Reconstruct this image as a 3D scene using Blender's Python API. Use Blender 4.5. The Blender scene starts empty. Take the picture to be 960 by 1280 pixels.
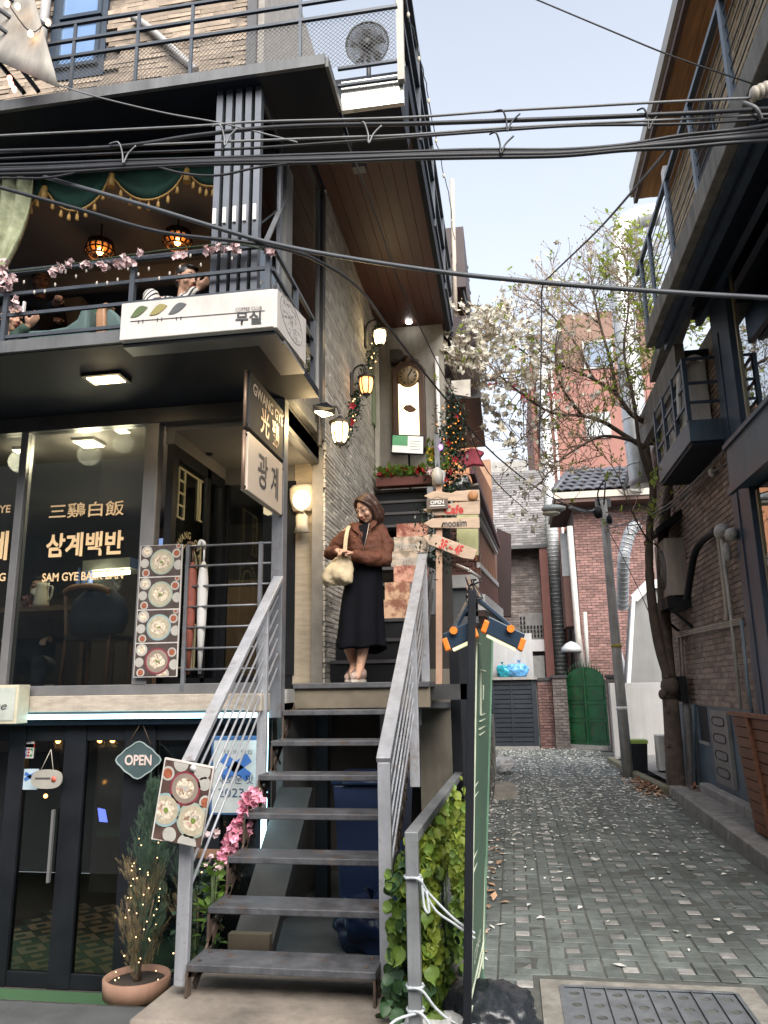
import bpy, bmesh, math, random
from mathutils import Vector as V, Matrix, noise

# ------------------------------------------------------------------ camera, sky, sun, exposure
S = bpy.context.scene
COL = S.collection
F_PX, CX, CY = 955.0, 480.0, 640.0
def _n(v): return v.normalized()
_Y = _n(V((640-CX, -(857-CY), -F_PX)))
_X = -_n(V((-5300-CX, -(947-CY), -F_PX)))
_X = _n(_X - _Y*_X.dot(_Y))
_Z = _X.cross(_Y)
CM = Matrix((_X, _Y, _Z))
EYE = V((0, 0, 1.6))
cd = bpy.data.cameras.new("camera")
cam = bpy.data.objects.new("camera", cd); COL.objects.link(cam)
cam.matrix_world = Matrix.Translation(EYE) @ CM.to_4x4()
cd.sensor_fit = 'VERTICAL'; cd.sensor_height = 24; cd.lens = F_PX/1280*24
cd.clip_start = 0.05; cd.clip_end = 2000
S.camera = cam

SUN_EL, SUN_ROT = math.radians(38), math.radians(155)
w = bpy.data.worlds.new("World"); S.world = w; w.use_nodes = True
nt = w.node_tree; bg = nt.nodes['Background']
sk = nt.nodes.new('ShaderNodeTexSky'); sk.sky_type = 'NISHITA'; sk.sun_disc = False
sk.sun_elevation = SUN_EL; sk.sun_rotation = SUN_ROT
sk.air_density = 1.0; sk.dust_density = 4.0; sk.ozone_density = 1.0
hz = nt.nodes.new('ShaderNodeMix'); hz.data_type = 'RGBA'; hz.inputs[7].default_value = (6.6, 7.1, 7.9, 1)   # milky haze, thicker towards the horizon all round
_tc0 = nt.nodes.new('ShaderNodeTexCoord'); _sx = nt.nodes.new('ShaderNodeSeparateXYZ'); _mr = nt.nodes.new('ShaderNodeMapRange')
nt.links.new(_tc0.outputs['Generated'], _sx.inputs[0]); nt.links.new(_sx.outputs['Z'], _mr.inputs[0])
_mr.inputs[1].default_value = .12; _mr.inputs[2].default_value = .95; _mr.inputs[3].default_value = .97; _mr.inputs[4].default_value = .32
nt.links.new(_mr.outputs[0], hz.inputs[0])
nt.links.new(sk.outputs[0], hz.inputs[6]); nt.links.new(hz.outputs[2], bg.inputs[0]); bg.inputs[1].default_value = 0.069
sd = bpy.data.lights.new("sun", 'SUN'); so = bpy.data.objects.new("sun", sd); COL.objects.link(so)
sd.energy = 3.3; sd.angle = math.radians(60); sd.color = (1, .955, .90)
sdir = V((math.cos(SUN_EL)*math.sin(SUN_ROT), math.cos(SUN_EL)*math.cos(SUN_ROT), math.sin(SUN_EL)))
so.rotation_euler = sdir.to_track_quat('Z', 'Y').to_euler(); so.location = (-6, 0, 20)
S.view_settings.view_transform = 'Standard'; S.view_settings.look = 'None'
S.view_settings.exposure = 1.42; S.view_settings.gamma = 1
S.cycles.max_bounces = 6; S.cycles.transparent_max_bounces = 24
S.cycles.caustics_reflective = False; S.cycles.caustics_refractive = False
S.cycles.sample_clamp_indirect = 4

# ------------------------------------------------------------------ helpers
def at(u, v, X=None, Y=None, Z=None):
    """the point of the plane X=, Y= or Z= that the photograph shows at pixel (u, v)"""
    d = CM @ V((u-CX, -(v-CY), -F_PX))
    i, val = (0, X) if X is not None else (1, Y) if Y is not None else (2, Z)
    return EYE + d*((val-EYE[i])/d[i])
def px(p):
    c = CM.transposed() @ (V(p)-EYE)
    if c.z > -.05: return None
    return CX+F_PX*c.x/-c.z, CY-F_PX*c.y/-c.z, -c.z
RN = random.Random(11)
def rr(a, b): return RN.uniform(a, b)
ZU = V((0, 0, 1)); XU = V((1, 0, 0)); YU = V((0, 1, 0))

MATS = {}
def M(name, col=(.5, .5, .5), rough=.6, metal=0, var=.18, scale=6, bump=0, bscale=60, rnd=0, dirt=0, emit=None, es=1, stretch=(1, 1, 1), col2=None, spec=.5, thr=None, rust=0, thin=0):
    """procedural material: two noises vary the colour, rnd varies it from piece to piece, dirt streaks it"""
    if name in MATS: return MATS[name]
    m = bpy.data.materials.new(name); m.use_nodes = True; MATS[name] = m
    t = m.node_tree; N = t.nodes; L = t.links; b = N['Principled BSDF']
    b.inputs['Roughness'].default_value = rough; b.inputs['Metallic'].default_value = metal
    b.inputs['Specular IOR Level'].default_value = spec
    g = N.new('ShaderNodeNewGeometry'); mp = N.new('ShaderNodeMapping'); mp.inputs['Scale'].default_value = stretch
    L.new(g.outputs['Position'], mp.inputs[0])
    n1 = N.new('ShaderNodeTexNoise'); n1.inputs['Scale'].default_value = scale; n1.inputs['Detail'].default_value = 6; n1.inputs['Roughness'].default_value = .62
    L.new(mp.outputs[0], n1.inputs[0])
    r = N.new('ShaderNodeValToRGB'); L.new(n1.outputs['Fac'], r.inputs[0])
    lo = [max(0, c*(1-var)) for c in col]+[1]; hi = [c*(1+var) for c in (col2 or col)]+[1]
    e0, e1 = r.color_ramp.elements; e0.position, e1.position = thr or (.3, .7); e0.color = lo; e1.color = hi
    out = r.outputs[0]
    def mul(fac_socket, a, bb):
        nonlocal out
        mr = N.new('ShaderNodeMapRange'); mr.inputs[3].default_value = a; mr.inputs[4].default_value = bb
        L.new(fac_socket, mr.inputs[0])
        vm = N.new('ShaderNodeVectorMath'); vm.operation = 'SCALE'
        L.new(out, vm.inputs[0]); L.new(mr.outputs[0], vm.inputs['Scale']); out = vm.outputs[0]
    if rnd:
        oi = N.new('ShaderNodeObjectInfo')
        mul(oi.outputs['Random'], 1-rnd, 1+rnd); mul(g.outputs['Random Per Island'], 1-rnd, 1+rnd)
    if dirt:
        m2 = N.new('ShaderNodeMapping'); m2.inputs['Scale'].default_value = (5, 5, .5); L.new(g.outputs['Position'], m2.inputs[0])
        n2 = N.new('ShaderNodeTexNoise'); n2.inputs['Scale'].default_value = 1.3; n2.inputs['Detail'].default_value = 8; n2.inputs['Roughness'].default_value = .7
        L.new(m2.outputs[0], n2.inputs[0])
        cl = N.new('ShaderNodeMapRange'); cl.inputs[1].default_value = .4; cl.inputs[2].default_value = .68; L.new(n2.outputs['Fac'], cl.inputs[0])
        mul(cl.outputs[0], 1, 1-dirt)
    if rust:
        n5 = N.new('ShaderNodeTexNoise'); n5.inputs['Scale'].default_value = 7; n5.inputs['Detail'].default_value = 9; n5.inputs['Roughness'].default_value = .72
        L.new(mp.outputs[0], n5.inputs[0]); c5 = N.new('ShaderNodeMapRange'); c5.inputs[1].default_value = .55; c5.inputs[2].default_value = .66; c5.inputs[4].default_value = rust; L.new(n5.outputs['Fac'], c5.inputs[0])
        mx = N.new('ShaderNodeMix'); mx.data_type = 'RGBA'; mx.inputs[7].default_value = (.11, .062, .035, 1); L.new(c5.outputs[0], mx.inputs[0]); L.new(out, mx.inputs[6]); out = mx.outputs[2]
    L.new(out, b.inputs['Base Color'])
    # roughness breakup
    mr = N.new('ShaderNodeMapRange'); mr.inputs[3].default_value = max(.03, rough*.75); mr.inputs[4].default_value = min(1, rough*1.2)
    L.new(n1.outputs['Fac'], mr.inputs[0]); L.new(mr.outputs[0], b.inputs['Roughness'])
    if bump:
        n3 = N.new('ShaderNodeTexNoise'); n3.inputs['Scale'].default_value = bscale; n3.inputs['Detail'].default_value = 5
        L.new(mp.outputs[0], n3.inputs[0])
        bp = N.new('ShaderNodeBump'); bp.inputs['Strength'].default_value = bump; bp.inputs['Distance'].default_value = .01
        L.new(n3.outputs['Fac'], bp.inputs['Height']); L.new(bp.outputs[0], b.inputs['Normal'])
    if thin:   # light shines through leaves and petals
        tl = N.new('ShaderNodeBsdfTranslucent'); ms = N.new('ShaderNodeMixShader'); ms.inputs[0].default_value = thin
        L.new(out, tl.inputs[0]); L.new(b.outputs[0], ms.inputs[1]); L.new(tl.outputs[0], ms.inputs[2]); L.new(ms.outputs[0], N['Material Output'].inputs[0])
    if emit:
        b.inputs['Emission Color'].default_value = (*emit, 1); b.inputs['Emission Strength'].default_value = es
    return m
def glass(name, tint=(.86, .9, .89), refl=1.0):
    if name in MATS: return MATS[name]
    m = bpy.data.materials.new(name); m.use_nodes = True; MATS[name] = m
    t = m.node_tree; N = t.nodes; L = t.links; N.remove(N['Principled BSDF'])
    tr = N.new('ShaderNodeBsdfTransparent'); tr.inputs[0].default_value = (*tint, 1)
    gl = N.new('ShaderNodeBsdfGlossy'); gl.inputs['Roughness'].default_value = .015; gl.inputs[0].default_value = (.9, .93, .95, 1)
    fr = N.new('ShaderNodeFresnel'); fr.inputs[0].default_value = 1.52
    mu = N.new('ShaderNodeMath'); mu.operation = 'MULTIPLY'; mu.inputs[1].default_value = refl; mu.use_clamp = True
    mx = N.new('ShaderNodeMixShader'); L.new(fr.outputs[0], mu.inputs[0]); L.new(mu.outputs[0], mx.inputs[0])
    L.new(tr.outputs[0], mx.inputs[1]); L.new(gl.outputs[0], mx.inputs[2]); L.new(mx.outputs[0], N['Material Output'].inputs[0])
    return m

def frame_of(d, up=ZU):
    d = V(d).normalized(); u = V(up)
    if abs(d.dot(u)) > .98: u = YU if abs(d.y) < .9 else XU
    x = d.cross(u).normalized(); return d, x, x.cross(d).normalized()
class MB:
    """collects shapes; build() links them as one mesh object"""
    def __init__(s): s.v = []; s.f = []; s.m = []; s.s = []; s.k = 0
    def add(s, vs, fs, smooth=False):
        o = len(s.v); s.v += [V(p) for p in vs]
        for f in fs: s.f.append([i+o for i in f]); s.m.append(s.k); s.s.append(smooth)
        return s
    def box(s, a, b):
        (x0, y0, z0), (x1, y1, z1) = a, b
        x0, x1 = min(x0, x1), max(x0, x1); y0, y1 = min(y0, y1), max(y0, y1); z0, z1 = min(z0, z1), max(z0, z1)
        return s.add([(x0,y0,z0),(x1,y0,z0),(x1,y1,z0),(x0,y1,z0),(x0,y0,z1),(x1,y0,z1),(x1,y1,z1),(x0,y1,z1)],
                     [(3,2,1,0),(4,5,6,7),(0,1,5,4),(1,2,6,5),(2,3,7,6),(3,0,4,7)])
    def obox(s, c, ax, ay, az):
        """box with half-axes ax, ay, az round c"""
        c, ax, ay, az = V(c), V(ax), V(ay), V(az)
        P = [c+ax*i+ay*j+az*k for k in (-1, 1) for i, j in ((-1,-1),(1,-1),(1,1),(-1,1))]
        fs = [(3,2,1,0),(4,5,6,7),(0,1,5,4),(1,2,6,5),(2,3,7,6),(3,0,4,7)]
        if ax.cross(ay).dot(az) < 0: fs = [f[::-1] for f in fs]
        return s.add(P, fs)
    def beam(s, p, q, w, h=None, up=ZU):
        p, q = V(p), V(q); h = h or w; d, x, y = frame_of(q-p, up)
        return s.obox((p+q)/2, d*((q-p).length/2), x*w/2, y*h/2)
    def tube(s, pts, r, n=6, cap=True, smooth=True):
        pts = [V(p) for p in pts]; m = len(pts); rs = r if isinstance(r, (list, tuple)) else [r]*m
        vs = []; x = None
        for i, p in enumerate(pts):
            d = (pts[min(i+1, m-1)]-pts[max(i-1, 0)])
            d = d.normalized() if d.length > 1e-9 else ZU
            if x is None: x = frame_of(d)[1]
            x = x-d*x.dot(d); x = x.normalized() if x.length > 1e-6 else frame_of(d)[1]
            y = d.cross(x)
            for k in range(n):
                a = 2*math.pi*k/n; vs.append(p+(x*math.cos(a)+y*math.sin(a))*rs[i])
        fs = [(i*n+k, i*n+(k+1)%n, (i+1)*n+(k+1)%n, (i+1)*n+k) for i in range(m-1) for k in range(n)]
        s.add(vs, fs, smooth)
        if cap: 
            o = len(s.v)-m*n
            for f in (list(range(n))[::-1], [(m-1)*n+k for k in range(n)]):
                s.f.append([o+i for i in f]); s.m.append(s.k); s.s.append(False)
        return s
    def lathe(s, prof, c, axis=ZU, n=20, smooth=True, caps=True):
        d, x, y = frame_of(axis); c = V(c); vs = []
        for r, h in prof:
            for k in range(n):
                a = 2*math.pi*k/n; vs.append(c+d*h+(x*math.cos(a)+y*math.sin(a))*r)
        m = len(prof)
        fs = [(i*n+k, (i+1)*n+k, (i+1)*n+(k+1)%n, i*n+(k+1)%n) for i in range(m-1) for k in range(n)]
        fs = [f[::-1] for f in fs]
        if caps: fs += [tuple(range(n))[::-1], tuple((m-1)*n+k for k in range(n))]
        return s.add(vs, fs, smooth)
    def ell(s, c, r, n=12, m=8, rot=None):
        c = V(c); r = (r, r, r) if not isinstance(r, (tuple, list)) else r; vs = []
        for j in range(m+1):
            t = math.pi*j/m
            for k in range(n):
                a = 2*math.pi*k/n; p = V((r[0]*math.sin(t)*math.cos(a), r[1]*math.sin(t)*math.sin(a), r[2]*math.cos(t)))
                vs.append(c+(rot @ p if rot else p))
        fs = [(j*n+k, (j+1)*n+k, (j+1)*n+(k+1)%n, j*n+(k+1)%n) for j in range(m) for k in range(n)]
        return s.add(vs, fs, True)
    def prism(s, pts, ex):
        """polygon pts (seen with ex pointing away from the viewer) pushed through by ex"""
        pts = [V(p) for p in pts]; n = len(pts); ex = V(ex)
        nr = V((0, 0, 0))
        for i in range(n): nr += pts[i].cross(pts[(i+1) % n])
        if nr.dot(ex) > 0: pts = pts[::-1]
        return s.add(pts+[p+ex for p in pts], [tuple(range(n)), tuple(range(2*n-1, n-1, -1))]+[((i+1) % n, i, n+i, n+(i+1) % n) for i in range(n)])
    def quad(s, *p): return s.add(p, [tuple(range(len(p)))])
    def loft(s, rings, closed=True, caps=True, smooth=True):
        n = len(rings[0]); vs = [p for r in rings for p in r]
        fs = [(i*n+k, i*n+(k+1) % n, (i+1)*n+(k+1) % n, (i+1)*n+k) for i in range(len(rings)-1) for k in range(n if closed else n-1)]
        s.add(vs, fs, smooth)
        if caps and closed:
            o = len(s.v)-len(vs)
            for f in (list(range(n))[::-1], [(len(rings)-1)*n+k for k in range(n)]):
                s.f.append([o+i for i in f]); s.m.append(s.k); s.s.append(False)
        return s
    def mesh(s, name, mats):
        me = bpy.data.meshes.new(name)
        return me
    def build(s, name, mats, parent=None, label=None, cat=None, group=None, kind=None, bev=0, solid=0, remesh=0, smooth_it=0, sub=0, folds=None):
        mats = mats if isinstance(mats, (list, tuple)) else [mats]
        lo = V([min(p[i] for p in s.v) for i in range(3)]); hi = V([max(p[i] for p in s.v) for i in range(3)])
        o0 = (lo+hi)/2
        if parent is None: o0.z = lo.z
        me = bpy.data.meshes.new(name)
        me.from_pydata([tuple(p-o0) for p in s.v], [], s.f)
        for m in mats: me.materials.append(m)
        me.polygons.foreach_set('material_index', s.m); me.polygons.foreach_set('use_smooth', s.s); me.update()
        o = bpy.data.objects.new(name, me); COL.objects.link(o)
        put(o, o0, parent); tag(o, label, cat, group, kind)
        if solid:
            md = o.modifiers.new('solid', 'SOLIDIFY'); md.thickness = solid; md.offset = 0
        if remesh:
            md = o.modifiers.new('remesh', 'REMESH'); md.mode = 'VOXEL'; md.voxel_size = remesh; md.use_smooth_shade = True
        if smooth_it:
            md = o.modifiers.new('smooth', 'SMOOTH'); md.factor = .5; md.iterations = smooth_it
        if sub:
            md = o.modifiers.new('sub', 'SUBSURF'); md.levels = md.render_levels = sub
        if folds:
            tx = bpy.data.textures.new(name+'_folds', 'CLOUDS'); tx.noise_scale = folds[0]; tx.noise_depth = 2
            md = o.modifiers.new('folds', 'DISPLACE'); md.texture = tx; md.strength = folds[1]; md.texture_coords = 'LOCAL'
        if bev:
            md = o.modifiers.new('bevel', 'BEVEL'); md.width = bev; md.segments = 2; md.limit_method = 'ANGLE'; md.angle_limit = .7
        return o
WL = {}
def wloc(o): return WL[o.name]
def put(o, loc, parent=None):
    loc = V(loc); WL[o.name] = loc
    if parent: o.parent = parent; o.location = loc-WL[parent.name]
    else: o.location = loc
def tag(o, label=None, cat=None, group=None, kind=None):
    if label: o['label'] = label
    if cat: o['category'] = cat
    if group: o['group'] = group
    if kind: o['kind'] = kind
    return o
def thing(name, label, cat, loc, group=None, kind=None):
    o = bpy.data.objects.new(name, None); COL.objects.link(o); o.empty_display_size = .1
    put(o, loc); return tag(o, label, cat, group, kind)
def copy_tree(o, shift, parent=None, label=None, rotz=0):
    c = o.copy(); COL.objects.link(c)
    if parent: c.parent = parent; c.matrix_parent_inverse = o.matrix_parent_inverse.copy(); WL[c.name] = WL[o.name]
    else:
        c.location = o.location+V(shift); WL[c.name] = V(c.location)
        if rotz: c.rotation_euler.z += rotz
    if label: c['label'] = label
    for ch in list(o.children): copy_tree(ch, shift, c)
    return c
def inst(me, name, p, rot, parent, scale=None, kind=None):
    o = bpy.data.objects.new(name, me); COL.objects.link(o); put(o, p, parent)
    o.rotation_euler = rot if not isinstance(rot, Matrix) else rot.to_euler()
    if scale: o.scale = scale
    return o
def bez(pts, n=8):
    """smooth curve through pts"""
    pts = [V(p) for p in pts]; out = []
    for i in range(len(pts)-1):
        a = pts[max(i-1, 0)]; b = pts[i]; c = pts[i+1]; d = pts[min(i+2, len(pts)-1)]
        for k in range(n):
            t = k/n
            out.append(.5*((2*b)+(c-a)*t+(2*a-5*b+4*c-d)*t*t+(3*b-a-3*c+d)*t**3))
    return out+[pts[-1]]
_tc = {}
def text(s, O, U, W, h, mat, parent, w=None, ext=.0015, bold=0, name='lettering', skew=0, align='C', wmax=None):
    """lettering s: centre O, baseline direction U, up direction W, height h"""
    cu = bpy.data.curves.new('t', 'FONT'); cu.body = s; cu.size = 1; cu.offset = bold; cu.extrude = 0; cu.resolution_u = 3
    cu.space_line = 1.05; cu.align_x = 'CENTER'
    ob = bpy.data.objects.new('t', cu); COL.objects.link(ob)
    dg = bpy.context.evaluated_depsgraph_get(); me = bpy.data.meshes.new_from_object(ob.evaluated_get(dg))
    bpy.data.objects.remove(ob); bpy.data.curves.remove(cu)
    if not len(me.vertices): return None
    xs = [v.co.x for v in me.vertices]; ys = [v.co.y for v in me.vertices]
    x0, x1, y0, y1 = min(xs), max(xs), min(ys), max(ys)
    k = h/(y1-y0); kx = (w/(x1-x0)) if w else k
    U, W, O = V(U).normalized(), V(W).normalized(), V(O); N = U.cross(W)
    for v in me.vertices:
        a = (v.co.x-(x0+x1)/2)*kx; b = (v.co.y-(y0+y1)/2)*k
        v.co = U*(a+skew*b)+W*b+N*ext
    for p in me.polygons: p.material_index = 0
    me.materials.clear(); me.materials.append(mat); me.name = name
    o = bpy.data.objects.new(name, me); COL.objects.link(o); put(o, O, parent)
    return o

def brick_mesh(name, bw, bh, dp, mat, rough=.003, ch=.004):
    """a brick: local x along the wall, y outwards, z up; chamfered front"""
    a, b = bw/2, bh/2; j = lambda: rr(-rough, rough)
    vs = []
    for y, c in ((0, 0), (dp-ch, 0), (dp, ch)):
        for sx, sz in ((-1,-1),(1,-1),(1,1),(-1,1)):
            vs.append((sx*(a-c)+j(), y+(j() if y else 0), sz*(b-c)+j()))
    fs = [(8,9,10,11)]
    for k in range(4):
        l = (k+1) % 4
        fs += [(k, l, 4+l, 4+k), (4+k, 4+l, 8+l, 8+k)]
    fs = [f[::-1] for f in fs]
    me = bpy.data.meshes.new(name); me.from_pydata(vs, [], fs); me.materials.append(mat); me.update(); return me
def bricks(parent, name, O, U, N, W, H, bw, bh, jt, mat, dp=.02, nmax=300, bond=.5, keep=None, rough=.003, jit=0, inview=True, lay=None, stuff=True):
    """courses of bricks on the wall W x H from corner O; the nmax that show largest are objects, the rest one stuff part"""
    O, U, N = V(O), V(U).normalized(), V(N).normalized()
    ml = [brick_mesh(name, bw, bh, dp, mat, rough, min(.004, bh*.12)) for _ in range(4)]
    rot = Matrix((U, N, ZU)).transposed()
    if rot.determinant() < 0:
        rot = Matrix((-U, N, ZU)).transposed()
    items = []; nr = int(H/(bh+jt)); 
    for r in range(nr):
        z = (r+.5)*(bh+jt); off = (r % 2)*bond*(bw+jt) if not jit else rr(0, bw)
        u = -off
        while u < W:
            a, b = max(u, 0), min(u+bw, W)
            if b-a > .03:
                c = (a+b)/2
                if keep is None or keep(c, z):
                    p = O+U*c+ZU*z; q = px(p+N*dp)
                    sz = 0
                    if q and -20 < q[0] < 980 and -20 < q[1] < 1300:
                        sz = 1/q[2]
                        vd = (EYE-p).normalized().dot(N)
                        sz *= max(vd, .02) if vd > 0 else 0
                    if sz > 0 or not inview: items.append((sz, p, (b-a)/bw, rr(0, jit) if jit else rr(-.002, .003)))
            u += bw+jt
    items.sort(key=lambda t: -t[0])
    rest = MB()
    for i, (sz, p, sx, out) in enumerate(items):
        me = ml[RN.randrange(4)]
        if i < nmax: inst(me, name, p+N*out, rot, parent, (sx, 1, 1) if sx < .999 else None)
        elif stuff:
            rest.add([p+N*out+rot @ V((v.co.x*sx, v.co.y, v.co.z)) for v in me.vertices], [tuple(q.vertices) for q in me.polygons])
    if rest.v: rest.build(name+'_courses', mat, parent, kind='stuff')
def point(loc, e, col, r=.04, name='lamp_light', parent=None):
    l = bpy.data.lights.new(name, 'POINT'); l.energy = e; l.color = col; l.shadow_soft_size = r
    o = bpy.data.objects.new(name, l); COL.objects.link(o); put(o, loc, parent); return o

# ------------------------------------------------------------------ materials used all over
DARK = M('dark_steel', (.022, .025, .032), .45, .2, .25, 3, dirt=.3)
BLACK = M('black_paint', (.010, .0115, .015), .55, 0, .3, 4, spec=.25)
GREYST = M('grey_steel', (.20, .21, .23), .42, .3, .2, 5, dirt=.35, rust=.5)
RAILP = M('rail_paint', (.40, .41, .44), .38, .25, .16, 7, dirt=.3, rust=.55)
TREAD = M('worn_tread', (.095, .097, .106), .55, .2, .4, 9, bump=.25, dirt=.3, rust=.7)
RUST = M('rusty_steel', (.085, .06, .045), .7, .2, .45, 12, bump=.3)
WHITE = M('white_paint', (.72, .71, .69), .5, 0, .07, 3, dirt=.12)
GLASS = glass('window_glass')
GLASS2 = glass('reflective_glass', (.80, .85, .84), 1.6)
CONC = M('concrete', (.33, .32, .30), .85, 0, .2, 3, bump=.3, dirt=.35)
BROWNW = M('brown_wood', (.10, .055, .03), .5, 0, .35, 4, stretch=(1, 1, 8))
# ------------------------------------------------------------------ ground and alley paving
GROUND = M('asphalt', (.075, .078, .078), .9, 0, .25, 4, bump=.4)
g = MB(); Hx0, Hx1, Hy0, Hy1 = -9.0, -1.80, 4.22, 9.4
for a, b in (((-150, -60), (150, Hy0)), ((-150, Hy0), (Hx0, Hy1)), ((Hx1, Hy0), (150, Hy1)), ((-150, Hy1), (150, 400))):
    g.quad((a[0], a[1], -.012), (b[0], a[1], -.012), (b[0], b[1], -.012), (a[0], b[1], -.012))
g.build('ground', GROUND, kind='structure')
PAVE = M('paver_green', (.146, .165, .155), .95, 0, .42, 1.3, bump=.45, bscale=45, rnd=.15, dirt=.4)
PAVEW = M('paver_white', (.32, .31, .295), .8, 0, .42, 2.2, bump=.35, bscale=45, rnd=.25, dirt=.45)
MORT = M('paving_joint', (.085, .088, .080), .95, 0, .3, 10)
def right_edge(y): return 2.06 if y < 7.4 else 2.06+.13*min(1, (y-7.4)/4.9) if y < 12.3 else 2.19-.1*min(1, (y-12.3)/3)
b = MB(); ys = [1.5, 4, 7.4, 12.3, 15.3, 19, 23]
for y0, y1 in zip(ys, ys[1:]):
    b.quad((-.62, y0, 0), (right_edge(y0), y0, 0), (right_edge(y1), y1, 0), (-.62, y1, 0))
pav = b.build('alley_pavement', MORT, kind='structure')
def paver_mesh(name, a, bb, mat, h=.005):
    c = .006; j = lambda: rr(-.0015, .0015)
    vs = [(sx*a/2, sy*bb/2, 0) for sx, sy in ((-1,-1),(1,-1),(1,1),(-1,1))]+[(sx*(a/2-c)+j(), sy*(bb/2-c)+j(), h+j()) for sx, sy in ((-1,-1),(1,-1),(1,1),(-1,1))]
    me = bpy.data.meshes.new(name); me.from_pydata(vs, [], [(4,5,6,7),(0,1,5,4),(1,2,6,5),(2,3,7,6),(3,0,4,7)]); me.materials.append(mat); return me
PS = .302; pw = PS/3
pm = {'w': [paver_mesh('paver', pw-.008, pw-.008, PAVEW) for _ in range(3)],
      'h': [paver_mesh('paver', 2*pw-.008, pw-.008, PAVE) for _ in range(3)], 'v': [paver_mesh('paver', pw-.008, 2*pw-.008, PAVE) for _ in range(3)]}
items = []
GR = (.19, 1.07, 4.10, 4.70)                  # drain grate opening
for iy in range(-6, 60):
    for ix in range(-3, 9):
        cx, cy = -.014+ix*PS, 4.722+iy*PS*.985
        for k, dx, dy in (('w', 0, 0), ('h', -.5*pw, pw), ('v', pw, .5*pw), ('h', .5*pw, -pw), ('v', -pw, -.5*pw)):
            x, y = cx+dx, cy+dy
            hw = pw if k == 'h' else pw/2
            if x-hw < -.60 or x+hw > right_edge(y)-.02 or y > 22.3: continue
            if GR[0]-.16 < x < GR[1]+.16 and GR[2]-.14 < y < GR[3]+.13: continue
            q = px((x, y, 0))
            if not q or not (-30 < q[0] < 990 and q[1] < 1310): continue
            items.append((q[2], k, V((x, y, 0))))
items.sort(key=lambda t: t[0]); rest = {'w': MB(), 'g': MB()}
for i, (dd, k, p) in enumerate(items):
    me = pm[k][RN.randrange(3)]; p = p+ZU*(rr(-.004, .003)+.006*noise.noise(p*1.7))
    if i < 300: inst(me, 'paver', p, (rr(-.016, .016), rr(-.016, .016), rr(-.025, .025)), pav)
    else: rest['w' if k == 'w' else 'g'].add([V(v.co)+p for v in me.vertices], [tuple(f.vertices) for f in me.polygons])
rest['w'].build('white_paving', PAVEW, pav, kind='stuff'); rest['g'].build('green_paving', PAVE, pav, kind='stuff')
# drain grate
DG = thing('drain_grate', 'steel drain cover with rows of round holes set in the paving at the bottom right', 'drain', (.63, 4.4, 0))
ST = M('galvanised_steel', (.25, .27, .29), .42, .6, .25, 9, bump=.2)
b = MB(); b.box((GR[0]-.12, GR[2]-.12, -.01), (GR[1]+.12, GR[2], .008)); b.box((GR[0]-.12, GR[3], -.01), (GR[1]+.12, GR[3]+.1, .008))
b.box((GR[0]-.12, GR[2], -.01), (GR[0], GR[3], .008)); b.box((GR[1], GR[2], -.01), (GR[1]+.12, GR[3], .008))
b.build('concrete_frame', M('grate_concrete', (.23, .215, .19), .9, 0, .35, 9, bump=.4), DG)
MB().box((GR[0], GR[2], -.3), (GR[1], GR[3], -.28)).build('pit', BLACK, DG)
for x0, x1, y0, y1 in ((GR[0]-.02, GR[0], GR[2], GR[3]), (GR[1], GR[1]+.02, GR[2], GR[3]), (GR[0], GR[1], GR[3], GR[3]+.02)):
    MB().box((x0, y0, -.3), (x1, y1, .012)).build('rim', ST, DG)
nb = 8; wd = (GR[1]-GR[0])/nb
for i in range(nb):
    x0 = GR[0]+wd*i
    b = MB(); xa, xb = x0+.006, x0+wd-.006
    # strip with round holes: ring of quads round each hole
    ny = 4; hh = (GR[3]-GR[2])/ny; r = .028
    for j in range(ny):
        cx, cy = (xa+xb)/2, GR[2]+hh*(j+.5); n = 16; o = []; q = []
        for k in range(n):
            a = 2*math.pi*k/n; c, s_ = math.cos(a), math.sin(a); m_ = max(abs(c), abs(s_))
            o.append((cx+c/m_*(xb-xa)/2, cy+s_/m_*hh/2, .004)); q.append((cx+c*r, cy+s_*r, .004))
        low = [(x, y, -.03) for x, y, z in q]
        b.add(o+q+low, [(k, (k+1) % n, n+(k+1) % n, n+k) for k in range(n)]+[(n+k, n+(k+1) % n, 2*n+(k+1) % n, 2*n+k) for k in range(n)])
    b.box((xa-.006, GR[2], -.04), (xa, GR[3], .012))
    b.build('grate_strip', ST, DG)
# kerb and raised strip along the right building
KERB = M('kerb_concrete', (.27, .26, .245), .9, 0, .25, 5, bump=.45, dirt=.4)
kys = [2.0, 4, 5.2, 6.4, 7.6, 8.8, 10, 11.2, 12.35]
strip = MB()
for y0, y1 in zip(ys+[], ys[1:]):
    a0, a1 = right_edge(y0)+.2, right_edge(y1)+.2
    if y0 < 16: strip.quad((a0, y0, .10), (3.2, y0, .10), (3.2, y1, .10), (a1, y1, .10))
strip.build('side_strip', KERB, kind='structure')
kb = MB().box((2.2, 12.4, -.01), (2.23, 12.45, .02)).build('kerb', KERB, kind='structure')
for y0, y1 in zip(kys, kys[1:]):
    a0, a1 = right_edge(y0), right_edge(y1); b = MB()
    b.add([(a0, y0+.006, -.01), (a0+.2, y0+.006, -.01), (a1+.2, y1-.006, -.01), (a1, y1-.006, -.01), (a0+.012, y0+.006, .14), (a0+.2, y0+.006, .14), (a1+.2, y1-.006, .14), (a1+.012, y1-.006, .14)],
          [(3,2,1,0),(4,5,6,7),(0,1,5,4),(1,2,6,5),(2,3,7,6),(3,0,4,7)])
    b.build('kerb_stone', KERB, kb, bev=.012)
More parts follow.
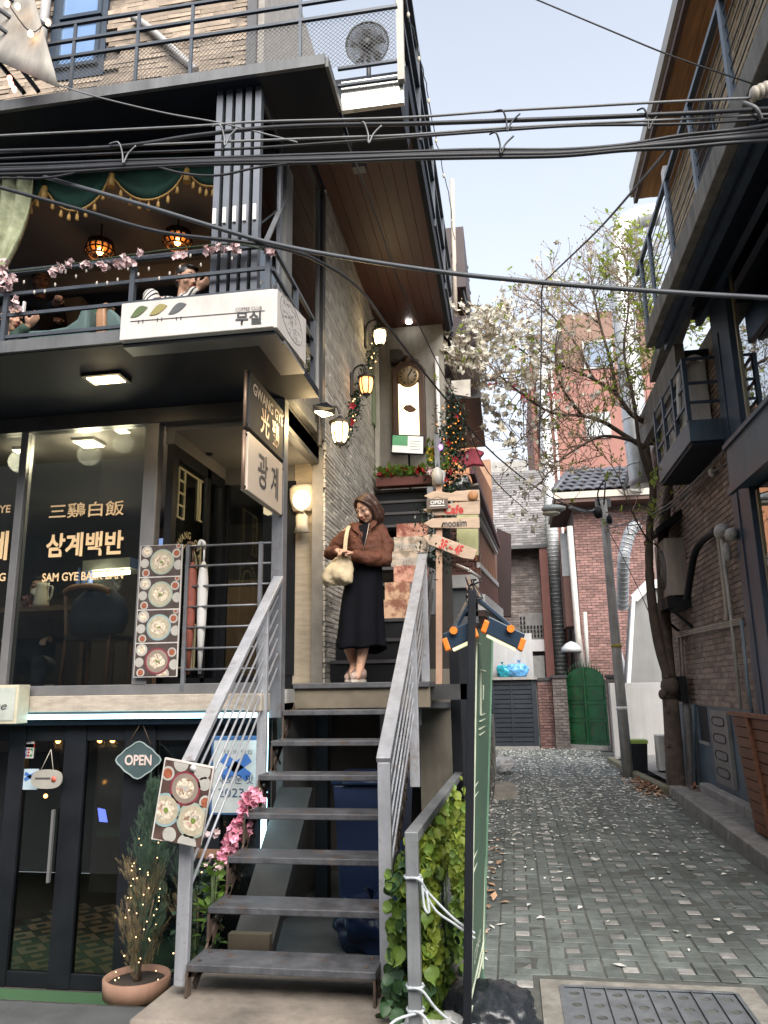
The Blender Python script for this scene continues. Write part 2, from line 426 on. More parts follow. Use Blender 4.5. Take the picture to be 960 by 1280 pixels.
for (x0, y0), (x1, y1) in (((2.2, 12.6), (2.02, 15.1)), ((2.02, 15.12), (1.98, 17.5))):
    MB().beam((x0, y0, .03), (x1, y1, .03), .14, .14).build('kerb_stone', M('mossy_kerb', (.17, .165, .11), .9, 0, .4, 6, bump=.4), kb, bev=.01)

# ------------------------------------------------------------------ left: cafe and restaurant building
LB = thing('cafe_building', 'dark steel and grey brick building with a cafe terrace above a glass restaurant front', 'building', (-2.5, 6, 0))
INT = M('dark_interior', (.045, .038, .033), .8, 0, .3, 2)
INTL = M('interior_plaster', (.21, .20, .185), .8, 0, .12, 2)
SILL = M('travertine_sill', (.46, .40, .33), .7, 0, .25, 7, stretch=(1, 1, 4), dirt=.2)
FRAME = M('window_frame_grey', (.20, .198, .20), .4, .3, .12, 6)
FRAMED = M('window_frame_dark', (.07, .07, .072), .4, .4, .2, 6)
NAVY = M('slab_paint_dark', (.013, .017, .028), .7, 0, .3, 2, dirt=.2, spec=.25)
SLABE = M('slab_edge_grey', (.12, .125, .13), .55, 0, .2, 4, dirt=.45)
def bx(a, b, name, m, parent=LB, bev=0, **k): return MB().box(a, b).build(name, m, parent, bev=bev, **k)
# basement room
BZ = -.45
bx((-9, 4.22, BZ-.02), (-1.80, 5.55, BZ), 'sunken_floor', M('artificial_turf', (.05, .12, .05), .95, 0, .4, 120, bump=.6, bscale=200))
bx((-9, 4.20, BZ), (-1.80, 4.22, -.012), 'retaining_wall', CONC)
bx((-1.80, 4.22, BZ), (-1.78, 9.4, -.012), 'retaining_wall', CONC)
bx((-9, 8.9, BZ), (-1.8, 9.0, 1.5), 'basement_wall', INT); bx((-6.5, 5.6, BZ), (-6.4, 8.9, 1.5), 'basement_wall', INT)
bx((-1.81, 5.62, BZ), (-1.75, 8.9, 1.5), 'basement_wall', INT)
TILE1 = M('tile_cream', (.32, .27, .19), .4, 0, .2, 6); TILE2 = M('tile_green', (.06, .085, .08), .4, 0, .2, 6)
bx((-6.4, 5.56, BZ-.02), (-1.81, 8.9, BZ-.002), 'basement_floor', M('basement_screed', (.06, .055, .05), .6))
tb = {0: MB(), 1: MB()}
for i in range(-14, 14):
    for j in range(-2, 16):
        cx, cy = -3.4+(i+j)*.15, 5.75+(j-i)*.15
        if -4.6 < cx < -2.0 and 5.65 < cy < 7.6: tb[(i+j) % 2].quad((cx-.145, cy, BZ+.003), (cx, cy-.145, BZ+.003), (cx+.145, cy, BZ+.003), (cx, cy+.145, BZ+.003))
        if -4.6 < cx < -2.0 and 5.65 < cy < 7.6: tb[(i+j+1) % 2].quad((cx-.06, cy, BZ+.005), (cx, cy-.06, BZ+.005), (cx+.06, cy, BZ+.005), (cx, cy+.06, BZ+.005))
tb[0].build('cream_tiles', TILE1, LB, kind='stuff'); tb[1].build('green_tiles', TILE2, LB, kind='stuff')
bx((-9, 5.5, 1.36), (-1.8, 9.4, 1.5), 'basement_ceiling', NAVY)
F = lambda x0, x1, z0=BZ, z1=1.36, y0=5.57, y1=5.64, m=BLACK, n='door_frame': bx((x0, y0, z0), (x1, y1, z1), n, m, bev=.004)
for x0, x1 in ((-4.30, -4.16), (-3.83, -3.70), (-3.37, -3.20), (-2.88, -2.64), (-2.2, -2.12), (-1.86, -1.76)): F(x0, x1)
for x0, x1 in ((-4.16, -3.83), (-3.70, -3.37), (-3.20, -2.88), (-2.64, -2.2), (-2.12, -1.86)):
    F(x0, x1, 1.24, 1.36, 5.58, 5.63); F(x0, x1, BZ, BZ+.1, 5.58, 5.63)
    bx((x0, 5.6, BZ+.1), (x1, 5.606, 1.24), 'glass_pane', GLASS)
bx((-2.64, 5.66, BZ), (-1.86, 5.7, 1.3), 'back_panel', NAVY)
bx((-3.42, 5.545, .25), (-3.40, 5.57, .75), 'door_handle', FRAME); 
# led strip round the basement front
LEDM = M('led_light', (.5, .8, .9), .4, 0, .02, 1, emit=(.50, .87, 1.0), es=2.2)
bx((-3.86, 5.435, 1.405), (-1.735, 5.465, 1.438), 'led_strip', LEDM); bx((-1.767, 5.435, -.3), (-1.735, 5.465, 1.405), 'led_strip', LEDM)
bx((-6, 5.467, 1.40), (-1.74, 5.56, 1.456), 'metal_flashing', FRAMED)
# sill
bx((-6.4, 5.44, 1.458), (-1.745, 5.62, 1.575), 'stone_sill', SILL, bev=.006)
# restaurant front (glass plane Y = 5.5)
FZ0, FZ1 = 1.575, 3.83
bx((-6.4, 5.46, FZ0), (-1.735, 5.56, FZ0+.075), 'bottom_rail', FRAME, bev=.004)
bx((-6.4, 5.45, 3.70), (-1.735, 5.56, FZ1-.003), 'header_beam', FRAMED, bev=.004)
bx((-3.90, 5.46, FZ0+.075), (-3.835, 5.55, 3.70), 'mullion', FRAME, bev=.004)
bx((-2.80, 5.455, FZ0+.075), (-2.685, 5.555, 3.70), 'mullion', FRAME, bev=.004)
bx((-5.2, 5.46, FZ0+.075), (-5.13, 5.55, 3.70), 'mullion', FRAME)
pane_mid = bx((-3.835, 5.50, FZ0+.075), (-2.80, 5.508, 3.70), 'window_pane', GLASS2)
pane_left = bx((-5.13, 5.50, FZ0+.075), (-3.90, 5.508, 3.70), 'window_pane', GLASS2)
GOLD = M('gold_lettering', (.85, .60, .33), .45, 0, .06, 8, emit=(.9, .6, .3), es=.0)
def ltxt(s, u0, u1, v, h, parent, **k):
    a, b_ = at(u0, v, Y=5.492), at(u1, v, Y=5.492)
    return text(s, (a+b_)/2, XU, ZU, h, GOLD, parent, w=(b_-a).length, **k)
ltxt('三鷄白飯', 62, 155, 637, .125, pane_mid, bold=.012)
ltxt('삼계백반', 58, 154, 680, .195, pane_mid, bold=.03)
ltxt('SAM GYE BAEK BAN', 53, 154, 720, .068, pane_mid, bold=.022)
ltxt('GWANG GYE', -62, 13, 638, .066, pane_left, bold=.022)
ltxt('광계', -45, 10, 683, .24, pane_left, bold=.03)
ltxt('SAM GYE TANG', -80, 7, 723, .066, pane_left, bold=.022)
# restaurant room
bx((-6.4, 5.56, 1.5), (-2.63, 9.6, 1.6), 'restaurant_floor', M('dark_floor', (.035, .028, .024), .5, 0, .3, 4))
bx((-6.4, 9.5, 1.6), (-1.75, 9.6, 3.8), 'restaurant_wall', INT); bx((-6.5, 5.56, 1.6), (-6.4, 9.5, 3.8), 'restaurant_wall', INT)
bx((-6.4, 5.56, 3.74), (-1.75, 9.5, 3.8), 'restaurant_ceiling', M('restaurant_ceiling', (.08, .072, .065), .8))
# entrance recess: door wall X = -2.62, back Y = 6.7
bx((-2.685, 5.56, 1.5), (-1.63, 6.76, 1.6), 'recess_floor', CONC); bx((-2.68, 5.56, 3.66), (-1.66, 6.76, 3.80), 'recess_ceiling', INTL)
for y0, y1 in ((5.57, 5.66), (6.28, 6.36), (6.62, 6.70)): bx((-2.66, y0, 1.6), (-2.60, y1, 3.55), 'door_frame', BLACK)
bx((-2.66, 5.66, 3.46), (-2.60, 6.62, 3.55), 'door_frame', BLACK); bx((-2.66, 5.66, 1.6), (-2.60, 6.62, 1.70), 'door_frame', BLACK)
bx((-2.67, 5.56, 3.55), (-2.60, 6.70, 3.66), 'recess_beam', INTL)
ed = bx((-2.635, 5.66, 1.70), (-2.627, 6.28, 3.46), 'entrance_door', GLASS)
bx((-2.635, 6.36, 1.70), (-2.627, 6.62, 3.46), 'glass_pane', GLASS)
FRET = M('gold_fret', (.62, .56, .36), .5)
b = MB(); X = -2.618
def fl(y0, z0, y1, z1): b.beam((X, y0, z0), (X, y1, z1), .012, .012)
for sgn, c in ((1, 3.40), (-1, 1.78)):
    fl(5.72, c, 6.22, c); fl(5.72, c, 5.72, c-sgn*.42); fl(6.22, c, 6.22, c-sgn*.55); fl(5.84, c, 5.84, c-sgn*.42); fl(6.12, c, 6.12, c-sgn*.36); fl(6.17, c, 6.17, c-sgn*.36)
    for k in range(1, 5): fl(5.72, c-sgn*.105*k, 5.84, c-sgn*.105*k)
    fl(6.12, c-sgn*.36, 6.22, c-sgn*.36)
fl(6.22, 3.40, 6.22, 1.78)
for k in range(14):
    a0, a1 = math.pi*k/14, math.pi*(k+1)/14
    fl(5.97-.17*math.cos(a0), 2.62+.17*math.sin(a0), 5.97-.17*math.cos(a1), 2.62+.17*math.sin(a1))
b.build('fret_pattern', FRET, ed)
for i, ch in enumerate('GWANG GYE'):
    a = math.pi*(.14+.72*i/8)
    if ch != ' ': text(ch, (X, 5.97-.25*math.cos(a), 2.62+.25*math.sin(a)), V((0, math.sin(a), math.cos(a))), V((0, -math.cos(a), math.sin(a))), .06, FRET, ed, bold=.015)
bx((-2.60, 5.70, 2.35), (-2.575, 5.72, 2.75), 'door_handle', GREYST)
bx((-2.62, 6.70, 1.6), (-1.92, 6.74, 1.72), 'back_frame', BLACK); bx((-2.62, 6.70, 3.5), (-1.92, 6.74, 3.66), 'back_frame', INTL)
for x0, x1 in ((-2.62, -2.56), (-1.98, -1.90)): bx((x0, 6.69, 1.72), (x1, 6.75, 3.5), 'back_frame', BLACK)
bx((-2.56, 6.715, 1.72), (-1.98, 6.722, 3.5), 'glass_pane', GLASS2)
# beige panel, column and beam by the landing
BEIGE = M('beige_stone', (.50, .43, .33), .75, 0, .22, 5, stretch=(1, 1, 5), bump=.15, dirt=.15)
bx((-1.915, 6.70, 1.64), (-1.603, 6.78, 3.84), 'stone_panel', BEIGE)
bx((-1.735, 5.455, 1.40), (-1.645, 5.56, FZ1), 'column', GREYST, bev=.004)
bx((-1.735, 5.57, 3.62), (-1.66, 6.70, FZ1), 'side_header', FRAMED)
bx((-1.66, 5.50, 3.83), (-1.60, 6.75, 3.965), 'edge_beam', SLABE, bev=.004); bx((-1.66, 5.50, 3.972), (-1.60, 6.75, 4.12), 'edge_beam', SLABE, bev=.004)
# terrace slab
TX = -1.385
bx((-6.4, 4.33, 3.83), (TX, 5.50, 3.895), 'terrace_slab', NAVY)
bx((-6.4, 5.503, 3.832), (-1.665, 9.7, 3.90), 'terrace_floor', NAVY)
bx((-6.4, 4.30, 3.835), (-2.42, 4.33, 3.92), 'slab_edge', SLABE)
DL = M('warm_downlight', (.9, .8, .6), .4, 0, 0, 1, emit=(1, .74, .40), es=9)
for u, v in ((133, 471), ):
    p = at(u, v, Z=3.828); lt = MB().box((p.x-.15, p.y-.09, 3.805), (p.x+.15, p.y+.09, 3.829)).build('downlight', BLACK, LB)
    MB().box((p.x-.12, p.y-.06, 3.800), (p.x+.12, p.y+.06, 3.8045)).build('diffuser', DL, lt)
    point((p.x, p.y, 3.72), .7, (1, .75, .45), .08)
# terrace railing
RAIL = M('terrace_rail_paint', (.065, .075, .09), .4, .3, .2, 6)
tr = bx((-6.4, 4.37, 4.47), (-1.43, 4.40, 4.50), 'terrace_rail', RAIL)
for z in (4.315, 4.155, 3.99): bx((-6.4, 4.375, z-.012), (-1.43, 4.395, z+.012), 'rail_bar', RAIL)
for x in (-3.34, -2.405, -1.45): bx((x-.017, 4.365, 3.895), (x+.017, 4.405, 4.498), 'rail_post', RAIL)
for y in (4.97, 5.47): bx((TX-.06, y-.017, 3.895), (TX-.025, y+.017, 4.47), 'rail_post', RAIL)
for z in (4.485, 4.315, 4.155): bx((TX-.055, 4.40, z-.013), (TX-.03, 5.47, z+.013), 'side_rail', RAIL)
MB().beam(at(330, 308, X=-1.44), at(357, 246, X=-1.62), .035, .012).build('brace', GREYST, LB)
# folded terrace doors
DOORF = M('folding_door_frame', (.12, .13, .15), .4, .4, .15, 5)
for k in range(5):
    x = -1.88+.072*k; fd = bx((x, 4.44, 3.93), (x+.045, 4.50, 5.80), 'folding_door', DOORF)
    MB().box((x+.005, 4.95, 3.93), (x+.04, 5.0, 5.80)).build('door_stile', DOORF, fd)
    MB().box((x+.005, 4.50, 5.73), (x+.04, 4.95, 5.80)).build('door_rail', DOORF, fd); MB().box((x+.005, 4.50, 3.93), (x+.04, 4.95, 4.02)).build('door_rail', DOORF, fd)
    MB().box((x+.018, 4.50, 4.02), (x+.026, 4.95, 5.73)).build('door_pane', GLASS, fd)
    MB().box((x+.008, 4.425, 4.72), (x+.03, 4.44, 4.84)).build('handle', WHITE, fd)
# upper corner: frames and glass facing the alley
bx((-1.70, 4.98, 3.9), (-1.60, 5.06, 5.80), 'corner_post', DOORF); bx((-1.68, 5.26, 3.9), (-1.60, 5.44, 5.80), 'wall_panel', M('grey_panel', (.20, .20, .19), .6, 0, .1, 3, dirt=.3))
bx((-1.65, 5.06, 3.95), (-1.642, 5.26, 5.80), 'glass_pane', GLASS2)
bx((-1.64, 5.44, 4.12), (-1.632, 6.50, 6.45), 'glass_pane', GLASS2)
bx((-1.66, 6.50, 4.12), (-1.60, 6.60, 6.45), 'window_jamb', FRAMED); bx((-1.66, 5.44, 6.36), (-1.61, 6.50, 6.45), 'window_head', FRAMED); bx((-1.66, 5.44, 4.12), (-1.61, 6.5, 4.17), 'window_sill', FRAMED)
bx((-1.655, 6.40, 4.17), (-1.615, 6.42, 6.36), 'window_bead', FRAME)
# terrace room
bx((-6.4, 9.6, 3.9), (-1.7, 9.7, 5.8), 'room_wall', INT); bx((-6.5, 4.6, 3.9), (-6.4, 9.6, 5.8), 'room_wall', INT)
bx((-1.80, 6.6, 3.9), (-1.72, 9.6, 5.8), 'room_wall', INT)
CEIL = M('plaster_ceiling', (.30, .285, .27), .85, 0, .1, 2)
bx((-6.4, 5.0, 5.60), (-1.7, 9.6, 5.66), 'room_ceiling', CEIL)
for y in (6.2, 7.6): bx((-6.4, y, 5.46), (-1.8, y+.16, 5.60), 'ceiling_beam', CEIL)
bx((-4.28, 6.4, 3.9), (-4.06, 6.62, 5.46), 'room_column', CEIL)
# roof slab, white corner panel, soffit over the stairs
bx((-6.4, 4.36, 5.80), (-1.064, 5.30, 5.875), 'roof_slab', NAVY); bx((-6.4, 4.33, 5.80), (-1.06, 4.36, 5.885), 'roof_slab_edge', SLABE)
bx((-1.064, 4.36, 5.803), (-1.04, 4.80, 5.883), 'roof_slab_edge', SLABE)
bx((-6.4, 5.30, 5.80), (-1.7, 10.2, 5.9), 'roof_slab', NAVY)
bx((-1.04, 4.78, 5.80), (-.57, 4.82, 6.05), 'corner_panel', M('mirror_steel_panel', (.62, .61, .57), .22, .75, .12, 2.5, dirt=.25))
bx((-1.04, 4.82, 5.805), (-.60, 5.30, 6.04), 'corner_beam', NAVY)
bx((-1.66, 5.30, 5.90), (-.60, 5.36, 6.52), 'soffit_front', NAVY)
SOF = M('maroon_soffit', (.085, .032, .026), .5, 0, .3, 3, stretch=(6, .5, 1))
for k in range(8):
    x0 = -1.60+k*.118; bx((x0, 5.36, 6.50+(.003 if k % 2 else 0)), (x0+.114, 10.25, 6.54), 'soffit_board', SOF)
bx((-.655, 5.36, 6.44), (-.60, 10.3, 6.66), 'roof_edge', NAVY); bx((-1.66, 5.36, 6.545), (-.655, 10.3, 6.62), 'roof_deck', NAVY)
sp = at(511, 402, Z=6.497); MB().lathe([(.045, 0), (.045, .012), (.03, .014)], (sp.x, sp.y, 6.482), n=12).build('spotlight', M('cool_spot', (.9, .9, .9), .4, emit=(1, .96, .9), es=9), LB)
cb = at(449, 207, Z=6.45); bx((cb.x-.06, cb.y-.05, 6.40), (cb.x+.06, cb.y+.05, 6.5), 'junction_box', M('grey_plastic', (.22, .23, .23), .5))
# grey brick wall by the stairs
GB = M('grey_long_brick', (.47, .44, .39), .85, 0, .25, 7, bump=.4, bscale=40, rnd=.22)
GBM = M('grey_mortar', (.24, .225, .205), .95, 0, .2, 8)
bx((-1.72, 6.60, 1.4), (-1.618, 9.9, 6.5), 'alley_wall', GBM)
bricks(LB, 'brick', (-1.618, 6.60, 1.64), YU, XU, 3.3, 4.86, .36, .040, .005, GB, dp=.018, nmax=300, jit=.004, bond=.37)
# wall with the lit clock at the head of the stairs
PLA = M('grey_render', (.30, .28, .245), .85, 0, .22, 2.2, bump=.2, dirt=.35)
bx((-1.60, 9.75, 4.0), (-.70, 9.9, 6.5), 'end_wall', PLA)
dj = MB()
bx((-1.59, 9.30, 4.04), (-1.535, 9.36, 5.95), 'door_jamb', M('cream_jamb', (.42, .40, .35), .6)); bx((-1.60, 9.42, 4.04), (-1.56, 9.5, 5.95), 'door_jamb', BLACK)
bx((-1.60, 9.12, 4.9), (-1.575, 9.30, 5.6), 'notice_board', M('notice_green', (.16, .22, .13), .7))
pp = MB().tube([(-.79, 9.68, 4.04), (-.79, 9.68, 5.98)], .028, 10); pp.build('drain_pipe', WHITE, LB)
cm = MB(); p = at(497, 447, Y=9.6); cm.box((p.x-.1, p.y-.06, p.z-.08), (p.x+.02, p.y+.1, p.z+.1)); cm.tube([(p.x+.02, p.y-.12, p.z), (p.x+.02, p.y+.05, p.z)], .07, 12); cm.build('camera_box', M('cam_dark', (.05, .05, .05), .5), LB)
# roof terrace wall of split stone with a window
STN = M('split_stone', (.26, .205, .155), .85, 0, .35, 6, bump=.5, bscale=30, rnd=.28)
WY = 7.5
bx((-7.2, WY, 5.9), (-2.72, WY+.3, 11.5), 'upper_wall', M('stone_mortar', (.13, .105, .085), .95)); bx((-2.80, WY-.06, 5.9), (-2.68, WY, 11.5), 'corner_post', FRAMED)
wx0, wx1, wz0, wz1 = -5.45, -4.68, 9.15, 11.3
bricks(LB, 'stone', (-7.0, WY, 8.3), XU, -YU, 4.2, 3.0, .42, .062, .008, STN, dp=.03, nmax=300, jit=.012, keep=lambda u, z: not (wx0-.02 < -7.0+u < wx1+.02 and wz0 < 8.3+z < wz1), rough=.007)
wf = bx((wx0, WY-.05, wz0), (wx1, WY-.01, wz1), 'upper_window', M('blue_frame', (.022, .035, .055), .4))
for z0, z1 in ((9.35, 9.95), (10.1, 10.75)):
    MB().box((wx0+.17, WY-.06, z0), (wx1-.12, WY-.052, z1)).build('pane', M('sky_pane', (.25, .38, .60), .08, .6, .1, 2), wf)
    for a, c in (((wx0+.12, z0-.05), (wx1-.07, z0)), ((wx0+.12, z1), (wx1-.07, z1+.05)), ((wx0+.12, z0), (wx0+.17, z1)), ((wx1-.12, z0), (wx1-.07, z1))):
        MB().box((a[0], WY-.09, a[1]), (c[0], WY-.05, c[1])).build('sash', M('blue_frame'), wf)
MB().tube(bez([at(166, 22, Y=7.4), at(176, 27, Y=7.4), at(195, 42, Y=7.4), at(245, 88, Y=7.4)], 5), .045, 8).build('drain_pipe', M('grey_pipe', (.30, .29, .28), .5), LB)
MB().tube([at(60, -20, Y=7.35), at(50, 70, Y=7.35)], .06, 8).build('drain_pipe', M('grey_pipe'), LB)
bx((-2.68, 7.5, 5.9), (-2.6, 10, 11.5), 'side_wall', GBM)
# roof rails
RY = 4.45
for z in (6.612, 6.457, 6.313): bx((-3.28, RY-.012, z-.011), (-.56, RY+.012, z+.011), 'roof_rail', RAIL)
for z in (6.0, 5.85): bx((-1.06, RY-.012+.3, z+.13), (-.56, RY+.312, z+.15), 'roof_rail', RAIL)
for x in (-3.05, -2.53, -2.1, -1.27): bx((x-.011, RY-.01, 5.88), (x+.011, RY+.01, 6.62), 'roof_post', RAIL)
bx((-.605, 4.72, 5.95), (-.555, 4.77, 6.9), 'roof_post', M('cream_post', (.40, .38, .33), .6))
mesh_m = M('wire_mesh', (.12, .12, .12), .5, .5)
b = MB()
def chain(O, U, W, wd, ht, c, r=.0022):
    """diamond wire mesh over a rectangle"""
    O, U, W = V(O), V(U).normalized(), V(W).normalized(); n = int((wd+ht)/c)
    for k in range(n+1):
        s0 = k*c
        a = (min(s0, wd), max(0, s0-wd)); e = (max(0, s0-ht), min(s0, ht))
        for f in (0, 1):
            A = O+U*(wd-a[0] if f else a[0])+W*a[1]; B = O+U*(wd-e[0] if f else e[0])+W*e[1]
            if (A-B).length > .01: b.tube([A, B], r, 3, cap=False)
chain((-3.2, 4.47, 5.89), XU, ZU, 2.62, .42, .035); b.build('wire_mesh', mesh_m, LB, kind='stuff')
b = MB(); chain((-.62, 4.9, 6.7), YU, ZU, 5.2, .95, .05, .003); b.build('side_mesh', M('dark_mesh', (.04, .04, .045), .5), LB, kind='stuff')
for z in (6.72, 7.2, 7.66): MB().beam((-.60, 4.80, z), (-.60, 10.3, z), .04, .04).build('side_rail', RAIL, LB)
for y in (4.85, 6.2, 7.6, 9.0, 10.25): bx((-.62, y-.02, 6.6), (-.58, y+.02, 7.68), 'side_post', RAIL)
bx((-3.36, 4.45, 5.88), (-3.30, 7.5, 6.62), 'left_rail_panel', mesh_m) if False else None
# far-left side rail of the roof terrace and the pale awning over it
for z in (6.612, 6.457, 6.313): MB().beam((-3.28, RY, z), (-3.9, 3.4, z+.12), .022).build('roof_rail', RAIL, LB)
# ------------------------------------------------------------------ stairs
SX0, SX1 = -1.64, -.70
TY = lambda k: 3.92+.261*k
TZ = lambda k: .297+.192*k
ST1 = thing('steel_staircase', 'open grey steel staircase from the street slab up to the landing', 'staircase', (-1.17, 4.8, .15))
for k in range(7):
    bx((SX0, TY(k), TZ(k)-.035), (SX1, TY(k)+.235, TZ(k)), 'tread', TREAD, ST1, bev=.005)
bx((SX0, TY(7), 1.60), (SX1+.10, 6.74, 1.64), 'landing_plate', TREAD, ST1, bev=.005)
bx((SX0, TY(7)+.03, 1.455), (SX1+.10, TY(7)+.05, 1.60), 'landing_riser', M('plywood_riser', (.15, .125, .09), .7, 0, .25, 6), ST1)
for X in (SX0+.006, SX1-.006):
    b = MB(); t = .012
    for k in range(7):
        y, z = TY(k), TZ(k)
        zb = .15 if k == 0 else TZ(k-1)
        b.beam((X, y+.02+(0 if k else 0), zb), (X, y+.02, z-.036), t, .05, up=YU)
        b.beam((X, y+.006, z-.05), (X, y+.236, z-.05), t, .03)
        b.beam((X, y+.06, z-.07), (X, y+.21, z-.17) if k else (X, y+.2, z-.1), t, .012)
    b.build('stringer', RUST, ST1)
    MB().beam((X, TY(0)+.1, .17), (X, TY(7)+.1, 1.5), .012, .05).build('stringer_bar', RUST, ST1)
b = MB()
for k in range(7):
    for X in (SX0+.05, SX1-.05):
        for yy in (.05, .18): b.lathe([(.011, 0), (.011, .006), (.006, .008)], (X, TY(k)+yy, TZ(k)-.001), n=6, smooth=False)
b.build('bolt_heads', RUST, ST1, kind='stuff')
def rail(X, y0, z0, y1, z1, posts, nbars, parent, sp=.105):
    MB().beam((X, y0-.02, z0), (X, y1, z1), .075, .03).build('handrail', RAILP, parent, bev=.004)
    d = (z1-z0)/(y1-y0)
    for k in range(nbars):
        dz = -.14-sp*k
        MB().tube([(X, y0+.03, z0+dz+.02), (X, y1-.01, z1+dz)], .008, 6).build('rail_rod', RAILP, parent)
    for y, zb, wdt in posts:
        bx((X-.033, y-.02, zb), (X+.033, y+.02, z0+d*(y-y0)-.014), 'rail_post', RAILP, parent, bev=.004)
rail(-1.675, 3.95, 1.235, 5.46, 2.41, ((3.955, .19, 0), (5.14, .82, 0)), 6, ST1)
rail(-.672, 4.08, 1.235, 6.20, 2.66, ((4.085, .21, 0), (5.35, .95, 0), (6.18, 1.45, 0)), 6, ST1)
MB().beam((-.672, 6.20, 2.65), (-.60, 6.62, 2.62), .06, .03).build('handrail', BLACK, ST1)
# base slab
SLAB = M('old_concrete_slab', (.235, .20, .165), .9, 0, .35, 3.5, bump=.4, dirt=.3)
tag(MB().prism([(-1.80, 3.66, .145), (-.60, 3.66, .145), (-.56, 4.62, .145), (-1.76, 4.62, .145)], (0, 0, -.16)).build('concrete_base', SLAB, None, bev=.015), None, None, None, 'structure')
# dark undercroft behind the stairs
UC = thing('undercroft', 'dark shuttered space with concrete pier under the landing', 'undercroft', (-1.2, 7, 0))
bx((-1.80, 7.3, -.012), (-.35, 7.4, 1.5), 'back_wall', INT, UC); bx((-1.60, 9.28, 1.5), (-.66, 9.34, 3.9), 'back_wall', INT, UC); bx((-1.76, 5.72, -.01), (-1.70, 7.3, 1.45), 'side_wall', M('undercroft_panel', (.10, .10, .10), .6), UC)
bx((-.80, 6.75, -.01), (-.50, 7.05, 1.75), 'concrete_pier', M('warm_concrete', (.26, .235, .19), .85, 0, .2, 3, dirt=.3), UC)
bx((-1.60, 6.3, -.01), (-1.5, 6.42, 1.58), 'steel_post', BLACK, UC); bx((-1.05, 6.2, -.01), (-.93, 6.32, 1.58), 'steel_post', M('post_grey', (.12, .11, .105), .6), UC)
bx((-.50, 6.4, -.01), (-.42, 6.5, 1.95), 'steel_post', BLACK, UC); bx((-.40, 6.15, -.01), (-.33, 6.25, 1.95), 'steel_post', BLACK, UC)
MB().beam((-.42, 6.45, 1.2), (-.35, 7.2, .5), .04).build('brace', FRAME, UC)
bx((-.80, 6.15, 1.50), (-.33, 6.20, 1.62), 'edge_beam', FRAMED, UC)
BIN = M('blue_bin_plastic', (.008, .02, .06), .45, 0, .15, 4)
def bin_(x, y, h, wd, label):
    t = thing('rubbish_bin', label, 'bin', (x, y, 0), 'blue bins under the stairs')
    b = MB(); a = wd/2
    b.loft([[V((x-a*s, y-a*s, z)), V((x+a*s, y-a*s, z)), V((x+a*s, y+a*s, z)), V((x-a*s, y+a*s, z))] for s, z in ((.82, 0), (.9, h*.5), (1, h-.06))], smooth=False)
    b.build('bin_body', BIN, t, bev=.01)
    MB().box((x-a*1.06, y-a*1.06, h-.06), (x+a*1.06, y+a*1.06, h)).build('bin_lid', BIN, t, bev=.02)
    MB().tube([(x-a*.7, y-a*1.08, h-.04), (x+a*.7, y-a*1.08, h-.04)], .02).build('handle', BIN, t)
bin_(-1.02, 5.75, 1.0, .5, 'tall blue wheeled bin in the shadow behind the stair treads')
BLUE_SACK = (V((-.95, 5.25, -.01)), (.24, .2, .22))
MB().prism([(-1.72, 4.75, .10), (-1.72, 5.7, .9), (-1.72, 5.7, .78), (-1.72, 4.75, -.01)], (.25, 0, 0)).build('metal_ramp', M('ramp_metal', (.075, .08, .08), .45, .3, .25, 4), None, 'grey sheet metal chute sloping up behind the stair treads', 'ramp')
bx((-1.70, 4.66, 0), (-1.45, 4.72, .22), 'cardboard_panel', M('beige_board', (.17, .14, .10), .8), UC)
for X in (-.64,):
    t = thing('stored_clutter', 'brown cardboard box with planks leaning beside the right stringer', 'box', (-.60, 5.6, 0))
    bx((-.68, 5.75, .45), (-.50, 5.95, .68), 'carton', M('cardboard', (.25, .16, .08), .8), t); bx((-.75, 5.7, 0), (-.45, 6.05, .45), 'carton_base', M('dark_crate', (.06, .05, .045), .8), t)
    for k in range(3): MB().beam((-.58+.03*k, 5.55, .05), (-.66+.03*k, 5.72, .75-.1*k), .03, .02).build('plank', M('red_plank', (.22, .09, .05), .7), t)
# upper flight with painted risers
ST2 = thing('upper_staircase', 'black upper staircase with faded painted boards on the risers', 'staircase', (-1.18, 7.5, 1.64))
UX0, UX1 = -1.585, -.80
uy = lambda k: 6.52+.2285*k
uz = lambda k: 1.64+.2*k
PR = [M('painted_riser_%s' % n, c, .75, 0, .38, 9, col2=c2, thr=(.42, .58)) for n, c, c2 in (('red', (.44, .13, .09), (.50, .27, .20)), ('cream', (.52, .41, .31), (.52, .43, .34)), ('orange', (.47, .19, .12), (.52, .35, .23)))]
for k in range(1, 13):
    y, z = uy(k), uz(k)
    bx((UX0, y, z-.03), (UX1, y+.26, z), 'tread', M('dark_nosing', (.055, .055, .06), .5), ST2)
    bx((UX0, y+.008, z-.03), (UX1, y+.018, z-.008), 'nosing', M('nosing_strip', (.045, .045, .05), .35), ST2) if False else None
    if 4 <= k <= 9:
        bd = bx((UX0+.42 if k in (6,) else UX0+.36, y-.022, z-.197), (UX1, y-.003, z+.001), 'painted_riser', PR[{4: 2, 5: 2, 6: 0, 7: 1, 8: 1, 9: 0}[k]], ST2)
        if k == 8: text('Merry', (-1.08, y-.024, z-.11), XU, ZU, .10, M('faded_script', (.36, .27, .18), .8), bd, skew=.25)
        if k == 7: text('Christmas', (-1.06, y-.024, z-.10), XU, ZU, .10, M('faded_script'), bd, skew=.25, w=.34)
    else:
        bx((UX0, y+.02, z-.2), (UX1, y+.03, z-.03), 'riser', BLACK, ST2)
bx((UX0, uy(12)+.2, 3.98), (-.70, 9.78, 4.04), 'upper_landing', BLACK, ST2)
MB().prism([(UX1+.0, 6.60, 1.55), (UX1, 9.3, 3.98), (UX1, 9.3, 3.7), (UX1, 6.9, 1.55)], (.02, 0, 0)).build('stringer', FRAMED, ST2)
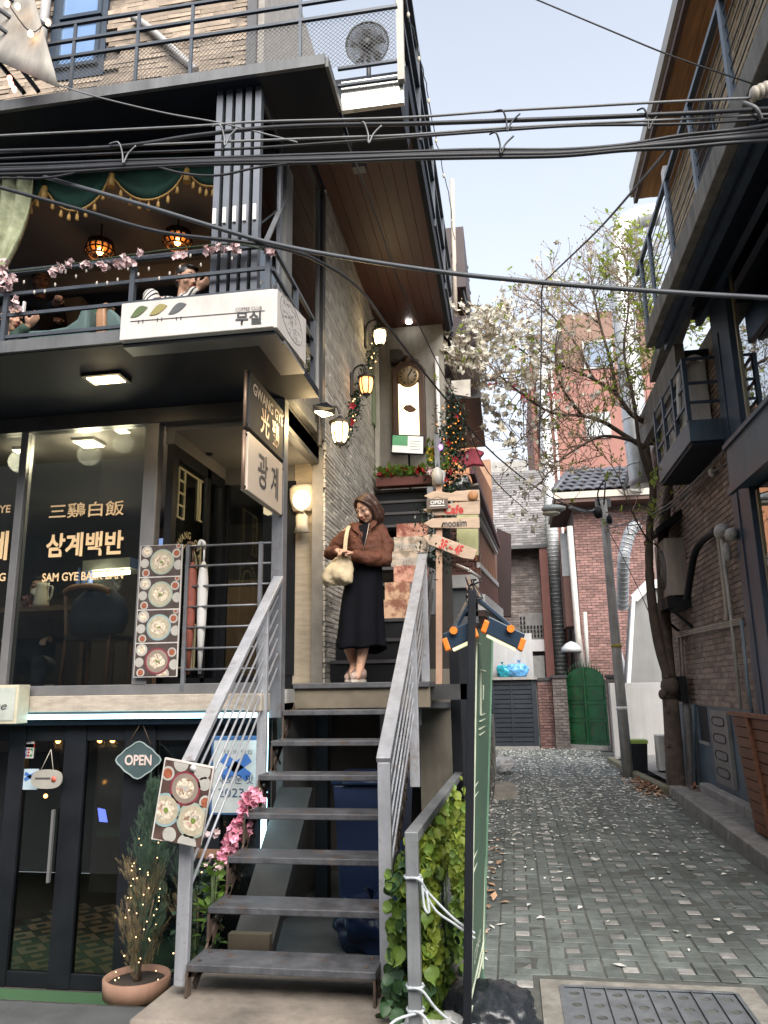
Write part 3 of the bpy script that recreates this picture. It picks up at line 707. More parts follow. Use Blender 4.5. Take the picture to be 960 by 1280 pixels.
for y, z0, z1 in ((6.62, 1.55, 2.75), (7.6, 2.3, 3.6), (8.6, 3.1, 4.5)): bx((-.76, y-.03, z0), (-.70, y+.03, z1), 'post', GREYST, ST2)
for k in range(5): MB().tube([(-.73, 6.62, 1.75+.19*k), (-.73, 8.6, 3.4+.19*k)], .009, 5).build('side_wire', FRAMED, ST2)
MB().beam((-.66, 6.55, 1.45), (-.66, 6.95, 1.45), .3, .05).build('bracket', GREYST, ST2)
bx((-.80, 6.32, 1.30), (-.74, 6.42, 2.45), 'side_plate', GREYST, ST2)

# ------------------------------------------------------------------ signs
WOODL = M('weathered_board', (.50, .37, .27), .75, 0, .22, 5, stretch=(1, 6, 6))
WOODP = M('pink_post', (.46, .29, .20), .7, 0, .2, 5)
DARKTXT = M('dark_lettering', (.06, .06, .062), .6, 0, .1, 4); REDTXT = M('red_lettering', (.52, .035, .03), .6, 0, .1, 4); WHTXT = M('white_lettering', (.75, .74, .70), .5, 0, .05, 4)
SG = thing('wooden_signpost', 'wooden arrow signpost reading Cafe, moosim, 3F and 4F beside the stair rail', 'signpost', (-.58, 6.25, .9))
SY = 6.22
pa, pb = at(549, 860, Y=SY+.05), at(549, 606, Y=SY+.05)
MB().beam(pa, pb, .05, .04).build('post', WOODP, SG)
def arrow(pts, yy, name='arrow_board'):
    return MB().prism([at(u, v, Y=yy) for u, v in pts], (0, .022, 0)).build(name, WOODL, SG, bev=.003)
z4 = lambda x, y: (520+x/9.6, 600+y/9.6)
a1 = arrow([z4(*p) for p in ((95,190),(170,150),(230,132),(310,140),(360,150),(430,155),(480,130),(560,128),(640,118),(758,116),(766,245),(640,250),(400,250),(290,235),(180,232))], SY)
a2 = arrow([z4(*p) for p in ((80,358),(180,318),(300,300),(470,272),(700,252),(766,252),(766,408),(560,415),(230,424))], SY-.006)
a3 = arrow([z4(*p) for p in ((90,520),(190,462),(300,455),(560,450),(760,447),(764,578),(560,580),(180,570))], SY)
a4 = arrow([z4(*p) for p in ((80,672),(170,652),(230,650),(740,840),(690,955),(560,935),(150,770))], SY)
def st(s, p0, p1, v0, h, mat, par, yy=SY, **k):
    A, B = at(*z4(p0, v0), Y=yy-.004), at(*z4(p1, v0), Y=yy-.004)
    return text(s, (A+B)/2, XU, ZU, h, mat, par, w=(B-A).length, **k)
st('Cafe', 335, 568, 352, .075, REDTXT, a2, SY-.006, bold=.03)
st('moosim', 315, 608, 520, .058, DARKTXT, a3, bold=.02)
A, B = at(*z4(290, 760), Y=SY-.004), at(*z4(555, 850), Y=SY-.004); d4 = (B-A).normalized()
text('3F ~ 4F', (A+B)/2, d4, d4.cross(-YU)*-1 if d4.cross(-YU).z < 0 else d4.cross(-YU), .085, REDTXT, a4, w=(B-A).length, bold=.03)
p = at(*z4(685, 190), Y=SY-.006); MB().lathe([(.038, 0), (.042, .01), (.03, .02)], p, -YU, 14).build('wooden_disc', M('disc_wood', (.42, .2, .08), .6), SG)
OP = thing('open_plaque', 'small brown OPEN plaque hung on the arrow boards of the signpost', 'plaque', at(545, 636, Y=SY-.05))
o0 = [at(*z4(*q), Y=SY-.045) for q in ((125,232),(382,218),(385,340),(130,355))]
pq = MB().prism(o0, (0, .02, 0)).build('board', M('brown_plaque', (.13, .095, .075), .6, 0, .2, 6), OP, bev=.003)
A, B = at(*z4(172, 272), Y=SY-.048), at(*z4(335, 262), Y=SY-.048); text('OPEN', (A+B)/2, B-A, ZU, .032, WHTXT, OP, w=(B-A).length, bold=.02)
A, B = at(*z4(165, 312), Y=SY-.048), at(*z4(345, 304), Y=SY-.048); MB().beam(A, B, .003, .008).build('underline', WHTXT, OP)
MB().tube([at(*z4(180, 232), Y=SY-.03), at(*z4(255, 200), Y=SY-.02), at(*z4(330, 224), Y=SY-.03)], .002, 4).build('cord', BROWNW, OP)
yb = MB().prism([at(571, 641, Y=6.6), at(598, 641, Y=6.6), at(598, 694, Y=6.6), at(571, 692, Y=6.6)], (0, .03, 0)).build('yellow_board', M('pale_yellow_board', (.42, .42, .22), .6, 0, .2, 6), None, 'blank pale yellow board fixed behind the arrow signpost', 'board')
# second small hanging sign
HS = thing('hanging_board', 'small slanting wooden board with red letters hanging below the signpost', 'sign', at(590, 720, Y=5.9))
h0 = [at(u, v, Y=y) for u, v, y in ((585, 721, 5.6), (597, 732, 6.0), (604, 757, 6.0), (588, 745, 5.6))]
MB().prism(h0, V((-.02, .01, 0))).build('board', M('pinkish_board', (.40, .29, .22), .8), HS)
c_ = sum(h0, V((0, 0, 0)))/4+V((.012, -.012, -.03)); text('Hof', c_, h0[1]-h0[0], ZU, .07, REDTXT, HS, w=.16, bold=.02)
MB().tube([at(571, 706, Y=6.2), at(585, 712, Y=5.8), at(600, 722, Y=5.9)], .012, 6).build('bracket', M('bracket_pale', (.45, .43, .40), .5), HS)
# terrace sign box 무실
SB = thing('cafe_sign_box', 'white box sign lettered 무실 wrapped round the terrace corner with printed leaves', 'sign', (-1.9, 4.28, 3.83))
SIGNW = M('sign_white', (.66, .61, .565), .55, 0, .06, 2, dirt=.15)
x0, x1, z0, z1, yf = -2.42, -1.375, 3.835, 4.10, 4.28
sbm = MB().box((x0, yf, z0), (x1, yf+.07, z1)).build('front_panel', SIGNW, SB, bev=.006)
ssd = MB().add([(x1-.005, yf+.012, z0), (x1-.005, 4.99, z0+.05), (x1-.005, 4.99, 4.235), (x1-.005, yf+.012, z1)] + [(x1+.02, yf+.012, z0), (x1+.02, 4.99, z0+.05), (x1+.02, 4.99, 4.235), (x1+.02, yf+.012, z1)],
     [(3,2,1,0),(4,5,6,7),(0,1,5,4),(1,2,6,5),(2,3,7,6),(3,0,4,7)]).build('side_panel', SIGNW, SB)
bx((x0, yf+.06, z0-.025), (x1-.003, yf+.2, z0-.003), 'bottom_trim', FRAME, SB); bx((x1-.16, yf+.2, z0-.025), (x1+.018, 4.98, z0-.003), 'bottom_trim', FRAME, SB)
zs = lambda x, y: at(140+x/3.692, 340+y/3.692, Y=yf-.003)
leafc = [M('leaf_green', (.10, .14, .05), .6), M('leaf_ochre', (.28, .24, .08), .6), M('leaf_slate', (.10, .105, .11), .6)]
for k, (l, c) in enumerate(zip(((85,210,165,163),(172,200,256,155),(260,195,344,148)), leafc)):
    xa, ya, xb, yb_ = l
    dxx, dyy = xb-xa, yb_-ya; top = [zs(xa+dxx*t, ya+dyy*t-26*math.sin(math.pi*t)) for t in [i/8 for i in range(9)]]; mid = [zs(xa+dxx*t, ya+dyy*t+14*math.sin(math.pi*t)) for t in [i/8 for i in range(9)]]
    MB().prism(top+mid[::-1][1:-1], (0, -.002, 0)).build('printed_leaf', c, SB)
    q = zs(xa+35, ya+12); 
    for d in (0, .03): MB().box((q.x+d, yf-.002, q.z-.025), (q.x+d+.008, yf-.0005, q.z)).build('printed_mark', DARKTXT, SB)
A, B = zs(85, 228), zs(705, 178); MB().beam(A, B, .002, .004).build('printed_line', DARKTXT, SB)
A, B = zs(570, 214), zs(690, 208); text('무실', (A+B)/2, B-A, ZU, .095, DARKTXT, SB, w=(B-A).length, bold=.025)
A, B = zs(570, 174), zs(692, 166); text('COFFEE CLUB', (A+B)/2, B-A, ZU, .026, DARKTXT, SB, w=(B-A).length)
ink = M('ink_grey', (.25, .25, .25), .6); b = MB(); cx_, cz_ = 4.62, 4.02
X_ = x1+.0205
for k in range(28):
    a0, a1 = 2*math.pi*k/28, 2*math.pi*(k+1)/28
    b.beam((X_, cx_+.27*math.cos(a0), cz_+.125*math.sin(a0)+.02), (X_, cx_+.27*math.cos(a1), cz_+.125*math.sin(a1)+.02), .003, .006)
for k in range(90):
    a = rr(0, 6.28); r = rr(0, .95)**.6; y, z = cx_+.25*r*math.cos(a), cz_+.02+.112*r*math.sin(a)-.01; a2 = rr(0, 3.14); l = rr(.015, .045)
    b.beam((X_, y, z), (X_, min(y+l*math.cos(a2), 4.88), z+l*.5*math.sin(a2)), .002, .0035)
b.build('round_drawing', ink, SB, kind='stuff')
# projecting signs
def plate(name, label, y0, y1, z0, z1, m, group=None):
    t = thing(name, label, 'sign', (-1.66, (y0+y1)/2, z0))
    bx((-1.685, y0, z0), (-1.64, y1, z1), 'panel', m, t, bev=.004)
    for z in (z0+.02, z1-.02): MB().tube([(-1.662, y0-.03, z), (-1.662, y1+.06, z)], .014, 8).build('bracket_arm', BLACK, t)
    MB().tube([(-1.662, y0-.025, z0), (-1.662, y0-.025, z1)], .012, 8).build('edge_rod', M('copper_edge', (.3, .2, .14), .5, .5), t)
    return t
P1 = plate('projecting_sign', 'black projecting sign lettered GWANG GYE above the cream one', 4.62, 5.40, 3.30, 3.70, M('sign_black', (.035, .033, .033), .8, 0, .2, 4))
P2 = plate('projecting_sign', 'cream projecting sign lettered 광계 below the black one', 4.62, 5.40, 2.87, 3.27, M('sign_cream', (.56, .46, .36), .5, 0, .06, 3))
XS = -1.638
text('GWANG GYE', (XS, 5.03, 3.605), YU, ZU, .085, M('cream_letters', (.75, .62, .48), .5), P1, w=.70, bold=.02)
text('光', (XS, 4.95, 3.445), YU, ZU, .20, M('copper_letters', (.72, .45, .28), .5), P1, w=.20, bold=.02); text('鷄', (XS, 5.20, 3.445), YU, ZU, .20, M('copper_letters'), P1, w=.18, bold=.02)
text('광', (XS, 4.93, 3.08), YU, ZU, .25, DARKTXT, P2, w=.21, bold=.01); text('계', (XS, 5.20, 3.075), YU, ZU, .25, DARKTXT, P2, w=.17, bold=.01)
# food posters: flat print
FOOD = M('food_print', (.50, .36, .26), .5, 0, .55, 60, col2=(.62, .54, .42)); GRN = M('scallion_print', (.16, .22, .05), .5, 0, .4, 90)
SLC = [M('slice_cream', (.62, .55, .42), .5, 0, .2, 60), M('slice_pink', (.50, .31, .24), .5, 0, .25, 60), M('slice_brown', (.26, .17, .11), .5, 0, .3, 60), M('slice_grey', (.38, .35, .30), .5, 0, .25, 60)]
def bowl(par, O, U, W, N, r, rim, soup, k=0, food=FOOD):
    O = O+N*.0008*k
    def disc(rad, mm, h, sq=1, off=(0, 0), nm='printed_bowl'):
        c = O+U*off[0]+W*off[1]+N*h; n = 22
        MB().prism([c+U*rad*math.cos(a)+W*rad*sq*math.sin(a) for a in [2*math.pi*i/n for i in range(n)]], N*.0006).build(nm, mm, par)
    disc(r, rim, 0); disc(r*.86, soup, .0009); 
    n = 14; c = O+N*.0018; MB().prism([c+U*r*(.62+rr(-.1, .08))*math.cos(a)+W*r*(.52+rr(-.1, .08))*math.sin(a) for a in [2*math.pi*i/n for i in range(n)]], N*.0006).build('printed_food', food, par)
    for q in range(9):
        a, rd, t_ = rr(0, 6.28), r*rr(.05, .42), rr(0, 3.14); c = O+U*rd*math.cos(a)+W*rd*math.sin(a)+N*(.0022+.00006*q); d1 = U*math.cos(t_)+W*math.sin(t_); d2 = W*math.cos(t_)-U*math.sin(t_); l_, w_ = r*rr(.10, .24), r*rr(.03, .08)
        MB().prism([c-d1*l_, c-d1*l_*.4+d2*w_, c+d1*l_*.5+d2*w_*.8, c+d1*l_, c+d1*l_*.3-d2*w_, c-d1*l_*.5-d2*w_*.9], N*.0003).build('printed_slice', SLC[RN.randrange(4)], par)
    c = O+N*.0032; n = 6; MB().prism([c+U*r*(.18+rr(-.08, .06))*math.cos(a)+W*r*(.15+rr(-.1, .06))*math.sin(a) for a in [2*math.pi*i/n for i in range(n)]], N*.0005).build('printed_garnish', GRN, par)
CEL = M('celadon_print', (.30, .36, .29), .5, 0, .12, 20); CELB = M('blue_bowl_print', (.26, .36, .37), .5, 0, .12, 20); PLUM = M('plum_bowl_print', (.20, .035, .05), .5, 0, .2, 20); DISH = M('dish_print', (.42, .40, .36), .5, 0, .12, 20); SOUP = M('soup_print', (.42, .37, .27), .5, 0, .2, 30); KIM = M('kimchi_print', (.30, .09, .045), .5, 0, .5, 80)
MP = thing('menu_poster', 'tall photo poster of four soup bowls hung on the restaurant front rail', 'poster', (-2.58, 5.42, 1.7))
pz0, pz1, px0, px1 = 1.70, 2.69, -2.765, -2.425
bx((px0, 5.415, pz0), (px1, 5.43, pz1), 'backing', M('poster_white', (.62, .58, .54), .5), MP)
rowh = (pz1-pz0)/4
for i, rim in enumerate((CEL, CEL, CELB, PLUM)):
    zc = pz1-rowh*(i+.5); pb_ = bx((px0+.006, 5.413, zc-rowh/2+.006), (px1-.006, 5.4148, zc+rowh/2-.003), 'photo', M('dark_table_print', (.07, .05, .045), .5, 0, .3, 12), MP)
    N_ = -YU; O_ = V((0, 5.4128, 0))
    for (dx, dz, r, fm) in ((-.115, .075, .045, FOOD), (-.13, -.015, .035, DISH), (.125, .055, .035, KIM), (.145, -.035, .038, DISH), (-.115, -.09, .032, KIM), (.06, -.105, .05, FOOD) if i == 3 else (.14, .11, .02, KIM)):
        cxx, czz = (px0+px1)/2+dx, zc+dz
        n = 16; MB().prism([V((max(px0+.007, min(px1-.007, cxx+r*math.cos(a))), 5.4128, max(zc-rowh/2+.007, min(zc+rowh/2-.004, czz+r*math.sin(a))))) for a in [2*math.pi*q/n for q in range(n)]], N_*.0005).build('printed_dish', DISH, MP)
        n = 10; MB().prism([V((max(px0+.008, min(px1-.008, cxx+r*.68*math.cos(a))), 5.4122, max(zc-rowh/2+.008, min(zc+rowh/2-.005, czz+r*.68*math.sin(a))))) for a in [2*math.pi*q/n for q in range(n)]], N_*.0005).build('printed_food', fm, MP)
    bowl(MP, V(((px0+px1)/2+.012, 5.4114, zc-.008)), XU, ZU, -YU, .098, rim, SOUP if i < 3 else M('plum_soup', (.25, .2, .16), .5))
# tilted menu board on the stair rail
MB2 = thing('menu_board', 'white edged tilted photo board of three soup bowls tied to the left stair rail', 'menu board', (-1.6, 3.78, .88))
c4 = [at(206, 947, Y=3.84), at(268, 959, Y=3.84), at(250, 1057, Y=3.84), at(189, 1049, Y=3.84)]
MB().prism(c4, (0, .02, 0)).build('backing', M('poster_white'), MB2)
Ux = (c4[1]-c4[0]).normalized(); Wz = (c4[0]-c4[3]).normalized(); wd_, ht_ = (c4[1]-c4[0]).length, (c4[0]-c4[3]).length
def mp(a, b_): return c4[3]+Ux*wd_*a+Wz*ht_*b_+V((0, -.001, 0))
MB().prism([mp(.03, .02), mp(.97, .02), mp(.97, .98), mp(.03, .98)], (0, -.001, 0)).build('photo', M('board_print', (.085, .05, .04), .5, 0, .5, 14), MB2)
def clipdisc(a, b_, r, mm, h, nm):
    n = 24; pts = []
    for q in range(n):
        t = 2*math.pi*q/n; pts.append(mp(max(.035, min(.965, a+r/wd_*math.cos(t))), max(.025, min(.975, b_+r/ht_*math.sin(t))))+V((0, -h, 0)))
    MB().prism(pts, (0, -.0005, 0)).build(nm, mm, MB2)
for a, b_, r, rim, sp_ in ((.50, .68, .083, PLUM, M('plum_soup')), (.18, .38, .080, CELB, SOUP), (.74, .32, .084, CEL, SOUP)):
    clipdisc(a, b_, r, rim, .002, 'printed_bowl'); clipdisc(a, b_, r*.86, sp_, .0028, 'printed_soup')
    clipdisc(a, b_, r*.58, FOOD, .0036, 'printed_food')
    for q in range(16):
        aa, rd, t_ = rr(0, 6.28), r*rr(.05, .55), rr(0, 3.14); ca, cb = max(.1, min(.9, a+rd/wd_*math.cos(aa))), max(.08, min(.92, b_+rd/ht_*math.sin(aa))); c = mp(ca, cb)+V((0, -.0042-.00005*q, 0)); d1 = Ux*math.cos(t_)+Wz*math.sin(t_); d2 = Wz*math.cos(t_)-Ux*math.sin(t_); l_, w_ = r*rr(.10, .28), r*rr(.03, .09)
        MB().prism([c-d1*l_, c-d1*l_*.4+d2*w_, c+d1*l_*.5+d2*w_*.8, c+d1*l_, c+d1*l_*.3-d2*w_, c-d1*l_*.5-d2*w_*.9], (0, -.0003, 0)).build('printed_slice', SLC[RN.randrange(4)], MB2)
    clipdisc(a+.02, b_, r*.16, GRN if rim is not PLUM else DISH, .0056, 'printed_garnish')
for a, b_, r, mm in ((.12, .82, .035, KIM), (.86, .78, .033, DISH), (.94, .56, .034, KIM), (.34, .10, .036, DISH), (.78, .93, .045, DISH), (.35, .97, .04, DISH), (.7, .03, .05, DISH)):
    clipdisc(a, b_, r, DISH, .002, 'printed_dish'); clipdisc(a, b_, r*.7, mm, .0028, 'printed_food')
p = mp(.6, .94); MB().lathe([(.016, 0), (.016, .004)], p+V((0, -.005, 0)), -YU, 12).build('clip', WHITE, MB2)
# framed notice with blue cross in the basement window
NB = thing('framed_notice', 'blue framed notice with a blue cross mark and 2023 behind the stair rods', 'notice', (-2.08, 5.5, .62))
n4 = [at(u, v, Y=5.52) for u, v in ((266, 920), (329, 920), (322, 1016), (268, 1018))]
nx0, nx1, nz0, nz1 = n4[0].x, n4[1].x, n4[3].z, n4[0].z
bx((nx0, 5.50, nz0), (nx1, 5.545, nz1), 'frame', M('blue_edge', (.05, .12, .26), .4), NB, bev=.005); bx((nx0+.02, 5.496, nz0+.015), (nx1-.012, 5.4995, nz1-.03), 'paper', M('pale_paper', (.50, .53, .52), .5), NB)
BLUE = M('blue_print', (.05, .15, .42), .5); cxx, czz = (nx0+nx1)/2, nz0+(nz1-nz0)*.60
for a in (.6, -.6, ): MB().beam((cxx-.12*math.cos(a), 5.494, czz-.12*math.sin(a)), (cxx+.12*math.cos(a), 5.494, czz+.12*math.sin(a)), .002, .07).build('cross_mark', BLUE, NB)
text('블루리본서베이', (cxx, 5.494, nz1-.12), XU, ZU, .035, M('dark_print', (.12, .14, .18), .5), NB, w=.26) if False else None
text('서울의 맛집', (cxx, 5.4945, nz1-.11), XU, ZU, .03, M('dark_print', (.12, .14, .18), .5), NB, w=.24)
text('새로운 맛', (cxx, 5.4945, nz0+.24), XU, ZU, .06, M('navy_print', (.04, .07, .15), .5), NB, w=.27); text('2023', (cxx-.03, 5.4945, nz0+.15), XU, ZU, .06, M('navy_print'), NB, w=.19)
# hanging OPEN shield, oval plate, stickers, cream sign
OS = thing('open_shield', 'scalloped grey green OPEN shield hung by strings on the basement front', 'sign', at(172, 968, Y=5.5))
c = at(173, 950, Y=5.5); b = MB(); pts = []
for i in range(32):
    t = 2*math.pi*i/32; r = 1+.10*math.cos(4*t)+.04*math.cos(8*t); pts.append(c+V((.155*r*math.cos(t), 0, .115*r*math.sin(t))))
b.prism(pts, (0, .015, 0)).build('shield', M('slate_green', (.055, .085, .09), .6), OS, bev=.003)
b = MB()
for i in range(32): b.beam(pts[i]+V((0, -.002, 0)), pts[(i+1) % 32]+V((0, -.002, 0)), .006, .008)
b.build('border', M('shield_border', (.30, .36, .35), .6), OS)
text('OPEN', c+V((0, -.003, 0)), XU, ZU, .075, M('open_letters', (.62, .50, .45), .5), OS, w=.21, bold=.03)
for dx in (-.09, .09): MB().tube([c+V((dx, 0, .11)), c+V((0, .02, .27))], .003, 4).build('string', BROWNW, OS)
OV = thing('oval_plate', 'small oval beige plate hung by cords on the glass door', 'plate', at(58, 985, Y=5.5))
c = at(58, 974, Y=5.5); MB().prism([c+V((.125*math.copysign(abs(math.cos(t))**.7, math.cos(t)), 0, .068*math.copysign(abs(math.sin(t))**.8, math.sin(t)))) for t in [2*math.pi*i/28 for i in range(28)]], (0, .012, 0)).build('plate', M('beige_plate', (.33, .31, .27), .6), OV)
MB().box((c.x-.09, 5.497, c.z), (c.x+.03, 5.4995, c.z+.012)).build('printed_line', DARKTXT, OV); MB().lathe([(.022, 0), (.022, .002)], c+V((.06, -.001, 0)), -YU, 10).build('printed_dot', M('coral', (.55, .12, .08), .5), OV)
for dx in (-.05, .05): MB().tube([c+V((dx, 0, .065)), c+V((0, .03, .21))], .003, 4).build('cord', M('pale_cord', (.4, .36, .3), .7), OV)
def sticker(u, v, wd_, ht_, m, name, label, parts=()):
    c = at(u, v, Y=5.595); t = thing(name, label, 'sticker', c)
    bx((c.x-wd_/2, 5.590, c.z-ht_/2), (c.x+wd_/2, 5.596, c.z+ht_/2), 'paper', m, t)
    return t, c
PW = M('sticker_white', (.62, .60, .58), .5)
t, c = sticker(37, 926, .085, .09, PW, 'card_sticker', 'white card sticker with small dark mark at the top of the door glass')
text('BC', c+V((0, -.007, 0)), XU, ZU, .028, DARKTXT, t, w=.045, bold=.03)
t, c = sticker(37, 932, .085, .028, M('sticker_red', (.5, .03, .03), .5), 'card_sticker', 'narrow red card sticker between two white ones'); 
c2_ = at(37, 931, Y=5.595)
t, c = sticker(36, 940.5, .085, .085, PW, 'card_sticker', 'white card sticker with blue red and green bars below the red one')
for dx, mm in ((-.025, BLUE), (0, M('sticker_red')), (.025, M('sticker_green', (.05, .25, .06), .5))): MB().box((c.x+dx-.01, 5.5885, c.z-.03), (c.x+dx+.01, 5.5899, c.z+.03)).build('printed_bar', mm, t)
for (dx, ch) in ((-.025, 'J'), (0, 'C'), (.025, 'B')): text(ch, c+V((dx, -.0072, 0)), XU, ZU, .03, WHTXT, t, bold=.02)
t, c = sticker(38, 974, .13, .15, M('pale_blue_sticker', (.45, .55, .62), .5), 'blue_cross_sticker', 'pale blue square sticker with a blue cross left of the oval plate')
for a in (.5, -.5): MB().beam(c+V((-.05*math.cos(a), -.007, .02-.05*math.sin(a))), c+V((.05*math.cos(a), -.007, .02+.05*math.sin(a))), .002, .025).build('cross_mark', BLUE, t)
CS = thing('cream_sign', 'cream lightbox sign cut by the left edge above the basement door', 'sign', at(0, 900, Y=5.3))
q = at(24, 880, Y=5.3); bx((-4.6, 5.28, 1.38), (q.x, 5.42, 1.66), 'box', M('cream_frame', (.50, .46, .34), .5), CS, bev=.005); bx((-4.58, 5.275, 1.405), (q.x-.022, 5.279, 1.64), 'face', M('cream_face', (.42, .45, .40), .5), CS)
A = at(-8, 884, Y=5.273); text('olive', A, V((1, 0, .12)), ZU, .055, DARKTXT, CS, w=.22, skew=.3)
# lit clock sign, menu lectern
CK = thing('clock_sign', 'tall arched clock case with lit cream panel lettered 무실 at the stair head', 'clock', (-1.18, 9.68, 4.7))
WALN = M('walnut_case', (.055, .025, .014), .45, 0, .3, 6)
cw0, cw1 = -1.40, -.96; cz0, cz1 = 4.68, 5.95; cxm = (cw0+cw1)/2
arch = [V((cw0, 9.62, cz0)), V((cw1, 9.62, cz0)), V((cw1, 9.62, 5.72))]+[V((cxm+.245*math.cos(a), 9.62, 5.74+.20*math.sin(a))) for a in [math.pi*i/10 for i in range(1, 10)]]+[V((cw0, 9.62, 5.72))]
MB().prism(arch, (0, .12, 0)).build('case', WALN, CK, bev=.01)
for (dx, r, dz) in ((0, .07, .25), (-.10, .05, .20), (.10, .05, .20)): MB().ell((cxm+dx, 9.64, 5.72+dz), (r, .04, r), 10, 6).build('carving', WALN, CK)
LIT = M('lit_cream', (.9, .75, .5), .5, 0, .0, 1, emit=(1, .80, .50), es=1.0)
bx((cxm-.135, 9.605, cz0+.06), (cxm+.135, 9.62, 5.60), 'lit_panel', LIT, CK)
MB().lathe([(.150, 0), (.150, .03), (.13, .035)], (cxm+.005, 9.62, 5.69), -YU, 28).build('clock_rim', M('brass', (.30, .21, .10), .35, .8), CK)
fc = MB().lathe([(.125, 0), (.125, .005)], (cxm+.005, 9.582, 5.69), -YU, 28).build('clock_face', M('clock_face', (.26, .20, .12), .5), CK)
for i in range(12):
    a = math.pi*i/6; MB().beam((cxm+.005+.09*math.sin(a), 9.573, 5.69+.09*math.cos(a)), (cxm+.005+.115*math.sin(a), 9.573, 5.69+.115*math.cos(a)), .004, .016).build('hour_mark', BLACK, fc)
for a, l in ((.55, .10), (3.1, .075)): MB().beam((cxm+.005, 9.568, 5.69), (cxm+.005+l*math.sin(a), 9.568, 5.69+l*math.cos(a)), .006, .014).build('clock_hand', BLACK, fc)
DKP = M('dark_brown_print', (.10, .04, .02), .6)
MB().prism([V((cxm+.01+x, 9.604, 5.22+z)) for x, z in ((-.09, .03), (-.05, .07), (.02, .07), (.10, 0), (.06, -.035), (0, -.04), (-.05, -.01))], (0, -.002, 0)).build('printed_leaf', DKP, CK)
bx((cxm-.004, 9.602, 4.90), (cxm+.004, 9.604, 5.14), 'printed_line', DKP, CK); text('무실', (cxm, 9.603, 4.815), XU, ZU, .085, DKP, CK, w=.24, bold=.03); text('COFFEE CLUB', (cxm, 9.603, 4.885), XU, ZU, .022, M('pale_brown_print', (.35, .2, .1), .6), CK, w=.24)
b = MB()
for i in range(9): b.ell((cxm-.16+.04*i, 9.59, cz0+.06+.02*math.sin(i*2.2)), (.03, .02, .035), 8, 5)
b.build('carved_foot', WALN, CK)
LC = thing('menu_lectern', 'black framed lectern holding a green and white menu below the clock', 'lectern', (-1.16, 9.3, 4.04))
m4 = [at(491, 544, Y=9.25), at(529, 546, Y=9.25), at(527, 566, Y=9.15), at(490, 565, Y=9.15)]
MB().prism([m4[0]+V((-.02, .01, .02)), m4[1]+V((.02, .01, .02)), m4[2]+V((.02, .01, -.02)), m4[3]+V((-.02, .01, -.02))], (0, .03, 0)).build('frame', BLACK, LC)
L2 = lambda a, b_: m4[0]+(m4[1]-m4[0])*a+(m4[3]-m4[0])*b_+V((0, -.003, 0))
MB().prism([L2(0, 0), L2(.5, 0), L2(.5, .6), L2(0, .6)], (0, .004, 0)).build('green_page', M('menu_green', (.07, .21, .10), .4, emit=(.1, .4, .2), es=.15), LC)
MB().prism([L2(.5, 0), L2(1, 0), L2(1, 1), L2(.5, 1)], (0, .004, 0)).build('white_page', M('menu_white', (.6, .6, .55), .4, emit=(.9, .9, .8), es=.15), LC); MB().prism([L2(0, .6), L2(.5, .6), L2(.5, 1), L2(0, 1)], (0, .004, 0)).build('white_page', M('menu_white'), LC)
for r_ in range(4): MB().beam(L2(.58, .3+.16*r_)+V((0, -.002, 0)), L2(.92, .3+.16*r_)+V((0, -.002, 0)), .002, .006).build('printed_line', FRAME, LC)
MB().tube([(m4[0]+m4[1])/2+V((0, .05, -.1)), V((-1.15, 9.35, 4.04))], .015, 6).build('stem', BLACK, LC)
# banner stand with two solar lamps
BN = thing('banner_stand', 'tall narrow green banner with a white cup and COFFEE in a black frame', 'banner', (-.26, 4.0, 0))
BG = M('banner_green', (.075, .135, .09), .45, 0, .15, 2)
bA, bB, bC, bD = V((-.268, 3.62, .05)), V((-.236, 4.56, .05)), V((-.098, 4.56, 1.93)), V((-.162, 3.62, 1.88))
nB = (bB-bA).cross(bD-bA).normalized()
MB().prism([bA, bB, bC, bD], -nB*.012).build('sheet', BG, BN)
MB().beam(bA+V((0, -.02, -.05)), bD+V((0, -.02, .16)), .036, .036, up=YU).build('frame_post', BLACK, BN, bev=.004); MB().beam(bB, bC, .018, .02, up=YU).build('frame_post', M('banner_edge', (.13, .24, .17), .4), BN); MB().beam(bD, bC, .02).build('frame_bar', BLACK, BN); MB().beam(bA, bB, .02).build('frame_bar', BLACK, BN)
Ub = (bB-bA).normalized(); Wb = (bD-bA).normalized(); bw_, bh_ = (bB-bA).length, (bD-bA).length
nf = -nB if nB.x < 0 else nB
def bp(a, b_): return bA+Ub*bw_*a+Wb*bh_*b_+nf*.004
BLINE = M('banner_line', (.62, .66, .52), .5)
b = MB()
for i, j in ((.10, .985), (.985, .985)): pass
for a0, a1 in (((.12, .05), (.12, .96)), ((.94, .05), (.94, .96)), ((.12, .96), (.94, .96)), ((.12, .60), (.94, .60)), ((.12, .575), (.94, .575)), ((.12, .43), (.94, .43)), ((.12, .40), (.94, .40)), ((.12, .12), (.94, .12)), ((.12, .09), (.94, .09))): b.beam(bp(*a0), bp(*a1), .003, .012, up=nf)
b.build('printed_border', BLINE, BN)
b = MB()
for a0, a1 in (((.30, .89), (.78, .89)), ((.32, .89), (.36, .77)), ((.76, .89), (.68, .77)), ((.36, .77), (.68, .77)), ((.78, .87), (.9, .86)), ((.9, .86), (.84, .79)), ((.84, .79), (.72, .80)), ((.30, .735), (.8, .735)), ((.33, .755), (.70, .755)), ((.32, .72), (.75, .72)), ((.5, .85), (.5, .81))): b.beam(bp(*a0), bp(*a1), .004, .03, up=nf)
b.build('printed_cup', BLINE, BN)
text('COFFEE', bp(.53, .655), Ub, Wb, .15, BLINE, BN, w=.74, bold=.05); text('커피', bp(.52, .51), Ub, Wb, .20, BLINE, BN, w=.6, bold=.04); text('cake', bp(.5, .185), Ub, Wb, .09, BLINE, BN, w=.4)
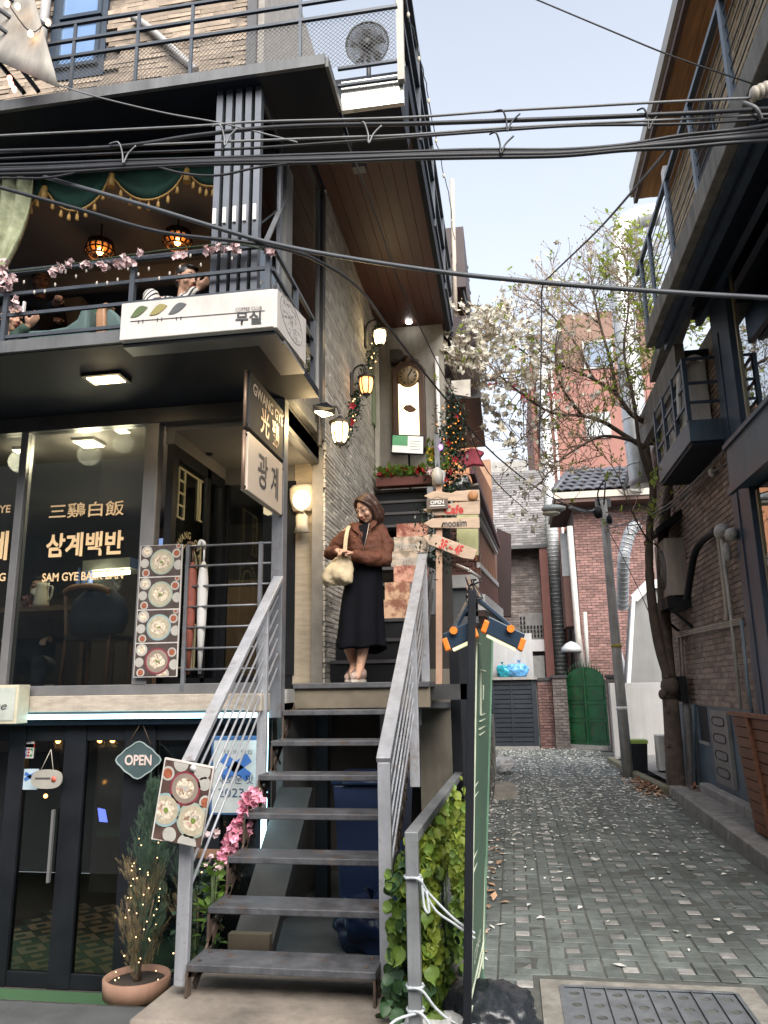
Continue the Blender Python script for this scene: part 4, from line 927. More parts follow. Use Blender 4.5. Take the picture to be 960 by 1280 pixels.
SLN = M('lamp_navy', (.018, .035, .06), .35, 0, .1, 4); ORG = M('lamp_orange', (.75, .20, .02), .45, 0, .05, 4)
def solar(label, a, e, up, yo):
    """lamp bar from a to e, tilted blade with orange end caps"""
    t = thing('solar_lamp', label, 'lamp', a, 'solar lamps clipped on the banner top')
    d = (e-a).normalized(); s_ = YU
    MB().obox((a+e)/2, d*((e-a).length/2), V((0, .05, 0)), up*.040).build('housing', SLN, t, bev=.006)
    MB().obox((a+e)/2-up*.046, d*((e-a).length/2-.02), V((0, .042, 0)), up*.006).build('light_strip', M('pale_lens', (.55, .56, .42), .3, emit=(.9, .85, .5), es=.35), t)
    for p_ in (a, e): MB().obox(p_-up*.012, d*.014, V((0, .053, 0)), up*.030).build('end_cap', ORG, t, bev=.006)
    j = a+(e-a)*.38; MB().tube([j+up*.03+V((0, -.055, 0)), j+up*.03+V((0, -.075, 0))], .018, 12).build('knob', ORG, t)
    k = e if yo else a; MB().beam(j+up*.04, V((-.165, 3.7, 2.03)), .05, .02).build('arm', SLN, t, bev=.004)
solar('left dark blue solar lamp with orange caps on the banner post', at(558, 803, Y=3.66), at(592, 787, Y=3.66), V((-.3, 0, 1)).normalized(), True)
solar('right dark blue solar lamp with orange caps slanting over the banner', at(653, 803, Y=3.74), at(608, 781, Y=3.70), V((.4, 0, 1)).normalized(), False)
b = MB()
for k in range(7): b.tube(bez([V((-.165+rr(-.03, .05), 3.6+rr(-.02, .1), 1.98+rr(-.02, .12))) for _ in range(4)], 4), .004, 4)
b.build('tangled_wire', DARK, BN)
# weights at the banner foot
def sack(name, label, cat, c, r, m, seed=0, knot=True):
    """a crumpled tied bag: noisy round body with a flat foot and a gathered neck"""
    b = MB(); b.ell((0, 0, 0), (1, 1, 1), 56, 36); vs = []
    for p in b.v:
        q = p*2.1+V((seed*7.3, seed*3.1, 0)); k = 1+.20*noise.noise(q)+.11*noise.noise(q*2.7)-.10*abs(noise.noise(q*1.3+V((3, 1, 2))))-.05*abs(noise.noise(q*3.1))+.04
        t = p.z
        if knot and t > .45: k *= 1-.62*((t-.45)/.55)**.8; 
        z = t*(1.25 if knot and t > .45 else 1)
        vs.append(c+V((p.x*k*r[0], p.y*k*r[1], max(0, (z*min(k, 1.15)+.78))*r[2])))
    b.v = vs
    if knot:
        top = max(vs, key=lambda p: p.z)
        for a in (0, 2.1, 4.2): b.add([top+ZU*-.02*r[2], top+V((.22*r[0]*math.cos(a), .2*r[1]*math.sin(a), .38*r[2])), top+V((.22*r[0]*math.cos(a+1), .2*r[1]*math.sin(a+1), .30*r[2]))], [(0, 1, 2), (2, 1, 0)])
    return tag(b.build(name, m, None), label, cat)
sack('plastic_sack', 'dark grey plastic sack weighing down the banner foot', 'sack', V((-.17, 3.95, .0)), (.22, .22, .14), M('dark_sack', (.022, .025, .030), .28, 0, .2, 6, bump=.7, bscale=22), 1, False)
sack('plastic_sack', 'white plastic sack beside the planter rail post', 'sack', V((-.40, 3.66, .03)), (.17, .16, .12), M('white_sack', (.55, .54, .53), .4, 0, .1, 6, bump=.6, bscale=12), 2)
sack('blue_sack', 'crumpled blue plastic sack on the ground behind the lowest treads', 'sack', *BLUE_SACK, M('blue_sack', (.006, .016, .05), .35, 0, .2, 8, bump=.6, bscale=12), 3)
# ------------------------------------------------------------------ people
SKIN = M('skin', (.50, .29, .20), .5, 0, .08, 20); HAIR = M('brown_hair', (.040, .017, .011), .42, 0, .5, 40, stretch=(4, 4, .6)); HAIRB = M('black_hair', (.012, .010, .010), .45, 0, .4, 40, stretch=(4, 4, .6))
def cap(b, pts, rs, n=12):
    b.tube(pts, rs, n)
    for p, r in zip(pts, rs): b.ell(p, r*.998, n, 8)
def hand(b, wr, d, nrm, s=1, curl=.7, side=1):
    """palm, four fingers of different lengths with two bends, thumb from the side"""
    d = V(d).normalized(); nrm = V(nrm); nrm = (nrm-d*nrm.dot(d)).normalized(); x = d.cross(nrm)*side
    pc = wr+d*.045*s; rot = Matrix((x, nrm, d)).transposed()
    b.ell(pc, (.040*s, .018*s, .052*s), 12, 8, rot)
    for k, (o, l) in enumerate(((-.027, .062), (-.009, .070), (.010, .066), (.027, .052))):
        p = wr+d*.082*s+x*o*s; dd = d; pts = [p-d*.02*s, p]
        for q, f in enumerate((.45, .32, .25)):
            a = curl*(.5+.4*q); dd = (dd*math.cos(a)+nrm*math.sin(a)).normalized(); p = p+dd*l*s*f*1.15; pts.append(p)
        cap(b, pts, [.0095*s, .0095*s, .009*s, .0085*s, .0075*s], 8)
    p = wr+d*.025*s-x*.03*s; cap(b, [p, p-x*.025*s+d*.025*s+nrm*.012*s, p-x*.022*s+d*.052*s+nrm*.026*s], [.013*s, .011*s, .009*s], 8)
def head(b, c, f, s=1, feats=None):
    """head round c facing f; returns its frame"""
    f = V(f).normalized(); x = f.cross(ZU).normalized(); u = x.cross(f)
    R3 = Matrix((x, f, u)).transposed()
    def L(a, q, d): return c+(x*a+f*q+u*d)*s
    b.ell(L(0, -.012, .018), (.074*s, .094*s, .098*s), 16, 12, R3); b.ell(L(0, .022, -.035), (.060*s, .066*s, .078*s), 14, 10, R3)
    b.ell(L(0, .055, -.088), (.026*s, .024*s, .022*s), 10, 8, R3)
    cap(b, [L(0, .088, .012), L(0, .100, -.012), L(0, .108, -.028)], [.009*s, .011*s, .013*s], 8)
    for sg in (-1, 1):
        b.ell(L(sg*.014, .096, -.032), (.009*s, .011*s, .008*s), 8, 6, R3); b.ell(L(sg*.042, .062, -.028), (.026*s, .024*s, .024*s), 10, 8, R3)
        b.ell(L(sg*.076, -.012, -.008), (.010*s, .022*s, .034*s), 10, 8, R3)
        b.ell(L(sg*.032, .072, .022), (.024*s, .014*s, .010*s), 10, 6, R3)
    b.ell(L(0, .086, -.056), (.022*s, .012*s, .010*s), 10, 6, R3)
    return L, R3
def face(par, L, R3, s=1, closed=True, lips=(.38, .10, .09)):
    lp = MB(); lp.ell(L(0, .096, -.054), (.022*s, .007*s, .005*s), 12, 6, R3); lp.ell(L(0, .095, -.063), (.018*s, .007*s, .006*s), 12, 6, R3); lp.build('lips', M('lips', lips, .45), par)
    for sg in (-1, 1):
        b = MB(); b.tube([L(sg*.014, .089, .034), L(sg*.032, .087, .040), L(sg*.052, .072, .034)], [.0035*s, .004*s, .002*s], 6); b.build('eyebrow', HAIRB, par)
        if closed: b = MB(); b.tube([L(sg*.016, .0885, .004), L(sg*.032, .088, -.001), L(sg*.048, .077, .004)], [.002*s, .003*s, .002*s], 6); b.build('eyelid', HAIRB, par)
        else: MB().ell(L(sg*.032, .080, .006), (.013*s, .008*s, .006*s), 10, 6, R3).build('eye', HAIRB, par)
def rings(b, lst, n=24, p=2.4):
    """loft of superellipse rings (centre, rx, ry, rotz)"""
    out = []
    for c, rx, ry, rz in lst:
        r = []
        for i in range(n):
            a = 2*math.pi*i/n; x = rx*math.copysign(abs(math.cos(a))**(2/p), math.cos(a)); y = ry*math.copysign(abs(math.sin(a))**(2/p), math.sin(a))
            r.append(V(c)+V((x*math.cos(rz)-y*math.sin(rz), x*math.sin(rz)+y*math.cos(rz), 0)))
        out.append(r)
    b.loft(out)
WY_ = 6.12
def W(u, v, dy=0): return at(u, v, Y=WY_+dy)
WM = thing('person', 'person in a brown jacket and long black skirt stepping down onto the landing', 'person', (-1.2, WY_, 1.64))
b = MB()
hc = W(458, 636, -.03); fdir = V((-.50, -.78, -.52))
L, R3 = head(b, hc, fdir, .98)
cap(b, [W(457, 655, .06), W(460, 642, .04)], [.052, .050])
shL, shR = W(477, 663, .03), W(434, 667, .02)          # viewer's right / left shoulder
elL, elR = W(481, 700, -.06), W(413, 692, .0)
wrL, wrR = W(441, 693, -.20), W(422, 689, -.17)
rings(b, [(W(455, 770, .04), .10, .08, .2), (W(456, 730, .04), .125, .095, .2), (W(457, 705, .04), .125, .095, .2), (W(457, 680, .04), .145, .10, .2), (W(457, 662, .05), .13, .08, .2), (W(457, 652, .05), .05, .05, .2)])
cap(b, [shL, elL, wrL], [.048, .04, .026]); cap(b, [shR, elR, wrR], [.048, .04, .026])
hand(b, wrL, W(432, 690, -.24)-wrL, V((-.3, -.2, -.7)), .92, .8, -1); hand(b, wrR, W(432, 688, -.22)-wrR, V((.4, -.2, -.9)), .92, .85, 1)
hipR, hipL = W(448, 745, .04), W(461, 745, .04)
ankA, ankB = W(443, 832, .10), W(450, 834, -.02)
cap(b, [hipR, W(436, 788, .02), W(437, 812, .06), ankA], [.07, .05, .046, .034]); cap(b, [hipL, W(457, 788, -.01), W(454, 812, -.01), ankB], [.062, .046, .044, .034])
cap(b, [ankA, W(440, 842, .0)], [.036, .03]); cap(b, [ankB, W(446, 846, -.14)], [.036, .03])
b.build('body', SKIN, WM, remesh=.0055, smooth_it=3)
face(WM, L, R3, .98)
b = MB(); LH = L
for sg in (-1, 1): b.tube([LH(sg*.012, .096, .006), LH(sg*.02, .099, .018), LH(sg*.036, .096, .022), LH(sg*.053, .085, .016), LH(sg*.055, .082, -.004), LH(sg*.04, .092, -.016), LH(sg*.02, .098, -.012), LH(sg*.012, .096, .006)], .0013, 5)
b.tube([LH(-.012, .097, .008), LH(0, .1, .01), LH(.012, .097, .008)], .0013, 5)
for sg in (-1, 1): b.tube([LH(sg*.054, .083, .012), LH(sg*.078, .0, .014)], .0013, 5)
b.build('glasses', M('thin_metal', (.4, .38, .36), .3, .8), WM)
# hair: bob parted at the side
b = MB()
b.ell(LH(0, -.032, .046), (.087, .088, .078), 18, 12, R3); b.ell(LH(0, -.058, -.02), (.080, .060, .09), 16, 12, R3)
for sg in (-1, 1):
    cap(b, [LH(.015+sg*.012, .052, .104), LH(sg*.050, .055, .076), LH(sg*.078, .032, .030), LH(sg*.086, .012, -.03), LH(sg*.086, .014, -.09), LH(sg*.070, .026, -.125)], [.014, .017, .018, .022, .022, .008], 10)
    cap(b, [LH(sg*.045, -.02, .09), LH(sg*.088, -.03, .01), LH(sg*.092, -.025, -.07), LH(sg*.080, -.01, -.135)], [.028, .028, .030, .012], 10)
    cap(b, [LH(sg*.03, -.09, .0), LH(sg*.06, -.085, -.07), LH(sg*.055, -.07, -.135)], [.040, .040, .018], 10)
hr = b.build('hair', HAIR, WM, remesh=.005, smooth_it=2)
b = MB(); H4 = random.Random(4)
for k in range(230):
    sg = H4.choice((-1, 1)); f_ = H4.uniform(0, 1); o_ = H4.uniform(-.006, .010)
    y0, y1 = .055-.15*f_, .030-.125*f_; wx = math.sqrt(max(.05, 1-((f_-.45)/.75)**2))
    b.tube(bez([LH(.012+sg*.008, .045-.11*f_, .118-.015*f_), LH(sg*(.056+o_)*wx, y0, .095), LH(sg*(.093+o_)*wx, y1, .025), LH(sg*(.106+o_)*wx, y1-.006, -.045), LH(sg*(.102+o_)*wx, y1+H4.uniform(-.01, .01), -.10), LH(sg*(.084+o_+H4.uniform(-.012, .006))*wx, y1+H4.uniform(-.012, .018), -.135+H4.uniform(-.025, .012))], 3), [.0032]*13+[.0024, .0014, .0008], 4, cap=False)
b.build('hair_strands', M('hair_strand', (.050, .022, .014), .38, 0, .4, 40, stretch=(4, 4, .6), rnd=.42), WM, kind='stuff')
# turtleneck, jacket, skirt, shoes
NAVYK = M('black_knit', (.006, .006, .009), .95, 0, .3, 60, spec=.15)
b = MB(); rings(b, [(W(457, 668, .02), .075, .08, .2), (W(457, 655, .03), .060, .062, .2), (W(458, 647, .02), .057, .058, .2)]); b.build('turtleneck', NAVYK, WM)
JK = M('brown_jacket', (.105, .040, .024), .75, 0, .3, 9, bump=.9, bscale=14, spec=.2)
b = MB()
rings(b, [(W(461, 707, .04), .135, .125, .2), (W(461, 702, .04), .165, .145, .2), (W(460, 688, .04), .172, .145, .2), (W(458, 672, .04), .168, .128, .2), (W(457, 662, .045), .158, .10, .2), (W(457, 655, .05), .10, .08, .2)], p=2.6)
cap(b, [shL+V((-.02, 0, -.005)), W(483, 682, .0), elL, W(462, 699, -.15), wrL+(elL-wrL)*.12], [.066, .064, .060, .056, .048], 14)
cap(b, [shR+V((.02, 0, -.005)), W(421, 682, .02), elR, wrR+(elR-wrR)*.22], [.064, .064, .058, .046], 14)
b.ell(W(474, 693, -.06), (.05, .07, .04)); b.ell(W(420, 697, -.05), (.05, .05, .03))
b.build('jacket', JK, WM, remesh=.007, smooth_it=4, folds=(.075, .030))
for pts in (((463, 652, -.09), (473, 647, -.02), (470, 656, -.08), (463, 662, -.12)), ((441, 652, -.06), (436, 656, -.03), (441, 662, -.10), (449, 668, -.12))):
    MB().prism([W(*q) for q in pts], (0, .02, 0)).build('collar', JK, WM, bev=.006)
MB().prism([W(448, 657, -.065), W(461, 653, -.065), W(458.5, 670, -.104), W(455, 684, -.112), W(451, 670, -.104)], (0, .05, 0)).build('shirt_front', NAVYK, WM)
b = MB(); b.tube([W(461.5, 654, -.085), W(458.5, 670, -.108), W(455, 684, -.118)], .003, 5); b.build('zip', M('pale_zip', (.5, .42, .34), .4, .4), WM)
b = MB(); b.tube([W(454, 682, -.128), W(455, 703, -.125)], .004, 5); b.build('placket', M('jacket_seam', (.05, .022, .015), .6), WM)
for q in ((439, 654, -.07), (463, 662, -.10), (443, 671, -.13)): MB().ell(W(*q), .006, 8, 6).build('button', M('brass', (.30, .21, .10), .35, .8), WM)
SKT = M('black_skirt', (.004, .0045, .007), .95, 0, .3, 6, spec=.12)
b = MB(); n = 40; rg = []
for v, rx, ry, cx, fold in ((702, .125, .115, 458, 0), (716, .142, .125, 456, .01), (735, .158, .14, 453, .05), (760, .172, .15, 451, .09), (785, .182, .158, 450, .085), (812, .196, .168, 450, .11)):
    c = W(cx, v, .03); ring = []
    for i in range(n):
        a = 2*math.pi*i/n; k = 1+fold*(math.sin(5*a+.6)+.5*math.sin(9*a+1.2))
        z = 0
        if v == 812: z = .035*math.sin(2*a+2.4)-.02*math.cos(a)+.03*math.exp(-((a-4.5)/.3)**2)
        ring.append(c+V((rx*k*math.cos(a), ry*k*math.sin(a), z)))
    rg.append(ring)
b.loft(rg, caps=False); b.build('skirt', SKT, WM, solid=.006, sub=1)
SHO = M('dusty_pink_shoe', (.42, .30, .25), .6, 0, .12, 10); SOLE = M('cream_sole', (.50, .44, .38), .6)
for nm, a, d, s, dz in (('a', W(448, 846, -.06), V((-.22, -1, 0)), 1, 0), ('b', W(441, 846, .12), V((-.25, -1, 0)), .95, 0)):
    d = d.normalized(); x = d.cross(ZU); rot = Matrix((x, d, ZU)).transposed(); a = V((a.x, a.y, 1.64))
    if nm == 'b': a.z = 1.642
    b = MB()
    rg = []
    for t, wd_, h in ((-.11, .028, .085), (-.09, .036, .10), (-.03, .04, .085), (.03, .044, .075), (.08, .043, .06), (.115, .03, .05), (.128, .012, .04)):
        ring = []
        for i in range(16):
            q = 2*math.pi*i/16; ring.append(a+d*t*s+x*wd_*s*math.cos(q)+ZU*(.022+h*.5*s+h*.5*s*math.sin(q)))
        rg.append(ring)
    b.loft(rg); sh = b.build('shoe', SHO, WM, sub=1)
    MB().loft([[a+d*.005+(d*.128*math.cos(q)+x*.046*math.sin(q))*s+ZU*h for q in [2*math.pi*i/20 for i in range(20)]] for h in (.002, .024)], smooth=False).build('sole', SOLE, sh, bev=.004)
    b = MB()
    for k in range(3): b.tube([a+d*(.02+.025*k)*s+x*.03+ZU*(.10-.012*k), a+d*(.025+.025*k)*s+ZU*(.116-.012*k), a+d*(.02+.025*k)*s-x*.03+ZU*(.10-.012*k)], .004, 5)
    b.build('lace', M('lace', (.25, .17, .14), .7), sh)
# cream bag on the shoulder strap
BAGM = M('cream_canvas', (.52, .42, .27), .85, 0, .2, 8, bump=.9, bscale=14)
BGT = thing('shoulder_bag', 'cream canvas shoulder bag hanging from the strap over the arm of the person', 'bag', W(424, 732, -.2))
b = MB(); n = 24; rg = []
for t, l, r_, y in ((0, 405, 441, 731), (.15, 401.5, 442, 726), (.4, 404, 442.5, 715), (.7, 414, 441, 703), (.9, 425, 437, 696), (1, 429, 434, 690)):
    c = (W(l, y, -.17)+W(r_, y, -.17))/2; hw = (W(r_, y, -.17)-W(l, y, -.17)).length/2; dp = (.055, .085, .085, .065, .045, .025)[[0, .15, .4, .7, .9, 1].index(t)]
    rg.append([c+V((hw*math.copysign(abs(math.cos(a))**.75, math.cos(a))*(1+.02*math.sin(7*a)), dp*math.sin(a)*(1+.22*math.sin(5*a+t*6)+.10*math.sin(11*a-t*5)), .010*math.sin(3*a+t*5))) for a in [2*math.pi*i/n for i in range(n)]])
b.loft(rg); b.build('bag_body', BAGM, BGT, sub=2, folds=(.09, .045))
b = MB(); sp_ = bez([W(431, 692, -.2), W(432, 678, -.175), W(433.5, 667, -.135), W(436, 658.5, -.07), W(438, 657.5, .02), W(439, 662, .1)], 5); b.loft([[p_+V((-.016, -.004, 0)), p_+V((.016, -.010, 0)), p_+V((.016, .004, 0)), p_+V((-.016, .01, 0))] for p_ in sp_], smooth=False); b.build('strap', BAGM, BGT)
b = MB(); b.tube(bez([W(402, 722, -.19), W(412, 706, -.19), W(421, 697, -.2)], 4), .007, 6); b.tube(bez([W(441, 722, -.19), W(436, 700, -.19), W(433, 690, -.2)], 4), .006, 6); b.build('gather_cord', BAGM, BGT)

# ---- seated guests on the terrace
def seated(label, c, f, top, hairm, arm=None, s=1.0, mask=False, floor=3.93, lean=0):
    """upper body of a seated guest: head centre c facing f"""
    t = thing('person', label, 'person', (c.x, c.y, c.z-1.15))
    f = V(f).normalized(); fh = V((f.x, f.y, 0)).normalized(); x = fh.cross(ZU)
    b = MB(); L_, R_ = head(b, c, f, s)
    ch = c+V((0, 0, -.36*s+lean*.5))-fh*(.06+lean); pe = c+V((0, 0, -min(.72*s, c.z-floor-.18)))-fh*(.10+lean*1.7)
    rz = math.atan2(fh.y, fh.x)-math.pi/2
    cap(b, [c-ZU*.17*s-fh*.04, c-ZU*.05*s-fh*.02], [.052, .05])
    rings(b, [(pe, .15, .11, rz), (ch, .17, .10, rz), (c-ZU*(.2-lean*.3)*s-fh*(.05+lean*.6), .14, .07, rz)])
    sh = [c-ZU*(.22-lean*.35)*s-fh*(.05+lean*.7)+x*.17*k for k in (-1, 1)]; arms = arm or [None, None]; arms_pts = []
    for k, a in zip((0, 1), arms):
        e, wv = a if a else (sh[k]+fh*.08-ZU*.25+x*(.05 if k else -.05), sh[k]+fh*.30-ZU*.28)
        e, wv = V(e), V(wv); cap(b, [sh[k], e, wv], [.045, .038, .026]); arms_pts.append((e, wv)); hand(b, wv, (wv-e), -ZU+fh*.3 if not a else -fh*.4+ZU*.2, .95, .8, 1 if k else -1)
    for k in (-1, 1): cap(b, [pe+x*.09*k, pe+x*.12*k+fh*.40, V(((pe+x*.12*k+fh*.42).x, (pe+x*.12*k+fh*.42).y, floor+.06))], [.08, .06, .045])
    b.build('body', SKIN, t, remesh=.008, smooth_it=3); face(t, L_, R_, s, closed=False)
    b = MB(); rings(b, [(pe, .175, .135, rz), (ch, .195, .13+lean*.2, rz), (c-ZU*(.22-lean*.35)*s-fh*(.05+lean*.7), .165, .09+lean*.15, rz), (c-ZU*.17*s-fh*.05, .07, .06, rz)])
    for k in (0, 1): cap(b, [sh[k], arms_pts[k][0], arms_pts[k][0]*.25+arms_pts[k][1]*.75], [.068, .058, .044])
    b.build('shirt', top, t, remesh=.01, smooth_it=4)
    b = MB(); b.ell(L_(0, -.03, .045), (.086*s, .094*s, .085*s), 16, 10, R_); b.ell(L_(0, -.055, 0), (.080*s, .066*s, .08*s), 14, 10, R_); b.ell(L_(0, .045, .095), (.055*s, .04*s, .02*s), 10, 8, R_)
    b.build('hair', hairm, t, remesh=.007, smooth_it=2)
    if mask: MB().ell(L_(0, .075, -.05), (.062, .045, .052), 12, 8, R_).build('face_mask', M('mask_white', (.6, .6, .57), .7), t)
    b = MB()
    for k in (-1, 1): cap(b, [pe+x*.09*k, pe+x*.12*k+fh*.40, V(((pe+x*.12*k+fh*.42).x, (pe+x*.12*k+fh*.42).y, floor+.07))], [.095, .075, .06])
    b.build('trousers', M('dark_trousers', (.02, .022, .03), .8), t, remesh=.012, smooth_it=3)
    return t
STR = bpy.data.materials.new('striped_shirt'); STR.use_nodes = True; _t = STR.node_tree
_g = _t.nodes.new('ShaderNodeTexCoord'); _m = _t.nodes.new('ShaderNodeMapping'); _m.inputs['Rotation'].default_value = (0, math.radians(58), 0)
_w = _t.nodes.new('ShaderNodeTexWave'); _w.inputs['Scale'].default_value = 9.5; _w.inputs['Distortion'].default_value = .5; _w.inputs['Detail'].default_value = 0; _w.bands_direction = 'Z'
_r = _t.nodes.new('ShaderNodeValToRGB'); _r.color_ramp.interpolation = 'CONSTANT'; _r.color_ramp.elements[0].color = (.03, .03, .04, 1); _r.color_ramp.elements[1].color = (.62, .59, .54, 1); _r.color_ramp.elements[1].position = .38
_t.links.new(_g.outputs['Object'], _m.inputs[0]); _t.links.new(_m.outputs[0], _w.inputs[0]); _t.links.new(_w.outputs['Fac'], _r.inputs[0]); _t.links.new(_r.outputs[0], _t.nodes['Principled BSDF'].inputs['Base Color']); _t.nodes['Principled BSDF'].inputs['Roughness'].default_value = .8
c = at(234, 350, Y=5.1); sh_ = at(206, 366, Y=5.1)
seated('person in a striped shirt leaning forward with a raised hand over the terrace rail', c, V((.80, -.50, -.25)), STR, HAIRB, arm=[(at(230, 376, Y=4.9), at(247, 362, Y=4.92)), None], lean=.24)
seated('person in dark green looking at a phone at the left end of the terrace', at(14, 399, Y=5.0), V((.85, -.35, -.15)), M('dark_green_knit', (.02, .05, .035), .8, 0, .3, 30), HAIRB, arm=[(at(20, 422, Y=4.9), at(34, 408, Y=4.9)), None])
seated('person in black with long dark hair seated behind the teal sofa', at(52, 352, Y=6.2), V((.6, -.8, -.2)), M('black_top', (.015, .015, .018), .8), HAIRB, arm=[None, (at(66, 385, Y=5.9), at(70, 379, Y=5.7))])
seated('person with white face mask seated behind the restaurant window', at(49, 735, Y=6.7), V((.35, -.9, -.1)), M('black_top'), HAIRB, mask=True, floor=1.61)
# ------------------------------------------------------------------ right building
RB = thing('brick_building', 'brown brick building with navy steel shopfront and balcony along the right side', 'building', (2.9, 9, 0))
BRK = M('brown_brick', (.26, .19, .15), .85, 0, .3, 9, bump=.4, bscale=50, rnd=.3)
BRM = M('brick_mortar', (.42, .385, .35), .95, 0, .25, 8)
SLATE = M('navy_slate_paint', (.080, .122, .160), .5, 0, .22, 3, dirt=.25)
STEELN = M('navy_steel', (.062, .090, .132), .45, .2, .25, 3, dirt=.25, rust=.3)
RX = 2.70
bx((RX, 9.3, -.01), (4.6, 14.3, 1.27), 'base_wall', SLATE, RB); bx((2.55, 9.3, -.01), (RX, 12.0, .22), 'footing', CONC, RB, bev=.02)
bx((RX+.02, 9.3, 1.27), (4.6, 14.3, 6.0), 'brick_wall', BRM, RB)
bricks(RB, 'brick', (RX+.02, 9.30, 1.28), YU, -XU, 5.0, 4.5, .195, .062, .012, BRK, dp=.016, nmax=300)
for y0, y1, z0, z1 in ((11.75, 12.25, .78, 1.27), (12.75, 13.2, .7, 1.22)):
    bx((RX-.006, y0, z0), (RX+.02, y1, z1), 'vent_opening', BLACK, RB); bx((RX-.03, y0-.02, z0-.04), (RX+.02, y1+.02, z0), 'vent_sill', CONC, RB)
vp = bx((RX-.05, 10.55, .30), (RX, 11.4, 1.24), 'vent_panel', M('grey_panel_paint', (.20, .20, .195), .5, .2, .12, 5, dirt=.3), RB, bev=.006)
for k in range(4):
    zc = 1.10-.215*k; b = MB()
    pts = [V((0, 10.98+.30*math.copysign(abs(math.cos(t))**.5, math.cos(t)), zc+.055*math.copysign(abs(math.sin(t))**.7, math.sin(t)))) for t in [2*math.pi*i/24 for i in range(24)]]
    b.tube([p+V((RX-.052, 0, 0)) for p in pts+[pts[0]]], .009, 5); o_ = b.build('slot_rim', BLACK, vp)
    MB().prism([p+V((RX-.053, 0, 0)) for p in pts], (.002, 0, 0)).build('slot_plate', GREYST, vp)
# steel shopfront
GLASS3 = glass('coated_glass', (.80, .86, .86), 3.0)
bx((2.66, 8.62, .0), (2.735, 9.30, 6.19), 'steel_post', STEELN, RB, bev=.006); bx((2.645, 9.02, 1.2), (2.665, 9.06, 5.7), 'post_rib', STEELN, RB)
bx((2.50, 4.0, 3.68), (2.95, 8.70, 4.16), 'spandrel_beam', SLATE, RB, bev=.005); bx((2.47, 4.0, 3.62), (2.52, 8.74, 3.70), 'beam_flange', STEELN, RB); bx((2.47, 4.0, 4.14), (2.52, 8.74, 4.19), 'beam_flange', STEELN, RB)
bx((2.715, 4.0, 1.35), (2.722, 8.62, 3.62), 'shop_window', GLASS3, RB); bx((2.70, 8.50, 1.38), (2.73, 8.55, 3.62), 'window_bead', M('gold_bead', (.32, .28, .18), .4, .3), RB)
bx((2.66, 4.0, 1.0), (2.95, 8.62, 1.35), 'stall_riser', SLATE, RB); bx((2.62, 4.0, 1.33), (2.7, 8.64, 1.38), 'window_sill', STEELN, RB); bx((2.70, 4.0, 0), (2.95, 8.62, 1.0), 'stall_wall', SLATE, RB)
sw = bx((2.715, 4.0, 4.19), (2.722, 8.62, 6.19), 'upper_window', GLASS3, RB); bx((2.70, 8.48, 4.19), (2.73, 8.53, 6.19), 'window_bead', M('gold_bead'), RB)
bx((3.6, 3.9, 0), (3.7, 9.3, 6.2), 'inner_wall', INT, RB); bx((2.8, 4, 4.1), (3.6, 9.3, 4.15), 'inner_floor', INT, RB); bx((2.80, 4.0, 4.16), (2.81, 8.62, 6.19), 'added_window_backing', M('pale_teal_backing', (.34, .43, .43), .7, 0, .1, 1.5), RB)  # pale teal panel added behind the upper glass to lighten it
A = at(958, 701, X=2.712); text('칡냉면', A+V((0, -.18, 0)), -YU, ZU, .13, WHTXT, RB, w=.5, bold=.02); text('카페', A+V((0, -.18, -.16)), -YU, ZU, .06, WHTXT, RB)
# balcony deck over the shopfront
DECKC = M('weathered_concrete', (.235, .225, .205), .85, 0, .25, 3, bump=.3, dirt=.45)
bx((1.95, 3.0, 5.87), (2.05, 9.7, 6.12), 'deck_edge', DECKC, RB, bev=.01); bx((2.05, 3.0, 6.24), (4.4, 9.7, 6.30), 'deck_slab', NAVY, RB)
for x0, x1, z in ((2.05, 2.12, 5.83), (2.12, 2.17, 5.88), (2.17, 2.24, 5.80), (2.58, 2.66, 6.10)): bx((x0, 3.0, z), (x1, 9.65, 6.19), 'deck_joist', STEELN, RB)
bx((2.05, 3.0, 6.192), (2.72, 9.65, 6.236), 'deck_underside', NAVY, RB)
bx((2.30, 9.7, 5.4), (2.42, 12.8, 5.9), 'side_beam', DECKC, RB)
MB().beam(at(824, 470, X=2.45), at(861, 352, X=2.35), .28, .2).build('raking_beam', DECKC, RB)
bx((2.42, 9.7, 5.7), (3.6, 13.5, 5.8), 'deck_slab', NAVY, RB)
DR = M('blue_grey_rail', (.10, .13, .17), .45, .3, .2, 5)
MB().beam((1.98, 3.0, 7.08), (1.98, 9.95, 7.08), .05, .05).build('deck_handrail', DR, RB)
for k in range(6): MB().tube([(1.98, 3.0, 6.26+.135*k), (1.98, 9.9, 6.26+.135*k)], .006, 5).build('deck_wire', FRAMED, RB)
for y in (4.4, 5.6, 6.77, 7.9, 9.0, 9.6): bx((1.955, y-.035, 6.0), (2.0, y+.035, 7.06), 'deck_post', DR, RB)
bx((1.95, 7.85, 7.06), (2.01, 7.97, 7.22), 'post_cap', WHITE, RB)
